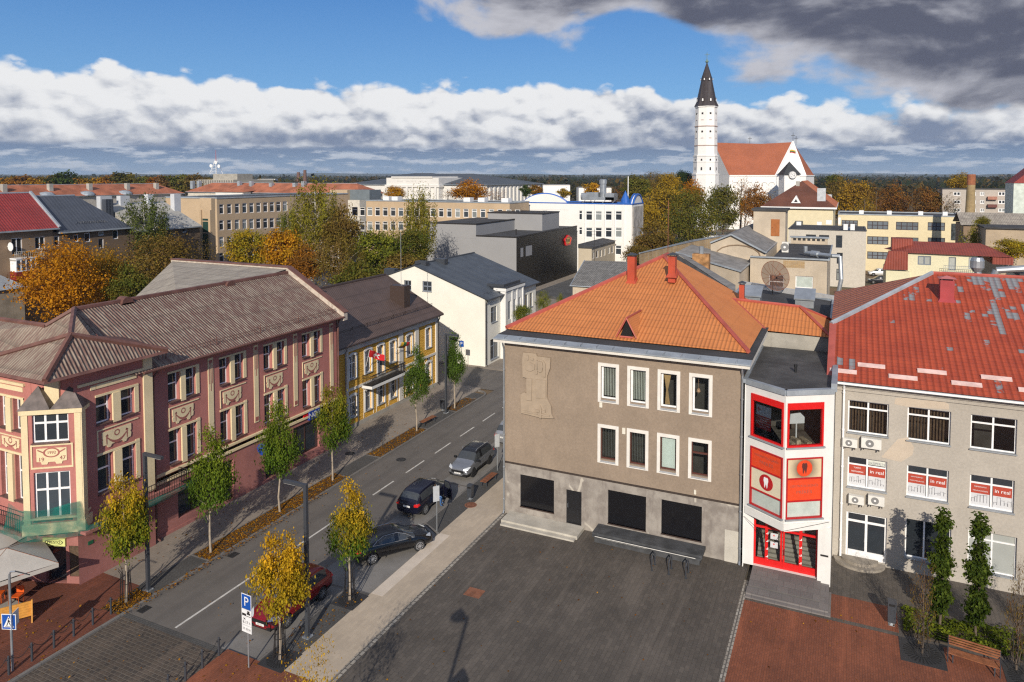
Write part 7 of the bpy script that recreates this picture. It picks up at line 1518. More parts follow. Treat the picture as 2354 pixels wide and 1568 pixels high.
# flat roof with dish, between taupe house wing and hall
zf = 11.25; f = gzs([(1693, 664), (1906, 690)], zf); a, b_ = f; T = block('flat_annex', 'low annex with black felt roof and pale coping behind the orange wing roof', [Vector((-9.6, 58.3, 0)), Vector((-.9, 58.3, 0)), Vector((-.9, 71.6, 0)), Vector((-9.6, 77.6, 0))], zf, CONC, BITUMEN, par=.3)
mb = MB(); mb.extr([(-9.8, 77.5, zf + .5), (-.8, 71.4, zf + .5), (-.8, 71.8, zf + .5), (-9.8, 77.9, zf + .5)], (0, 0, -.5)); mb.build('coping', mat('pale_coping', (.5, .5, .5), .7, .1, 2), T)
for i, (x, y) in enumerate(((1726, 700), (1848, 708))):
 q = G(x, y, zf); o_ = thing('vent_box', ('sheet metal ventilation box with sloping lid behind the thin red chimney', 'sheet metal ventilation box with sloping lid right of the dish')[i], 'ventilation box', (q[0], q[1], zf), 'sheet metal boxes on the annex roof'); mb = MB(); mb.box(q[0] - .75, q[0] + .75, q[1], q[1] + 1.5, zf, zf + .75); mb.build('body', GALV, o_)
 mb = MB(); mb.extr([(q[0] - .85, q[1] - .15, zf + .8), (q[0] - .85, q[1] + 1.7, zf + 1.5), (q[0] - .85, q[1] + 1.7, zf + 1.4), (q[0] - .85, q[1] - .15, zf + .7)], (1.7, 0, 0)); mb.build('lid', GALV, o_)
q = Vector(G(1775, 678, zf)); o_ = thing('satellite_dish', 'large brown mesh satellite dish on the black annex roof', 'dish', q); mb = MB(); mb.tube(q, q + Vector((0, 0, 1.3)), .06, 6); mb.build('stand', IRON, o_)
dn = Vector((.55, -.75, .35)).normalized(); c = q + Vector((0, .1, 1.75)); u = dn.orthogonal().normalized(); v = dn.cross(u); mb = MB(); nr, ns = 6, 28
pts = []
for i in range(nr + 1):
 r = 1.45 * i / nr
 for j in range(ns): t_ = 2 * math.pi * j / ns; pts.append(c + u * r * math.cos(t_) + v * r * math.sin(t_) + dn * (.22 * r * r))
mb.add(pts, [(i * ns + j, i * ns + (j + 1) % ns, (i + 1) * ns + (j + 1) % ns, (i + 1) * ns + j) for i in range(nr) for j in range(ns)])
m, t, b, pos, out = newmat('dish_mesh'); bs_ = t.new('ShaderNodeBsdfDiffuse', {0: (.12, .075, .06, 1)}); tr = t.new('ShaderNodeBsdfTransparent'); mx = t.new('ShaderNodeMixShader', {0: .62, 1: tr.outputs[0], 2: bs_.outputs[0]}); t.l.new(mx.outputs[0], out.inputs[0]); mb.build('mesh_reflector', m, o_, fix=False, smooth=True)
mb = MB()
for j in range(14):
 t_ = 2 * math.pi * j / 14; P = [c + (u * math.cos(t_) + v * math.sin(t_)) * 1.45 * k + dn * (.22 * (1.45 * k) ** 2 + .01) for k in (0, .35, .7, 1)]; mb.path(P, .018, 4)
for j in range(28): t0, t1 = 2 * math.pi * j / 28, 2 * math.pi * (j + 1) / 28; mb.tube(c + (u * math.cos(t0) + v * math.sin(t0)) * 1.45 + dn * .4626, c + (u * math.cos(t1) + v * math.sin(t1)) * 1.45 + dn * .4626, .03, 4)
for j in range(3): t_ = 2.1 * j; mb.tube(c + (u * math.cos(t_) + v * math.sin(t_)) * 1.2 + dn * .3, c + dn * 1.3, .02, 4)
mb.lathe(c + dn * 1.25, [(.08, -.1), (.08, .1)], 8); mb.build('ribs', RUST, o_)
q = Vector(G(2255, 632, 12)); o_ = thing('exhaust_duct', 'silver elbow duct with conical cowl behind the red roof ridge', 'duct', (q.x, q.y, 0)); q = Vector(PY(2245, 625, 68)); mb = MB(); mb.path([q + Vector((0, 0, 0)), q + Vector((.3, 0, -.6)), q + Vector((1.0, 0, -.7)), q + Vector((1.3, 0, .2)), q + Vector((3.6, 0, .5))], .26, 10); mb.build('duct', GALV, o_); mb = MB(); mb.lathe((q.x, q.y, q.z), [(.28, 0), (.5, .35), (.5, .9), (.4, 1.15)], 14); mb.build('cowl', GALV, o_)
mb = MB(); mb.box(q.x + 3.0, q.x + 12, q.y + .3, q.y + 6, 0, q.z - .25); T = tag(mb.build('green_edged_annex', PY_), 'low pale yellow annex with dark flat roof behind the red tiled roof', 'building'); mb = MB(); mb.box(q.x + 2.9, q.x + 12.1, q.y + .2, q.y + 6.1, q.z - .25, q.z); mb.build('roof', BITUMEN, T)
# white boundary wall by the church park, low roofs at far left
q0, q1 = at3(1615, 552, 235), at3(1735, 552, 235); mb = MB(); mb.extr([q0 - Vector((0, 0, q0.z)), q1 - Vector((0, 0, q1.z)), q1 - Vector((0, 0, q1.z)) + Vector((0, .5, 0)), q0 - Vector((0, 0, q0.z)) + Vector((0, .5, 0))], (0, 0, 3.2)); tag(mb.build('boundary_wall', CHW), 'long low white wall behind the park trees', 'wall')
q = Vector(G(20, 690, 8)); zt = 9.5; f = [Vector(PX(0, 672, q.x)), Vector(PX(42, 690, q.x))]; T = thing('grey_outhouse', 'weathered grey plaster outhouse with lean-to roof at the left edge', 'building', (q.x, q.y, 0)); mb = MB(); mb.box(q.x - 8, q.x, q.y - 14, q.y + 1.8, 0, 9.2); mb.build('wall', mat('mouldy_plaster', (.30, .26, .21), .9, .25, .6, streak=.3), T); mb = MB(); mb.poly((q.x + .3, q.y - 14, 9.3), (q.x + .3, q.y + 2.1, 9.3), (q.x - 8, q.y + 2.1, 11), (q.x - 8, q.y - 14, 11)); mb.build('roof', ZINC, T, fix=False)
q = Vector(G(745, 640, 4)); T = block('garage', 'low pale garage with dark flat roof among the trees', [q + Vector((-9, -3, 0)), q + Vector((3, -3, 0)), q + Vector((3, 4, 0)), q + Vector((-9, 4, 0))], 5.0, CREAMW, BITUMEN)
# tiny skyline pieces
for px_, top, d_, w in ((686, 396, 900, 3.2), (701, 391, 900, 3.0)):
 q = at3(px_, 420, d_); mb = MB(); zt = CAMH + (405 - top) * d_ / FOC; mb.lathe((q.x, q.y, 0), [(w, 0), (w * .6, zt)], 10); tag(mb.build('factory_chimney', mat('far_brick', (.16, .09, .07), .9) if 'far_brick' not in bpy.data.materials else bpy.data.materials['far_brick']), ('dark factory chimney on the horizon, the shorter of the two', 'slim factory chimney on the horizon, the taller of the two')[px_ > 690], 'chimney', 'factory chimneys on the horizon')
for i, (x0_, x1_, yt, d_, lab) in enumerate(((592, 632, 411, 800, 'far pale flat roofed shed left of the factory chimneys'), (1180, 1225, 420, 420, 'far house with orange tiled roof left of the white office arch'), (1248, 1310, 424, 420, 'far white flat roofed hall behind the white office arch'), (1330, 1405, 430, 420, 'far white hall behind the silver ventilation unit'))):
 a, b_ = at3(x0_, 420, d_), at3(x1_, 420, d_); zt = CAMH + (405 - yt) * d_ / FOC; T = thing('far_house' if i == 1 else 'far_hall', lab, 'building', (a.x, a.y, 0)); mb = MB(); mb.extr([Vector((a.x, a.y, 0)), Vector((b_.x, b_.y, 0)), Vector((b_.x, b_.y, 0)) + F3 * 15, Vector((a.x, a.y, 0)) + F3 * 15], (0, 0, zt - (3.5 if i == 1 else .4))); mb.build('wall', CHW if i != 1 else OLDW, T)
 mb = MB(); A, B = Vector((a.x, a.y, zt)), Vector((b_.x, b_.y, zt)); lo_ = Vector((0, 0, -3.6 if i == 1 else -.3)); mb.poly(A + lo_ - F3 * .5, B + lo_ - F3 * .5, B + F3 * 7 , A + F3 * 7); mb.poly(A + lo_ + F3 * 15, B + lo_ + F3 * 15, B + F3 * 7, A + F3 * 7); mb.build('roof', CLAY if i == 1 else PALER, T, fix=False)
# ---------------------------------------------------------------- trees
m, t, b, pos, out = newmat('leaves')
va = t.new('ShaderNodeAttribute', attribute_name='v').outputs['Color']; A_ = t.new('ShaderNodeAttribute', attribute_type='OBJECT', attribute_name='leaf_a').outputs['Color']; B2 = t.new('ShaderNodeAttribute', attribute_type='OBJECT', attribute_name='leaf_b').outputs['Color']
s = t.sep(va); col = t.mix(1.0, t.mix(s[0], A_, B2), t.comb(s[1], s[1], s[1]), 'MULTIPLY')
df = t.new('ShaderNodeBsdfDiffuse', {0: col}); tl = t.new('ShaderNodeBsdfTranslucent', {0: col}); mx = t.new('ShaderNodeMixShader', {0: .35, 1: df.outputs[0], 2: tl.outputs[0]}); t.l.new(mx.outputs[0], out.inputs[0])
LEAF = m
BARK = mat('bark', (.13, .10, .075), .9, .3, 3, bmp=.4, bscale=20); BARKP = mat('pale_bark', (.36, .30, .23), .9, .2, 4); BIRCHB = mat('birch_bark', (.55, .52, .47), .85, .25, 3)
def leafmesh(name, P, N, size, v, seed=0, drop=0.0):
 r = np.random.default_rng(seed); n = len(P)
 a = r.normal(size=(n, 3)); a -= (a * N).sum(1)[:, None] * N; a /= np.linalg.norm(a, axis=1)[:, None] + 1e-9; b = np.cross(N, a)
 sz = size * r.uniform(.6, 1.35, (n, 1)); asp = r.uniform(.55, .95, (n, 1))
 q = np.stack([P - a * sz * .5, P - b * sz * .5 * asp + a * sz * .05, P + a * sz * .5 + np.array([0, 0, -drop]) * sz, P + b * sz * .5 * asp + a * sz * .05], 1).reshape(-1, 3)
 me = bpy.data.meshes.new(name); me.vertices.add(4 * n); me.vertices.foreach_set('co', q.ravel().astype(np.float32)); me.loops.add(4 * n); me.loops.foreach_set('vertex_index', np.arange(4 * n, dtype=np.int32)); me.polygons.add(n); me.polygons.foreach_set('loop_start', np.arange(0, 4 * n, 4, dtype=np.int32)); me.polygons.foreach_set('loop_total', np.full(n, 4, np.int32))
 me.update(); at = me.color_attributes.new('v', 'FLOAT_COLOR', 'POINT'); c = np.ones((4 * n, 4), np.float32); c[:, :2] = np.repeat(v, 4, 0); at.data.foreach_set('color', c.ravel()); me.materials.append(LEAF); return me
def crownmesh(kind, seed, nleaf, ncl, size):
 """unit crown: x, y in -.5...5, z 0..1, leaves in clusters spread through the volume"""
 r = np.random.default_rng(seed); C = []
 while len(C) < ncl:
  p = r.uniform(-1, 1, 3)
  if kind == 'round': ok = .35 < np.linalg.norm(p * [1, 1, 1]) < 1 - .18 * math.sin(5 * math.atan2(p[1], p[0]) + seed) ** 2; q = p * [.43, .43, .44] + [0, 0, .5]
  elif kind == 'tall': w = (1 - abs(p[2]) ** 1.6) ** .6 * (1.0 if p[2] < .0 else 1 - .35 * p[2]); ok = .2 < math.hypot(p[0], p[1]) / max(w, .05) < 1; q = p * [.43, .43, .48] + [0, 0, .5]
  elif kind == 'street': hgt = (p[2] + 1) / 2; w = (min(hgt * 3.2, 1) * (1 - hgt) ** .75 * 1.25 + .08); ok = math.hypot(p[0], p[1]) < w; q = p * [.46, .46, .5] + [0, 0, .5]
  elif kind == 'column': ok = math.hypot(p[0], p[1]) < (1 - abs(p[2]) ** 3) ** .5 * (.75 + .25 * math.sin(p[2] * 9 + seed)); q = p * [.07, .07, .48] + [0, 0, .5]
  elif kind == 'conifer': hgt = (p[2] + 1) / 2; ok = .3 * (1 - hgt) < math.hypot(p[0], p[1]) < (1 - hgt); q = p * [.5, .5, .5] + [0, 0, .5]
  else: ok = np.linalg.norm(p) < 1; q = p * [.45, .45, .48] + [0, 0, .5]
  if ok: C.append(q)
 C = np.array(C); k = r.integers(0, ncl, nleaf); rad = {'round': .085, 'tall': .075, 'street': .078, 'conifer': .06, 'column': .021}.get(kind, .07)
 off = r.normal(size=(nleaf, 3)) * rad * [1, 1, .62]
 if kind == 'birch': off = r.normal(size=(nleaf, 3)) * [.035, .035, .1] + np.array([0, 0, -.08]) * r.uniform(0, 1, (nleaf, 1));
 P = C[k] + off; N = (P - [0, 0, .45]) + r.normal(size=(nleaf, 3)) * .45 + [0, 0, .35]; N /= np.linalg.norm(N, axis=1)[:, None]
 cm = r.uniform(0, 1, ncl) ** 1.0; cb = r.uniform(.78, 1.22, ncl)
 v = np.stack([np.clip(cm[k] * .75 + P[:, 2] * .35 + r.normal(size=nleaf) * .16 - .05, 0, 1), cb[k] * r.uniform(.75, 1.25, nleaf)], 1)
 if kind == 'street': v[:, 0] = np.clip(P[:, 2] * 1.5 - .62 + cm[k] * .5 + r.normal(size=nleaf) * .12, 0, 1)
 return leafmesh('crown_' + kind, P, N, size, v, seed, .3), C
PROTO = {}
for nm, kind, nl, nc, sz, seeds in (('round', 'round', 6800, 80, .040, (1, 2, 3)), ('maple', 'round', 13000, 150, .024, (4, 5)), ('tall', 'tall', 4800, 80, .030, (6, 7)), ('birch', 'birch', 10000, 110, .028, (8, 9)), ('sparse', 'blob', 1500, 70, .026, (10, 11)), ('column', 'column', 5200, 120, .026, (20, 21)), ('conifer', 'conifer', 2600, 70, .045, (12,)), ('street', 'street', 9000, 64, .034, (13, 14, 15)), ('far', 'round', 2400, 40, .075, (16, 17, 18))):
 PROTO[nm] = [crownmesh(kind, sd, nl, nc, sz) for sd in seeds]
tcount = [0]
def trunkmesh(nm, mats, C, w, h, z0, r, seed, limbs=9, twig=False):
 rd = random.Random(seed); mb = MB(); top = z0 + h * .82; pts = [Vector((rd.uniform(-.02, .02) * w * (i > 0), rd.uniform(-.02, .02) * w * (i > 0), top * i / 6)) for i in range(7)]
 for i in range(6): mb.tube(pts[i], pts[i + 1], r * (1 - i / 7.0), 7, r * (1 - (i + 1) / 7.0), cap=i in (0, 5))
 for c in rd.sample(list(map(tuple, C)), min(limbs, len(C))):
  e = Vector((c[0] * w, c[1] * w, z0 + c[2] * h)); zs = max(z0 * .75, min(e.z - .25 * h * rd.uniform(.4, 1), top * .95)); f = zs / top * 6; i = min(int(f), 5); s_ = pts[i].lerp(pts[i + 1], f - i)
  mid = s_.lerp(e, .5) + Vector((0, 0, -.04 * h)); rr0 = r * (1 - f / 7) * .6; mb.tube(s_, mid, rr0, 5, rr0 * .65, cap=False); mb.tube(mid, e, rr0 * .65, 4, rr0 * .18, cap=False)
  if twig:
   for q in range(3): mb.tube(mid.lerp(e, .3 + .3 * q), e + Vector((rd.uniform(-.12, .12) * w, rd.uniform(-.12, .12) * w, rd.uniform(-.02, .12) * h)), rr0 * .3, 3, rr0 * .1, cap=False)
 return mb
def tree(base, z0, h, w, proto, a, b_, label, group=None, bark=None, name='tree', r=None, limbs=9, dens=None):
 tcount[0] += 1; k = tcount[0]; me, C = PROTO[proto][k % len(PROTO[proto])]
 T = thing(name, label, 'tree', (base[0], base[1], 0), group, rz=0.0)
 w = h if proto == 'column' else w
 r = r or max(.06, .018 * (z0 + h)); mb = trunkmesh('trunk', None, C, w, h, z0, r, k, limbs, proto == 'sparse'); mb.v = [(x + base[0], y + base[1], z) for x, y, z in mb.v]; mb.build('trunk', bark or BARK, T, fix=False)
 c = bpy.data.objects.new('crown', me); COL.objects.link(c); c.parent = T; c.location = (0, 0, z0); c.scale = (w, w, h) if proto != 'column' else (h, h, h); c['leaf_a'] = a; c['leaf_b'] = b_; return T
OR, OR2, YE, OL, GR, DG, BRN, BR2, YG, RS = (.40, .155, .012), (.52, .24, .016), (.50, .31, .022), (.20, .155, .028), (.085, .12, .022), (.035, .058, .018), (.19, .11, .034), (.20, .12, .04), (.24, .23, .025), (.26, .10, .02)
def bt(px_, yt, yb_, wpx, d, proto, a, b_, label, group=None, bark=None, limbs=9):
 q = D(px_, yb_, d); k_ = d / FOC; z0 = max(CAMH + (405 - yb_) * k_, .6); zt = CAMH + (405 - yt) * k_
 return tree(q, z0, max(zt - z0, 1), wpx * k_, proto, a, b_, label, group, bark, limbs=limbs)
g1 = 'autumn trees in the yard behind the rose house'
bt(150, 545, 752, 200, 84, 'maple', OR, OR2, 'large bright orange maple beside the brown apartment blocks', g1, limbs=14)
bt(245, 560, 720, 120, 92, 'maple', OR2, OL, 'orange and olive tree just right of the bright orange maple', g1)
bt(375, 530, 700, 190, 96, 'maple', OL, BRN, 'broad brown chestnut tree under the tall weeping birch', g1, limbs=14)
bt(335, 446, 590, 118, 108, 'birch', (.13, .135, .05), GR, 'tall weeping birch in front of the pale sheet roof', g1, BIRCHB, 16)
bt(460, 545, 650, 90, 102, 'sparse', BRN, OL, 'thin brown half bare tree by the stair tower', g1, limbs=22)
bt(300, 600, 720, 110, 86, 'round', OL, GR, 'dark olive tree low behind the orange maple', g1)
bt(575, 520, 625, 112, 122, 'round', YE, YG, 'yellow tree left of the golden tree in front of the school', g1)
bt(652, 515, 650, 110, 112, 'round', YE, OR, 'golden orange tree in the middle of the yard', g1)
bt(705, 555, 650, 90, 106, 'round', OR, BRN, 'rust coloured tree right of the golden tree', g1)
bt(725, 408, 580, 122, 124, 'birch', OL, YG, 'tallest olive birch with thin crown before the school corner', g1, BIRCHB, 18)
bt(670, 480, 560, 70, 128, 'birch', YG, GR, 'pale green birch left of the tallest olive birch', g1, BIRCHB)
bt(790, 462, 600, 100, 120, 'round', OL, BRN, 'dense olive brown tree right of the tallest birch', g1)
bt(780, 540, 668, 130, 104, 'birch', BR2, OL, 'brownish birch with white stems in front of the olive tree', g1, BIRCHB, 18)
bt(870, 520, 640, 130, 112, 'round', GR, YG, 'green and yellow tree below the tan school windows', g1)
bt(965, 432, 600, 86, 124, 'birch', OL, YG, 'slender birch covering the tan school front', g1, BIRCHB, 16)
bt(905, 480, 620, 70, 122, 'sparse', OL, YG, 'thin airy tree left of the slender birch', g1)
bt(930, 575, 675, 120, 104, 'round', BRN, OL, 'brown chestnut beside the grey cinema wall', g1)
bt(830, 592, 690, 130, 96, 'round', GR, OL, 'dark green tree above the brown metal roof', g1)
bt(950, 520, 610, 90, 116, 'round', OL, GR, 'olive tree close to the upper edge of the cinema wall', g1)
g2 = 'trees along the skyline behind the clay roofs'
sk = [(14, 404, 58, OR, OL), (52, 402, 60, OR, BRN), (92, 405, 56, YE, OR), (118, 398, 44, BRN, OL), (150, 392, 66, DG, GR), (190, 406, 50, OR, YE), (222, 404, 54, OR2, OL), (255, 400, 46, OR, BRN), (290, 390, 66, DG, OL), (325, 402, 48, GR, OL), (356, 405, 46, OR, RS), (386, 398, 40, BRN, BR2), (412, 397, 54, OL, GR), (446, 399, 56, OL, BRN), (474, 402, 44, BRN, OL)]
on_ = ['first', 'second', 'third', 'fourth', 'fifth', 'sixth', 'seventh', 'eighth', 'ninth', 'tenth', 'eleventh', 'twelfth', 'thirteenth', 'fourteenth', 'fifteenth']
for i, (x, y, w, a, b_) in enumerate(sk): bt(x, y, 446, w + 14, 400, 'far', a, b_, '%s tree from the left in the skyline row behind the clay tiled roofs' % on_[i], g2, limbs=4)
for x, y, w, lab in ((556, 410, 44, 'small golden tree right of the concrete hall'), (592, 412, 40, 'small orange tree before the far pale shed'), (625, 414, 36, 'small yellow tree left of the factory chimneys')): bt(x, y, 440, w, 420, 'far', OR2, YE, lab, g2, limbs=4)
g3 = 'trees around the white palace and white office'
bt(908, 424, 470, 52, 215, 'round', YE, OR, 'yellow tree before the left half of the white palace', g3)
bt(1080, 410, 468, 92, 225, 'round', OR2, OR, 'wide orange tree in front of the white palace', g3)
bt(1030, 430, 466, 44, 222, 'sparse', BR2, BRN, 'bare brownish tree left of the wide orange tree', g3)
bt(1145, 432, 468, 50, 222, 'sparse', BR2, OR, 'half bare rusty tree right of the wide orange tree', g3)
bt(1208, 424, 452, 32, 262, 'far', DG, GR, 'small dark green tree left of the white office arch', g3)
bt(1232, 422, 452, 34, 262, 'far', OL, OR, 'small olive tree above the white office arch', g3)
bt(1358, 417, 455, 42, 246, 'far', OR2, YE, 'small orange tree behind the silver ventilation unit', g3)
bt(1295, 432, 455, 34, 246, 'far', OL, YE, 'small yellow olive tree behind the office arch', g3)
bt(1413, 420, 470, 44, 240, 'sparse', BRN, RS, 'reddish brown tree left of the blue cone', g3)
g4 = 'park trees in front of the church'
pk = [(1462, 396, 480, 74, 262, 'round', GR, OL, 'big green tree left of the church nearest the blue cone'), (1502, 388, 470, 60, 285, 'tall', BRN, OL, 'tall brown tree behind the yellow park trees'), (1538, 392, 470, 58, 280, 'round', OL, YE, 'olive and yellow tree left of the church tower'), (1570, 388, 440, 46, 330, 'round', DG, DG, 'dark green tree close to the foot of the church tower'), (1590, 408, 480, 60, 262, 'round', OR2, OR, 'orange tree at the left foot of the church tower'), (1535, 420, 545, 120, 235, 'round', YE, OL, 'broad yellow green park tree below the church tower'), (1590, 425, 600, 130, 200, 'maple', GR, OL, 'largest green park tree in front of the church'), (1480, 450, 540, 80, 225, 'round', OL, YE, 'olive tree between the blue cone and the large green tree'), (1662, 418, 530, 84, 245, 'round', GR, OL, 'green tree below the clay red church roof'), (1702, 392, 500, 62, 268, 'sparse', BRN, OR, 'half bare brown tree against the church roof'), (1735, 420, 510, 74, 255, 'round', OR, BRN, 'orange brown tree below the church gable'), (1712, 445, 530, 70, 245, 'sparse', OR, BR2, 'thin rusty tree in front of the white boundary wall'), (1770, 428, 500, 50, 258, 'sparse', OL, BRN, 'thin olive tree left of the clock gatehouse'), (1505, 505, 600, 100, 160, 'round', BRN, OL, 'brown tree beside the grey relief of the white office'), (1465, 560, 612, 70, 150, 'round', BRN, OL, 'low brown bush like tree at the foot of the white office'), (1555, 545, 610, 60, 165, 'round', DG, GR, 'dark green tree low in front of the park')]
for x, yt, yb_, w, d, p, a, b_, lab in pk: bt(x, yt, yb_, w, d, p, a, b_, lab, g4, limbs=12)
g5 = 'brown trees right of the church'
rt_ = [(1925, 402, 510, 70, 300, 'round', OL, BRN), (1968, 408, 520, 92, 250, 'round', YE, BRN), (2012, 424, 515, 66, 245, 'sparse', RS, BRN), (2050, 418, 520, 84, 250, 'round', BRN, RS), (2095, 428, 520, 72, 245, 'sparse', BRN, BR2), (2128, 424, 520, 84, 250, 'round', RS, BRN), (2165, 430, 520, 60, 245, 'sparse', BRN, OL), (1900, 430, 500, 50, 300, 'round', BRN, OL), (2190, 445, 520, 40, 240, 'sparse', DG, BRN), (1985, 440, 520, 60, 240, 'sparse', OL, YE)]
for i, q in enumerate(rt_): bt(*q[:8], '%s tree in the brown tree belt right of the church' % ('far left olive', 'broad golden brown', 'thin reddish', 'dense brown', 'bare brown', 'dense rust', 'bare olive brown', 'small dark brown', 'narrow dark', 'thin yellowish')[i], g5, limbs=16)
bt(1993, 391, 470, 34, 275, 'conifer', DG, DG, 'single dark spruce above the brown trees right of the church')
bt(1915, 398, 440, 44, 320, 'far', OL, GR, 'round olive tree on the horizon right of the church')
bt(2208, 394, 440, 60, 330, 'round', YE, OL, 'yellow tree behind the top of the brick chimney stack')
bt(2240, 510, 640, 74, 128, 'birch', OL, YG, 'weeping birch in front of the brick chimney stack', None, BIRCHB, 18)
bt(2325, 545, 600, 90, 116, 'round', YE, YG, 'low yellow tree behind the red roofed house')
bt(2258, 495, 520, 34, 132, 'round', YG, OL, 'small bush growing by the grey shed roof')
bt(1202, 697, 745, 46, 88, 'round', YG, GR, 'small yellow green tree in front of the cream house')
bt(1248, 664, 722, 40, 92, 'tall', GR, YG, 'small upright green tree left of the orange roof')
bt(1288, 672, 715, 22, 92, 'tall', GR, YG, 'narrow green sapling close to the orange roof edge')
# far wood and hills on the horizon (a mass nobody could count)
r = np.random.default_rng(5); nt = 2600
ang = r.uniform(-.72, .72, nt); dist = 650 * (7.0 ** r.uniform(0, 1, nt)); hx = _fw[0] * np.cos(ang) + _rt[0] * np.sin(ang); hy = _fw[1] * np.cos(ang) + _rt[1] * np.sin(ang); n2 = math.hypot(_fw[0], _fw[1])
ctr = np.stack([hx * dist, hy * dist, np.zeros(nt)], 1); hh = r.uniform(9, 17, nt) * (1 + dist / 9000); nl = 42
P = np.repeat(ctr, nl, 0) + r.normal(size=(nt * nl, 3)) * np.repeat(np.stack([hh * .45 * (1 + dist / 1500), hh * .45 * (1 + dist / 1500), hh * .24], 1), nl, 0); P[:, 2] = np.abs(P[:, 2] + np.repeat(hh * .5, nl)); N = r.normal(size=P.shape) + [0, 0, .8]; N /= np.linalg.norm(N, axis=1)[:, None]
v = np.stack([np.clip(np.repeat(r.uniform(0, 1, nt) ** 3, nl) + r.normal(size=len(P)) * .1, 0, 1), np.repeat(r.uniform(.6, 1.2, nt), nl) * r.uniform(.8, 1.2, len(P))], 1)
me = leafmesh('far_wood', P, N, 1.0, v, 3)
co = np.empty(len(me.vertices) * 3, np.float32); me.vertices.foreach_get('co', co); co = co.reshape(-1, 4, 3); sc = np.repeat(3.2 * (1 + dist / 900), nl)[:, None, None]; co = (co - P[:, None, :]) * sc + P[:, None, :]; me.vertices.foreach_set('co', co.ravel().astype(np.float32)); me.update()
o = bpy.data.objects.new('far_wood', me); COL.objects.link(o); o['leaf_a'] = (.030, .042, .020); o['leaf_b'] = (.12, .075, .02); tag(o, 'dark mixed wood filling the plain up to the horizon', 'wood', kind='stuff')
mb = MB(); fwd = Vector((_fw[0], _fw[1], 0)).normalized(); rtv = Vector(_rt)
for d_, base_, amp, sd in ((5200, 30, 12, 1), (7600, 46, 10, 4)):
 for i in range(120):
  u0, u1 = -.85 + 1.7 * i / 120, -.85 + 1.7 * (i + 1) / 120
  f_ = lambda u: base_ + amp * (math.sin(u * 9 + sd) + .5 * math.sin(u * 23 + 2 * sd) + .3 * math.sin(u * 61)) * .6
  A, B = fwd * d_ + rtv * (d_ * u0), fwd * d_ + rtv * (d_ * u1); mb.poly(A + Vector((0, 0, -.1)), B + Vector((0, 0, -.1)), B + fwd * 500 + Vector((0, 0, f_(u1))), A + fwd * 500 + Vector((0, 0, f_(u0)))); mb.poly(A + fwd * 500 + Vector((0, 0, f_(u0))), B + fwd * 500 + Vector((0, 0, f_(u1))), B + fwd * 1500, A + fwd * 1500)
struct('hills', mb, mat('wooded_hills', (.028, .036, .022), .95, .4, .004), fix=False)
# street trees with stakes and grates
SG = 'young trees along the street'
def stakes(T, x, y, n=10):
 mb = MB()
 for i in range(n):
  a = 2 * math.pi * i / n; r0, r1 = (.30, .34) if i % 2 else (.32, .26); mb.tube((x + r0 * math.cos(a), y + r0 * math.sin(a), .1), (x + r1 * .7 * math.cos(a), y + r1 * .7 * math.sin(a), 1.75), .016, 4); mb.tube((x + r1 * .7 * math.cos(a), y + r1 * .7 * math.sin(a), 1.75), (x + .36 * math.cos(a), y + .36 * math.sin(a), 2.0), .014, 4)
 for z, r in ((.5, .30), (1.2, .255)):
  for i in range(12): a, c = 2 * math.pi * i / 12, 2 * math.pi * (i + 1) / 12; mb.tube((x + r * math.cos(a), y + r * math.sin(a), z), (x + r * math.cos(c), y + r * math.sin(c), z), .014, 4)
 mb.build('tree_guard', IRON, T)
def grate(x, y, label, s_=.9, rz=0):
 mb = MB(); mb.box(x - s_, x + s_, y - s_, y + s_, .095, .112); o = tag(mb.build('tree_grate', flat('cast_iron', (.03, .03, .032), .6) if 'cast_iron' not in bpy.data.materials else bpy.data.materials['cast_iron']), label, 'tree grate', 'cast iron tree grates'); mb = MB()
 for i in range(28):
  a = 2 * math.pi * i / 28; c_, s2 = math.cos(a), math.sin(a); mb.poly(*[(x + r * c_ - w * s2, y + r * s2 + w * c_, .116) for r, w in ((.32, .02), (.32, -.02), (s_ * .86, -.035), (s_ * .86, .035))])
 mb.build('slots', flat('slot_black', (.006, .006, .006), .9) if 'slot_black' not in bpy.data.materials else bpy.data.materials['slot_black'], o, fix=False)
SGRN, SYEL, SLIM = (.085, .145, .018), (.52, .32, .02), (.17, .21, .02)
st = [(-34.2, 24.9, 2.5, 5.2, 3.0, SLIM, SYEL, 'yellow topped young tree in iron guard beside the nearest left lamp post', 1), (-34.2, 30.5, 2.6, 5.0, 3.5, SGRN, SLIM, 'fresh green young tree before the rose house, second from the crossing', 0), (-34.2, 36.3, 2.6, 5.1, 3.4, SGRN, SLIM, 'green young tree before the rose house, third from the crossing', 0), (-34.2, 41.8, 2.4, 5.6, 3.2, SGRN, (.26, .22, .02), 'green young tree with orange tip at the end of the rose house', 0), (-34.2, 53.3, 2.7, 4.9, 3.1, (.085, .13, .025), SGRN, 'green young tree before the yellow house beside the bench', 0), (-34.25, 60.2, 2.6, 5.0, 2.7, (.085, .14, .025), SGRN, 'green young tree by the far lamp post', 0), (-23.6, 24.9, 2.2, 4.6, 3.2, (.36, .27, .02), (.60, .33, .018), 'young yellow tree in front of the dark red car', 1), (-23.6, 30.1, 2.3, 4.2, 3.0, SGRN, SYEL, 'yellow and green young tree behind the black saloon', 1)]
for x, y, z0, h, w, a, b_, lab, gd in st:
 T = tree((x, y), z0, h, w * .82, 'street', a, b_, lab, SG, BARKP, 'street_tree', r=.075, limbs=16)
 if gd: stakes(T, x, y)
grate(-23.6, 24.9, 'cast iron grate round the yellow tree in front of the dark red car', .72); grate(-23.6, 30.1, 'cast iron grate round the tree behind the black saloon', .72)
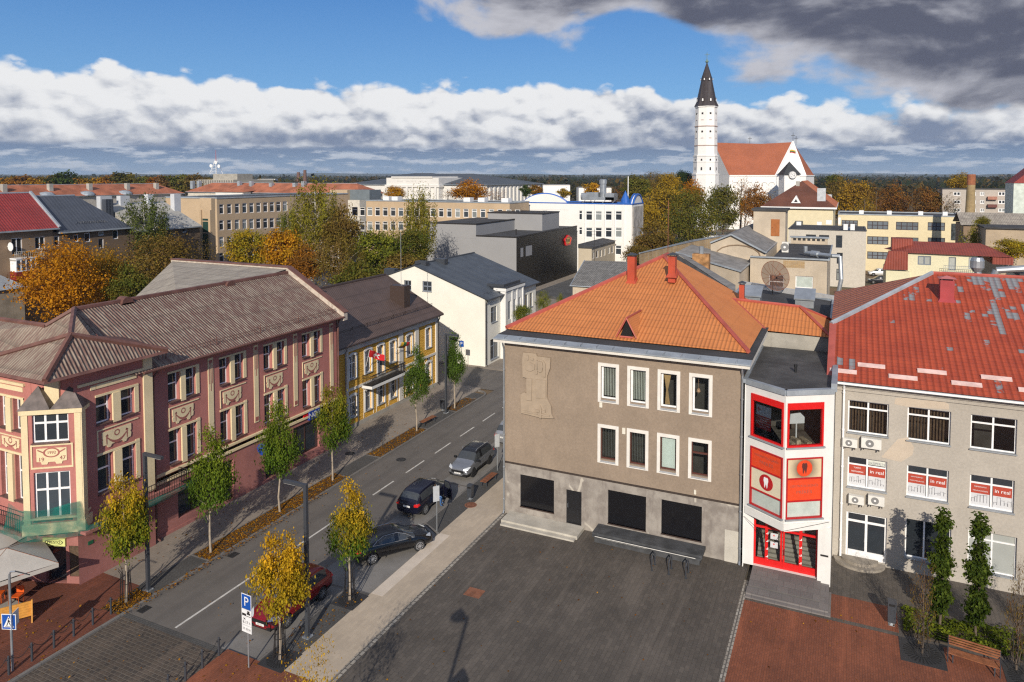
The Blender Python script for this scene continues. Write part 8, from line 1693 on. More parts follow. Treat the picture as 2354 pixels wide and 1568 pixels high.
tree((-17.0, 19.4), 2.4, 4.3, 2.2, 'sparse', SYEL, (.5, .3, .02), 'thin yellow tree top at the end of the beige path', None, BARKP, 'sapling', r=.05, limbs=24)
cg = 'columnar oaks before the grey house'
for x, y, z0, h, w, lab in ((4.7, 40.9, .3, 6.0, 1.15, 'slim dark green columnar oak, the left of the pair before the grey house'), (6.2, 40.6, .3, 6.2, 1.35, 'slim dark green columnar oak, the right of the pair before the grey house')):
 tcount[0] += 1; T = tree((x, y), z0, h, w, 'column', (.040, .068, .012), (.095, .13, .020), lab, cg, BARK, 'columnar_tree', r=.06, limbs=8)
for x, y, h, lab in ((3.7, 38.1, 4.6, 'bare brown shrub like tree with green base in the iron grate'), (7.5, 38.6, 5.4, 'bare brown young tree right of the slatted bench'), (9.2, 40.6, 4.2, 'thin bare sapling at the right picture edge')):
 T = tree((x, y), .4, h, 1.25, 'sparse', OL, (.13, .05, .03), lab, 'bare young trees in the flower bed', BARK, 'young_tree', r=.045, limbs=40);
 if x < 8: stakes(T, x, y, 8)
grate(3.7, 38.1, 'large cast iron grate round the bare tree left of the slatted bench', .95); grate(7.9, 38.1, 'large cast iron grate right of the slatted bench', .95)
# ground cover and fallen leaves
r = np.random.default_rng(9); n = 5200; x = r.uniform(3.0, 16, n); y = 39.4 + 2.2 * r.uniform(0, 1, n); k = (np.sin(x * 3.1) * np.sin(y * 4 + x) * .5 + .5); P = np.stack([x, y, .15 + .42 * k * r.uniform(.2, 1, n)], 1); N = r.normal(size=(n, 3)) * .6 + [0, -.2, 1]; N /= np.linalg.norm(N, axis=1)[:, None]
me = leafmesh('ground_cover', P, N, .16, np.stack([r.uniform(0, 1, n) * k, r.uniform(.6, 1.2, n)], 1), 4); o = bpy.data.objects.new('ground_cover', me); COL.objects.link(o); o['leaf_a'] = (.07, .10, .015); o['leaf_b'] = (.22, .25, .02); tag(o, 'bright green ground cover in the bed before the grey house', 'ground cover', kind='stuff')
segs = [(-34.9, -33.6, 24.0, 26.0, 700), (-34.9, -33.6, 29.8, 42.8, 3000), (-34.9, -33.6, 46.9, 54.0, 1300), (-34.9, -33.6, 59.4, 63.6, 400), (-33.6, -33.1, 24.2, 40, 420), (-37.8, -35, 26.4, 55, 130), (-33.2, -24.6, 25, 50, 130), (-38, -33.6, 17, 24, 90), (-26, -21, 20, 24.4, 70), (-20.2, -4.8, 25, 41, 90), (-24.4, -23, 24.6, 31, 90), (-4.4, 4, 30, 40, 40), (-33, -26.5, 17, 24, 40)]
Ps = []
for x0, x1, y0, y1, n in segs: Ps.append(np.stack([r.uniform(x0, x1, n), r.uniform(y0, y1, n), np.full(n, .125)], 1))
P = np.concatenate(Ps); P[:, 2] += r.uniform(0, .015, len(P)); N = r.normal(size=P.shape) * .22 + [0, 0, 1]; N /= np.linalg.norm(N, axis=1)[:, None]
me = leafmesh('fallen_leaves', P, N, .11, np.stack([r.uniform(0, 1, len(P)) ** 1.3, r.uniform(.5, 1.2, len(P))], 1), 6); o = bpy.data.objects.new('fallen_leaves', me); COL.objects.link(o); o['leaf_a'] = (.20, .075, .02); o['leaf_b'] = (.55, .27, .02); tag(o, 'fallen yellow and brown leaves scattered along kerbs and planting strips', 'leaves', kind='stuff')
# ---------------------------------------------------------------- vehicles
def paint(n, c, metal=0.0): return flat(n, c, .25, metal, .35, .55)
CGL = flat('car_glass', (.045, .05, .055), .05, 0, .7); TYRE = flat('tyre_rubber', (.015, .015, .016), .8); RIMS = flat('silver_rim', (.45, .46, .48), .3, .7); RIMB = flat('black_rim', (.03, .03, .032), .35, .4)
TRIM = flat('black_trim', (.012, .012, .013), .5); LAMPW = flat('headlight_glass', (.62, .66, .70), .08, .2, .8); LAMPR = flat('tail_light_red', (.50, .012, .01), .15); PLATE = flat('number_plate', (.75, .75, .73), .4)
SUV = dict(L=4.6, W=.925, st=[  # y, zb, w, zs, zbelt, wbelt, zroof, wroof
 (-2.30, .42, .70, .66, .82, .64, .86, .58), (-2.24, .32, .84, .70, 1.00, .80, 1.05, .66), (-2.10, .26, .90, .74, 1.06, .86, 1.20, .72), (-1.80, .24, .92, .76, 1.07, .87, 1.60, .66), (-1.1, .23, .925, .76, 1.06, .88, 1.68, .68), (-.95, .23, .925, .76, 1.05, .88, 1.69, .68), (0.0, .23, .925, .75, 1.03, .88, 1.70, .68), (.12, .23, .925, .75, 1.02, .88, 1.69, .68), (.50, .23, .925, .75, 1.01, .88, 1.62, .67), (1.10, .23, .925, .74, 1.00, .87, 1.06, .80), (1.70, .24, .92, .72, .95, .84, 1.00, .72), (2.12, .26, .88, .66, .84, .76, .90, .62), (2.27, .30, .80, .56, .74, .66, .78, .5), (2.31, .36, .62, .52, .66, .5, .70, .4)],
 rear=2, glass=(3, 6, 7), ws=8, wb=(-1.33, 1.36), wr=.36)
SED = dict(L=4.9, W=.93, st=[
 (-2.45, .42, .70, .66, .84, .64, .88, .5), (-2.38, .30, .86, .68, .98, .78, 1.02, .62), (-2.1, .25, .91, .70, 1.02, .82, 1.07, .70), (-1.65, .23, .925, .70, 1.03, .84, 1.10, .72), (-1.0, .22, .93, .70, 1.01, .86, 1.40, .64), (-.70, .22, .93, .70, 1.0, .86, 1.46, .64), (.02, .22, .93, .69, .98, .86, 1.48, .65), (.14, .22, .93, .69, .97, .86, 1.47, .65), (.45, .22, .93, .69, .96, .86, 1.40, .64), (1.25, .22, .93, .68, .93, .84, .99, .76), (1.8, .23, .92, .66, .87, .80, .93, .68), (2.2, .25, .86, .60, .78, .70, .82, .55), (2.4, .30, .74, .52, .68, .56, .71, .4), (2.45, .36, .55, .5, .60, .44, .63, .35)],
 rear=3, glass=(4, 6, 7), ws=8, wb=(-1.5, 1.47), wr=.345)
def car(name, label, spec, pm, loc, heading, rim=RIMS, roof=None, two=False, plate='', front=True, group='cars parked along the street', cladding=False, rails=False, det=True):
 """built pointing along +Y, then turned"""
 st = spec['st']; n = len(st); T = thing(name, label, 'car', (0, 0, 0), group)
 def ring(s_):
  y, zb, w, zs, zt, wt, zr, wr = s_; R_ = [(0, zb), (w * .8, zb), (w * .97, zb + .12), (w, (zb + zs) / 2 + .05), (w * .99, zs), (wt, zt), (wr, zr - .03 if zr - zt > .15 else zr - .01), (wr * .8, zr + .005), (0, zr + .025)]
  return [(x, y, z) for x, z in R_] + [(-x, y, z) for x, z in R_[-2:0:-1]]
 V = []; F = []; M = []
 for s_ in st: V += ring(s_)
 k = 16
 for i in range(n - 1):
  for j in range(k):
   jj = min(j, 15 - j); m_ = 0
   if jj == 5 and (spec['glass'][0] <= i < spec['glass'][2] + 1 or i == spec['ws']) and i not in (spec['glass'][1],) : m_ = 1
   if jj in (6, 7) and (i == spec['ws'] or i == spec['rear']): m_ = 2 if i == spec['ws'] else 3
   if roof and m_ == 0 and jj >= 5 and spec['rear'] < i <= spec['ws']: m_ = 4
   if cladding and jj in (1, 2) and m_ == 0: m_ = 5
   F.append([i * k + j, i * k + (j + 1) % k, (i + 1) * k + (j + 1) % k, (i + 1) * k + j]); M.append(m_)
 F.append(list(range(k))[::-1]); M.append(0); F.append([(n - 1) * k + j for j in range(k)]); M.append(0)
 me = bpy.data.meshes.new('t'); me.from_pydata(V, [], F); me.polygons.foreach_set('material_index', M)
 for q in range(6): me.materials.append(pm)
 bm = bmesh.new(); bm.from_mesh(me); bmesh.ops.recalc_face_normals(bm, faces=bm.faces[:]); bm.to_mesh(me); bm.free()
 ob = bpy.data.objects.new('t', me); COL.objects.link(ob); sb = ob.modifiers.new('s', 'SUBSURF'); sb.levels = 2
 cut = MB()
 for y in spec['wb']:
  for sx in (-1, 1): cut.lathe((sx * (spec['W'] - .12), y, spec['wr']), [(spec['wr'] + .045, -.2), (spec['wr'] + .045, .3 * 1)], 24, ax='x') if sx > 0 else cut.lathe((-spec['W'] + .12, y, spec['wr']), [(spec['wr'] + .045, -.3), (spec['wr'] + .045, .2)], 24, ax='x')
 co = cut.build('cut', TRIM); co.data.materials.clear()
 for q in range(6): co.data.materials.append(pm)
 co.data.polygons.foreach_set('material_index', [5] * len(co.data.polygons)) if False else None
 bo = ob.modifiers.new('b', 'BOOLEAN'); bo.object = co; bo.operation = 'DIFFERENCE'; bo.solver = 'EXACT'
 dg = bpy.context.evaluated_depsgraph_get(); dg.update(); ev = ob.evaluated_get(dg); m2 = ev.to_mesh()
 parts = {}
 vv = [tuple(p.co) for p in m2.vertices]
 for p in m2.polygons: parts.setdefault(p.material_index, []).append(list(p.vertices))
 ev.to_mesh_clear(); bpy.data.objects.remove(ob); bpy.data.objects.remove(co)
 def emit(faces, nm, mt, par):
  used = {}; mb = MB();
  for f in faces:
   g = []
   for i in f:
    if i not in used: used[i] = len(mb.v); mb.v.append(vv[i])
    g.append(used[i])
   mb.f.append(g); mb.m.append(0)
  return mb.build(nm, mt, par, smooth=True, fix=False)
 emit(parts.get(0, []), 'body', pm, T)
 for q, nm, mt in ((2, 'windscreen', CGL), (3, 'rear_window', CGL), (4, 'roof', roof), (5, 'sill_cladding', TRIM)):
  if q in parts: emit(parts[q], nm, mt, T)
 if 1 in parts:
  for sx in (-1, 1):
   fs = [f for f in parts[1] if sum(vv[i][0] for i in f) * sx > 0]
   emit(fs, 'side_window', CGL, T)
 wr = spec['wr']
 for y in spec['wb']:
  for sx in (-1, 1):
   x = sx * (spec['W'] - .115); mb = MB(); mb.lathe((x, y, wr), [(wr * .72, -.1), (wr * .95, -.1), (wr, -.07), (wr, .07), (wr * .95, .1), (wr * .70, .1)], 24, ax='x'); wh = mb.build('wheel', TYRE, T, smooth=False)
   mb = MB(); xo = x + sx * .075; mb.lathe((xo, y, wr), [(wr * .70, -.03), (wr * .70, .03), (wr * .62, .035), (wr * .62, -.01)], 24, ax='x', cap=False); mb.lathe((xo, y, wr), [(.07, -.03), (.07, .03)], 10, ax='x')
   for q in range(10): a = 2 * math.pi * q / 10; mb.tube((xo + sx * .02, y + .05 * math.cos(a), wr + .05 * math.sin(a)), (xo + sx * .015, y + wr * .66 * math.cos(a), wr + wr * .66 * math.sin(a)), .022, 4)
   mb.build('rim', rim, wh); mb = MB(); mb.lathe((xo - sx * .05, y, wr), [(wr * .7, -.01), (wr * .7, .01)], 20, ax='x'); mb.build('brake_disc', TRIM, wh)
 L2 = spec['L'] / 2; W = spec['W']
 zf = st[-3][3];
 for sx in (-1, 1):
  mb = MB(); y0 = st[-3][0]; zz = st[-3][4] - .02
  mb.extr([(sx * W * .50, y0 + .10, zz - .10), (sx * W * .86, y0 - .06, zz - .06), (sx * W * .92, y0 - .34, zz + .06), (sx * W * .80, y0 - .22, zz + .06), (sx * W * .52, y0 + .05, zz - .01)], (0, -.06, .03)); mb.v = [(x * 1.03, y + .085, z + .035) for x, y, z in mb.v]; mb.build('headlight', LAMPW, T)
  mb = MB(); yr = st[1][0]; z_ = st[1][4] - .16; mb.extr([(sx * W * .62, yr - .03, z_), (sx * W * .90, yr + .03, z_), (sx * W * .945, yr + .28, z_ + .05), (sx * W * .90, yr + .20, z_ + .18), (sx * W * .62, yr - .005, z_ + .15)], (0, .06, .0)); mb.v = [(x * 1.02, y - .075, z + .02) for x, y, z in mb.v]; mb.build('tail_light', LAMPR, T)
  mb = MB(); ym = st[spec['ws']][0] + .28; mb.box(sx * W * .95 if sx > 0 else -W - .17, W + .17 if sx > 0 else -W * .95, ym, ym + .12, st[9][4] + .02, st[9][4] + .17); mb.build('wing_mirror', roof or pm, T)
  for yy in (-.35, .62) if det else (): mb = MB(); mb.box(sx * (W - .0) - .015, sx * (W - .0) + .015, yy - .18, yy, st[6][3] + .10, st[6][3] + .13); mb.build('door_handle', pm, T)
 mb = MB(); mb.box(-W * .56, W * .56, L2 - .12, L2 + .012, zf - .12, zf + .06); mb.build('grille', TRIM, T); mb = MB(); mb.box(-W * .72, W * .72, L2 - .2, L2 - .01, .30, .42); mb.build('lower_grille', TRIM, T)
 for yy, sg in ((L2 + .005, 1), (-L2 - .005, -1)):
  z = .46 if sg > 0 else .74; mb = MB(); mb.box(-.26, .26, yy - .012, yy + .012, z, z + .115); p = mb.build('number_plate', PLATE, T);
  if plate: text(plate, .10, (0, yy + sg * .0125, z + .055), (-sg, 0, 0), (0, 0, 1), IRON, p, th=.002)
 if spec is SED and det:
  for sx in (-1, 1): mb = MB(); mb.path([(sx * .845, -1.45, 1.06), (sx * .865, -.7, 1.02), (sx * .87, .4, .98), (sx * .855, 1.1, .965), (sx * .76, .62, 1.27), (sx * .68, .1, 1.435), (sx * .67, -.75, 1.42), (sx * .74, -1.15, 1.25), (sx * .845, -1.45, 1.06)], .014, 5); mb.build('window_trim', RIMS, T)
 if rails:
  for sx in (-1, 1): mb = MB(); mb.path([(sx * .60, -1.7, 1.64), (sx * .61, -1.5, 1.74), (sx * .61, .3, 1.75), (sx * .6, .5, 1.66)], .022, 5); mb.build('roof_rail', RIMS, T)
 T.location = (loc[0], loc[1], .006); T.rotation_euler = (0, 0, heading); return T
CG = 'cars parked along the street'
car('silver_suv', 'silver off roader with black roof facing the camera in the parking lane', SUV, paint('silver_paint', (.26, .27, .29), .6), (-25.95, 48.3), R(180), RIMB, paint('gloss_black', (.012, .012, .014)), plate='PZJ 335', cladding=True, rails=True)
c2 = car('dark_blue_suv', 'dark blue off roader with an open door in front of the black saloon', SUV, paint('midnight_blue', (.008, .009, .022), .2), (-26.05, 41.6), R(0), plate='HTN 264', cladding=False)
mb = MB(); mb.extr([(.93, 1.0, .35), (1.75, .62, .35), (1.75, .62, 1.0), (1.5, .72, 1.55), (1.0, .95, 1.5), (.93, 1.0, 1.0)], (.03, .05, 0)); dr = mb.build('open_door', bpy.data.materials['midnight_blue'], None); dr.parent = c2; mb = MB(); mb.extr([(1.02, .94, 1.06), (1.7, .63, 1.06), (1.48, .72, 1.48), (1.06, .92, 1.45)], (.05, .08, 0)); gl = mb.build('door_glass', CGL); gl.parent = dr
car('black_saloon', 'glossy black saloon turning off the road onto the beige path', SED, paint('black_paint', (.006, .006, .007)), (-24.55, 35.35), R(-34.6), plate='JVR 218', group=CG)
car('red_suv', 'dark red off roader parked behind the nearest yellow tree', SUV, paint('cherry_paint', (.20, .006, .012), .2), (-25.9, 28.3), R(180), plate='KZP 631', cladding=True)
car('silver_van', 'silver people carrier half hidden by the corner of the taupe house', dict(SUV, st=[(y, zb, w, zs, zt, wt, zr * 1.08 if zr > 1.3 else zr, wr) for y, zb, w, zs, zt, wt, zr, wr in SUV['st']]), paint('silver_grey', (.34, .35, .37), .5), (-25.7, 55.6), R(0), plate='LEO 405')
for i, (x, y, c, hd, lab) in enumerate(((2020, 634, (.70, .71, .72), 100, 'white off roader in the yard beside the beige office'), (2022, 652, (.02, .022, .03), 95, 'dark blue car in the yard behind the red tiled roof'), (2006, 618, (.40, .42, .44), 100, 'silver car second in the yard row by the beige office'), (2020, 612, (.06, .10, .05), 100, 'dark green car at the far end of the yard row'))):
 q = G(x, y, 0); car('parked_car', lab, SUV if i != 2 else SED, paint('yard_paint_' + 'abcd'[i], c, .2), (q[0], q[1]), R(hd), group='cars parked in the yard', det=False)
# person getting out of the dark blue car
sk = bpy.data.meshes.new('person'); J = [(0, 0, .62), (0, -.02, .95), (0, .0, 1.16), (0, .04, 1.24), (0, .06, 1.36), (.16, .0, 1.08), (.20, .10, .84), (.17, .28, .74), (-.16, .0, 1.08), (-.2, .1, .84), (-.15, .3, .78), (.10, .05, .60), (.14, .46, .58), (.18, .44, .14), (.18, .58, .09), (-.10, .05, .60), (-.1, .46, .58), (-.08, .46, .2), (-.08, .6, .15)]
ED = [(0, 1), (1, 2), (2, 3), (3, 4), (2, 5), (5, 6), (6, 7), (2, 8), (8, 9), (9, 10), (0, 11), (11, 12), (12, 13), (13, 14), (0, 15), (15, 16), (16, 17), (17, 18)]; RA = [.15, .15, .14, .06, .10, .065, .05, .035, .065, .05, .035, .09, .075, .05, .035, .09, .075, .05, .035]
sk.from_pydata(J, ED, []); po = bpy.data.objects.new('person', sk); COL.objects.link(po); sm = po.modifiers.new('k', 'SKIN')
for i, q in enumerate(sk.skin_vertices[0].data): q.radius = (RA[i], RA[i]); q.use_root = i == 0
po.modifiers.new('u', 'SUBSURF').levels = 1
m, t, b, pos, out = newmat('clothing'); s = t.sep(pos); lk(t, b.inputs['Base Color'], t.mix(t.ramp(s[2], .79, .81), (.04, .11, .26), t.mix(t.ramp(s[2], 1.30, 1.32), (.02, .02, .022), (.42, .25, .18)))); sk.materials.append(m)
dg = bpy.context.evaluated_depsgraph_get(); dg.update(); m2 = bpy.data.meshes.new_from_object(po.evaluated_get(dg)); po.modifiers.clear(); po.data = m2
po.location = (-25.22, 41.5, .1); po.rotation_euler = (0, 0, R(-70)); tag(po, 'person in blue jeans and dark top sitting sideways in the open car door', 'person')
mb = MB(); mb.lathe((0, .05, 1.40), [(.02, .10), (.085, .07), (.105, .0), (.10, -.05)], 12); hr = mb.build('hair', flat('brown_hair', (.04, .025, .015), .8)); hr.parent = po
# ---------------------------------------------------------------- street furniture
def lamp(x, y, sx, label):
 T = thing('street_lamp', label, 'street lamp', (x, y, .1), 'square black lamp posts'); mb = MB(); mb.box(x - .085, x + .085, y - .085, y + .085, .1, 7.75); mb.build('post', DARKMETAL, T); mb = MB(); mb.box(x - .2, x + .2, y - .2, y + .2, .1, .13)
 for a in (-.16, .16):
  for c in (-.16, .16): mb.lathe((x + a, y + c, .13), [(.03, 0), (.03, .05)], 6)
 mb.build('base_plate', GALV, T); mb = MB(); x0, x1 = (x + .085, x + 1.35) if sx > 0 else (x - 1.35, x - .085); mb.box(x0, x1, y - .085, y + .085, 7.6, 7.75); a = mb.build('arm', DARKMETAL, T); mb = MB(); mb.box(x0 + .5, x1 - .05, y - .075, y + .075, 7.585, 7.6) if sx > 0 else mb.box(x0 + .05, x1 - .5, y - .075, y + .075, 7.585, 7.6); mb.build('lamp_head', flat('lamp_lens', (.5, .5, .48), .3) if 'lamp_lens' not in bpy.data.materials else bpy.data.materials['lamp_lens'], a)
lamp(-34.16, 26.2, 1, 'black square lamp post before the rose house corner'); lamp(-23.54, 26.74, -1, 'black square lamp post behind the yellow tree on the path side'); T_ = thing('plaza_lamp', 'tall round plaza lamp with two heads below the picture edge', 'street lamp', (-11.4, 14.2, .1)); mb = MB(); mb.tube((-11.4, 14.2, .1), (-11.4, 14.2, 9.0), .09, 8); mb.build('post', DARKMETAL, T_); mb = MB(); mb.lathe((-11.9, 14.2, 8.7), [(.1, 0), (.45, .15), (.1, .5)], 12); mb.lathe((-11.0, 14.5, 6.5), [(.1, 0), (.4, .15), (.1, .5)], 12); mb.tube((-11.4, 14.2, 8.8), (-11.9, 14.2, 8.8), .05, 6); mb.tube((-11.4, 14.2, 6.6), (-11.0, 14.5, 6.6), .05, 6); mb.build('lamp_head', DARKMETAL, T_)
lamp(-34.27, 58.57, 1, 'black square lamp post by the yellow house and litter bin')
BG = 'black bollards at the sett crossing'
def bollards(x, ys, side):
 o = None
 for i, y in enumerate(ys):
  if o is None:
   o = thing('bollard', '', 'bollard', (x, y, .1), BG); mb = MB(); mb.lathe((x, y, .1), [(.055, 0), (.05, .84), (.04, .88), (.0, .89)], 12); mb.build('post', DARKMETAL, o); mb = MB()
   for q in (-1, 1): mb.lathe((x, y + q * .09, .82), [(.03, -.02), (.03, .02)], 8)
   mb.build('chain_eye', DARKMETAL, o); c = o
  else: c = copy_tree(o); c.location = (x, y, .1)
  c['label'] = '%s black chained bollard from the camera on the %s side of the crossing' % (on_[i], side)
 for i in range(len(ys) - 1):
  mb = MB(); p = [(x, ys[i] + .09 + (ys[i + 1] - ys[i] - .18) * q / 10, .92 - .30 * (1 - (2 * q / 10 - 1) ** 2)) for q in range(11)]; mb.path(p, .014, 4); tag(mb.build('chain', IRON), 'chain hanging from the %s to the %s bollard on the %s side' % (on_[i], on_[i + 1], side), 'chain', 'chains between the bollards')
bollards(-34.0, [17.9, 18.9, 19.92, 20.95, 21.92, 22.91, 23.89], 'cafe'); bollards(-26.4, [21.1, 22.0, 22.93, 23.89], 'plaza')
rcam = Vector(_rt)
def signpost(x, y, h, label, name='road_sign', r=.035, m=None):
 T = thing(name, label, 'road sign', (x, y, .1)); mb = MB(); mb.tube((x, y, .1), (x, y, h), r, 10); mb.build('pole', m or GALV, T); return T
def panel(T, c, u, w, h, m, nm='panel', back=GALV, th=.02):
 u = Vector(u).normalized(); n = Vector((u.y, -u.x, 0)); c = Vector(c); q = [c + u * a * w / 2 + Vector((0, 0, b_ * h / 2)) for a, b_ in ((-1, -1), (1, -1), (1, 1), (-1, 1))]; mb = MB(); mb.extr([p + n * th for p in q], n * -th); o = mb.build(nm, m, T); return o, c + n * (th + .003), u, n
def quadp(mb, c, u, a0, a1, z0, z1): mb.poly(c + u * a0 + Vector((0, 0, z0)), c + u * a1 + Vector((0, 0, z0)), c + u * a1 + Vector((0, 0, z1)), c + u * a0 + Vector((0, 0, z1)))
SB = flat('sign_blue', (.008, .075, .36), .4); SW = flat('sign_white', (.72, .73, .74), .4); uS = (1, -.05, 0)
T = signpost(-24.5, 23.86, 3.6, 'blue parking sign with three white panels on a grey pole at the plaza')
for z, w, h, mt, kind in ((3.24, .62, .72, SB, 'p'), (2.72, .62, .38, SW, 'c'), (2.33, .62, .38, SW, 'h'), (1.96, .62, .32, SW, 'm')):
 pn, c, u, n = panel(T, (-24.5, 23.8, z), uS, w, h, SW if kind == 'p' else mt, 'sign_panel')
 if kind == 'p':
  mb = MB(); quadp(mb, c, u, -.285, .285, -.335, .335); bl = mb.build('blue_field', SB, pn, fix=False); text('P', .62, c + n * .004, u, (0, 0, 1), SW, bl, th=.002)
 elif kind == 'c':
  mb = MB(); quadp(mb, c, u, -.28, .28, -.15, -.12); quadp(mb, c, u, -.28, -.02, -.12, -.04); quadp(mb, c, u, .02, .24, -.06, .03); quadp(mb, c, u, .06, .20, .03, .12); mb.build('car_symbol', IRON, pn, fix=False)
 elif kind == 'h': text('8-17 h', .19, c + Vector((0, 0, -.06)), u, (0, 0, 1), IRON, pn, th=.001); mb = MB(); [mb.poly(*[c + u * a + Vector((0, 0, z)) for a, z in P]) for P in ([(-.2, .06), (-.18, .04), (-.06, .14), (-.08, .16)], [(-.2, .14), (-.18, .16), (-.06, .06), (-.08, .04)])]; mb.build('hammers', IRON, pn, fix=False)
 else: text('10 20 50', .14, c, u, (0, 0, 1), IRON, pn, th=.001)
for x, y, h, w, hh, lab in ((-23.24, 38.5, 3.1, .42, 1.0, 'grey backed traffic sign on a pole beside the black saloon'), (-23.9, 48.6, 3.0, .4, 1.0, 'grey backed traffic sign near the corner of the taupe house')):
 T = signpost(x, y, h, lab); panel(T, (x, y - .06, h - .55), (.62, .78, 0), w, hh, flat('sign_back', (.42, .44, .46), .5) if 'sign_back' not in bpy.data.materials else bpy.data.materials['sign_back'], 'sign_back_panel')
T = thing('crossing_sign', 'blue and white pedestrian crossing sign on a slim lamp pole at the left edge', 'road sign', (-34.14, 19.14, .1)); x, y = -34.14, 19.14; mb = MB(); mb.tube((x, y, .1), (x, y, 4.6), .055, 10); mb.path([(x, y, 4.6), (x + .08, y + .02, 4.75), (x + .3, y + .1, 4.78)], .04, 8); mb.build('pole', GALV, T); mb = MB(); mb.extr([Vector((x + .3, y + .1, 4.80)), Vector((x + .95, y + .30, 4.70)), Vector((x + .93, y + .36, 4.66)), Vector((x + .28, y + .18, 4.76))], (0, 0, -.05)); mb.build('lamp_head', DARKMETAL, T)
pn, c, u, n = panel(T, (x, y - .08, 2.45), (.93, .37, 0), .68, .72, SW, 'sign_panel'); mb = MB(); quadp(mb, c, u, -.31, .31, -.33, .33); bf = mb.build('blue_field', SB, pn, fix=False); c = c + n * .003; mb = MB(); mb.poly(*[c + u * a + Vector((0, 0, z)) for a, z in ((-.25, -.25), (.25, -.25), (0, .27))]); tr_ = mb.build('white_triangle', SW, bf, fix=False); c = c + n * .003; mb = MB()
for P in ([(-.03, .12), (.03, .12), (.03, .18), (-.03, .18)], [(-.05, -.02), (.04, -.02), (.03, .10), (-.03, .10)], [(-.05, -.02), (-.01, -.02), (-.07, -.18), (-.12, -.18)], [(0, -.02), (.04, -.02), (.12, -.18), (.07, -.18)], [(.03, .09), (.1, .0), (.08, -.02), (.02, .04)], [(-.18, -.21), (.18, -.21), (.18, -.23), (-.18, -.23)]): mb.poly(*[c + u * a + Vector((0, 0, z)) for a, z in P])
mb.build('walking_figure', IRON, tr_, fix=False); panel(T, (x + .1, y + .12, 2.5), (.5, -.86, 0), .6, .7, SW, 'second_sign_panel')
# benches, bins
def bench(x0, y0, x1, y1, label, back=False):
 T = thing('park_bench', label, 'bench', ((x0 + x1) / 2, (y0 + y1) / 2, .1), 'benches'); A, B = Vector((x0, y0, 0)), Vector((x1, y1, 0)); u = (B - A).normalized(); n = Vector((u.y, -u.x, 0)); mb = MB()
 for i in range(5): o_ = n * (-.2 + .1 * i); P = [A + o_ + n * .042, B + o_ + n * .042, B + o_ - n * .042, A + o_ - n * .042]; mb.extr([p + Vector((0, 0, .55)) for p in P], (0, 0, -.04))
 mb.build('seat', WOODB, T)
 for f in (.1, .9):
  p = A.lerp(B, f)
  for q in (-1, 1): mb = MB(); mb.extr([p + n * q * .22 - u * .03 + Vector((0, 0, .51)), p + n * q * .22 + u * .03 + Vector((0, 0, .51)), p + n * q * .24 + u * .02 + Vector((0, 0, .1)), p + n * q * .24 - u * .02 + Vector((0, 0, .1))], n * -q * .07); mb.build('leg', DARKMETAL, T)
 if back:
  mb = MB()
  for i in range(4): zz = .66 + i * .1; o_ = n * (-.30 - .03 * i); P = [A + o_, B + o_, B + o_ - n * .03, A + o_ - n * .03]; mb.extr([p + Vector((0, 0, zz)) for p in P], (0, 0, .07))
  mb.build('backrest', WOODB, T)
  for p in (A, B): mb = MB(); mb.path([p - n * .28 + Vector((0, 0, .5)), p - n * .42 + Vector((0, 0, 1.0))], .025, 5); mb.path([p - n * .3 + Vector((0, 0, .75)), p + n * .22 + Vector((0, 0, .75)), p + n * .24 + Vector((0, 0, .1))], .025, 5); mb.build('armrest', DARKMETAL, T)
 return T
bench(-34.35, 54.3, -34.2, 56.3, 'backless slatted bench on the pavement before the yellow house'); bench(-23.5, 45.4, -23.45, 47.2, 'backless slatted bench beside the beige path near the taupe house'); bench(4.75, 38.15, 6.75, 37.85, 'slatted bench with backrest before the flower bed', True)
def bin_(x, y, label, h=1.05, w=.19):
 T = thing('litter_bin', label, 'litter bin', (x, y, .1), 'dark litter bins'); mb = MB(); mb.box(x - .05, x + .05, y - .05, y + .05, .1, .3); mb.box(x - .14, x + .14, y - .14, y + .14, .1, .12); mb.build('foot', GALV, T); mb = MB(); mb.add([(x + a * w, y + b_ * w, z) for z, w in ((.28, w * .9), (h + .1, w)) for a, b_ in ((-1, -1), (1, -1), (1, 1), (-1, 1))], [(0, 1, 2, 3), (4, 5, 6, 7), (0, 1, 5, 4), (1, 2, 6, 5), (2, 3, 7, 6), (3, 0, 4, 7)]); mb.build('body', DARKMETAL, T); mb = MB(); mb.box(x - w * .7, x + w * .7, y - w - .006, y - w + .01, h - .12, h); mb.build('slot', TRIM, T)
bin_(-34.94, 59.1, 'slim dark litter bin by the far lamp post'); bin_(-23.45, 43.38, 'slim dark litter bin beside the bench on the path side'); bin_(2.5, 39.95, 'tall dark litter bin by the flower bed', 1.25, .2)
# manholes, plates
for x, y, r_, mt, lab, ox in ((-31.93, 47.44, .4, 'cast_iron', 'round manhole cover in the asphalt before the green young tree', 0), (-36.28, 46.53, .4, 'cast_iron', 'round manhole cover in the pavement before the rose house', 0), (-23.0, 42.6, .42, 'rusty_brown', 'rusty round cover at the edge of the beige path', 0)):
 mb = MB(); z = .012 if x < -30 and x > -33 else .113; mb.lathe((x, y, z - .02), [(r_, 0), (r_, .02)], 24); o_ = tag(mb.build('manhole_cover', bpy.data.materials[mt]), lab, 'manhole'); mb = MB()
 for i in range(20): a, c = 2 * math.pi * i / 20, 2 * math.pi * (i + 1) / 20; mb.poly(*[(x + r_ * k * math.cos(q), y + r_ * k * math.sin(q), z + .003) for q, k in ((a, .72), (c, .72), (c, .78), (a, .78))])
 mb.build('ring', bpy.data.materials['slot_black'], o_, fix=False)
mb = MB(); mb.box(-18.35, -17.4, 33.1, 33.9, .09, .106); tag(mb.build('floor_plate', RUST), 'rusty square plate set in the dark plaza', 'plate')
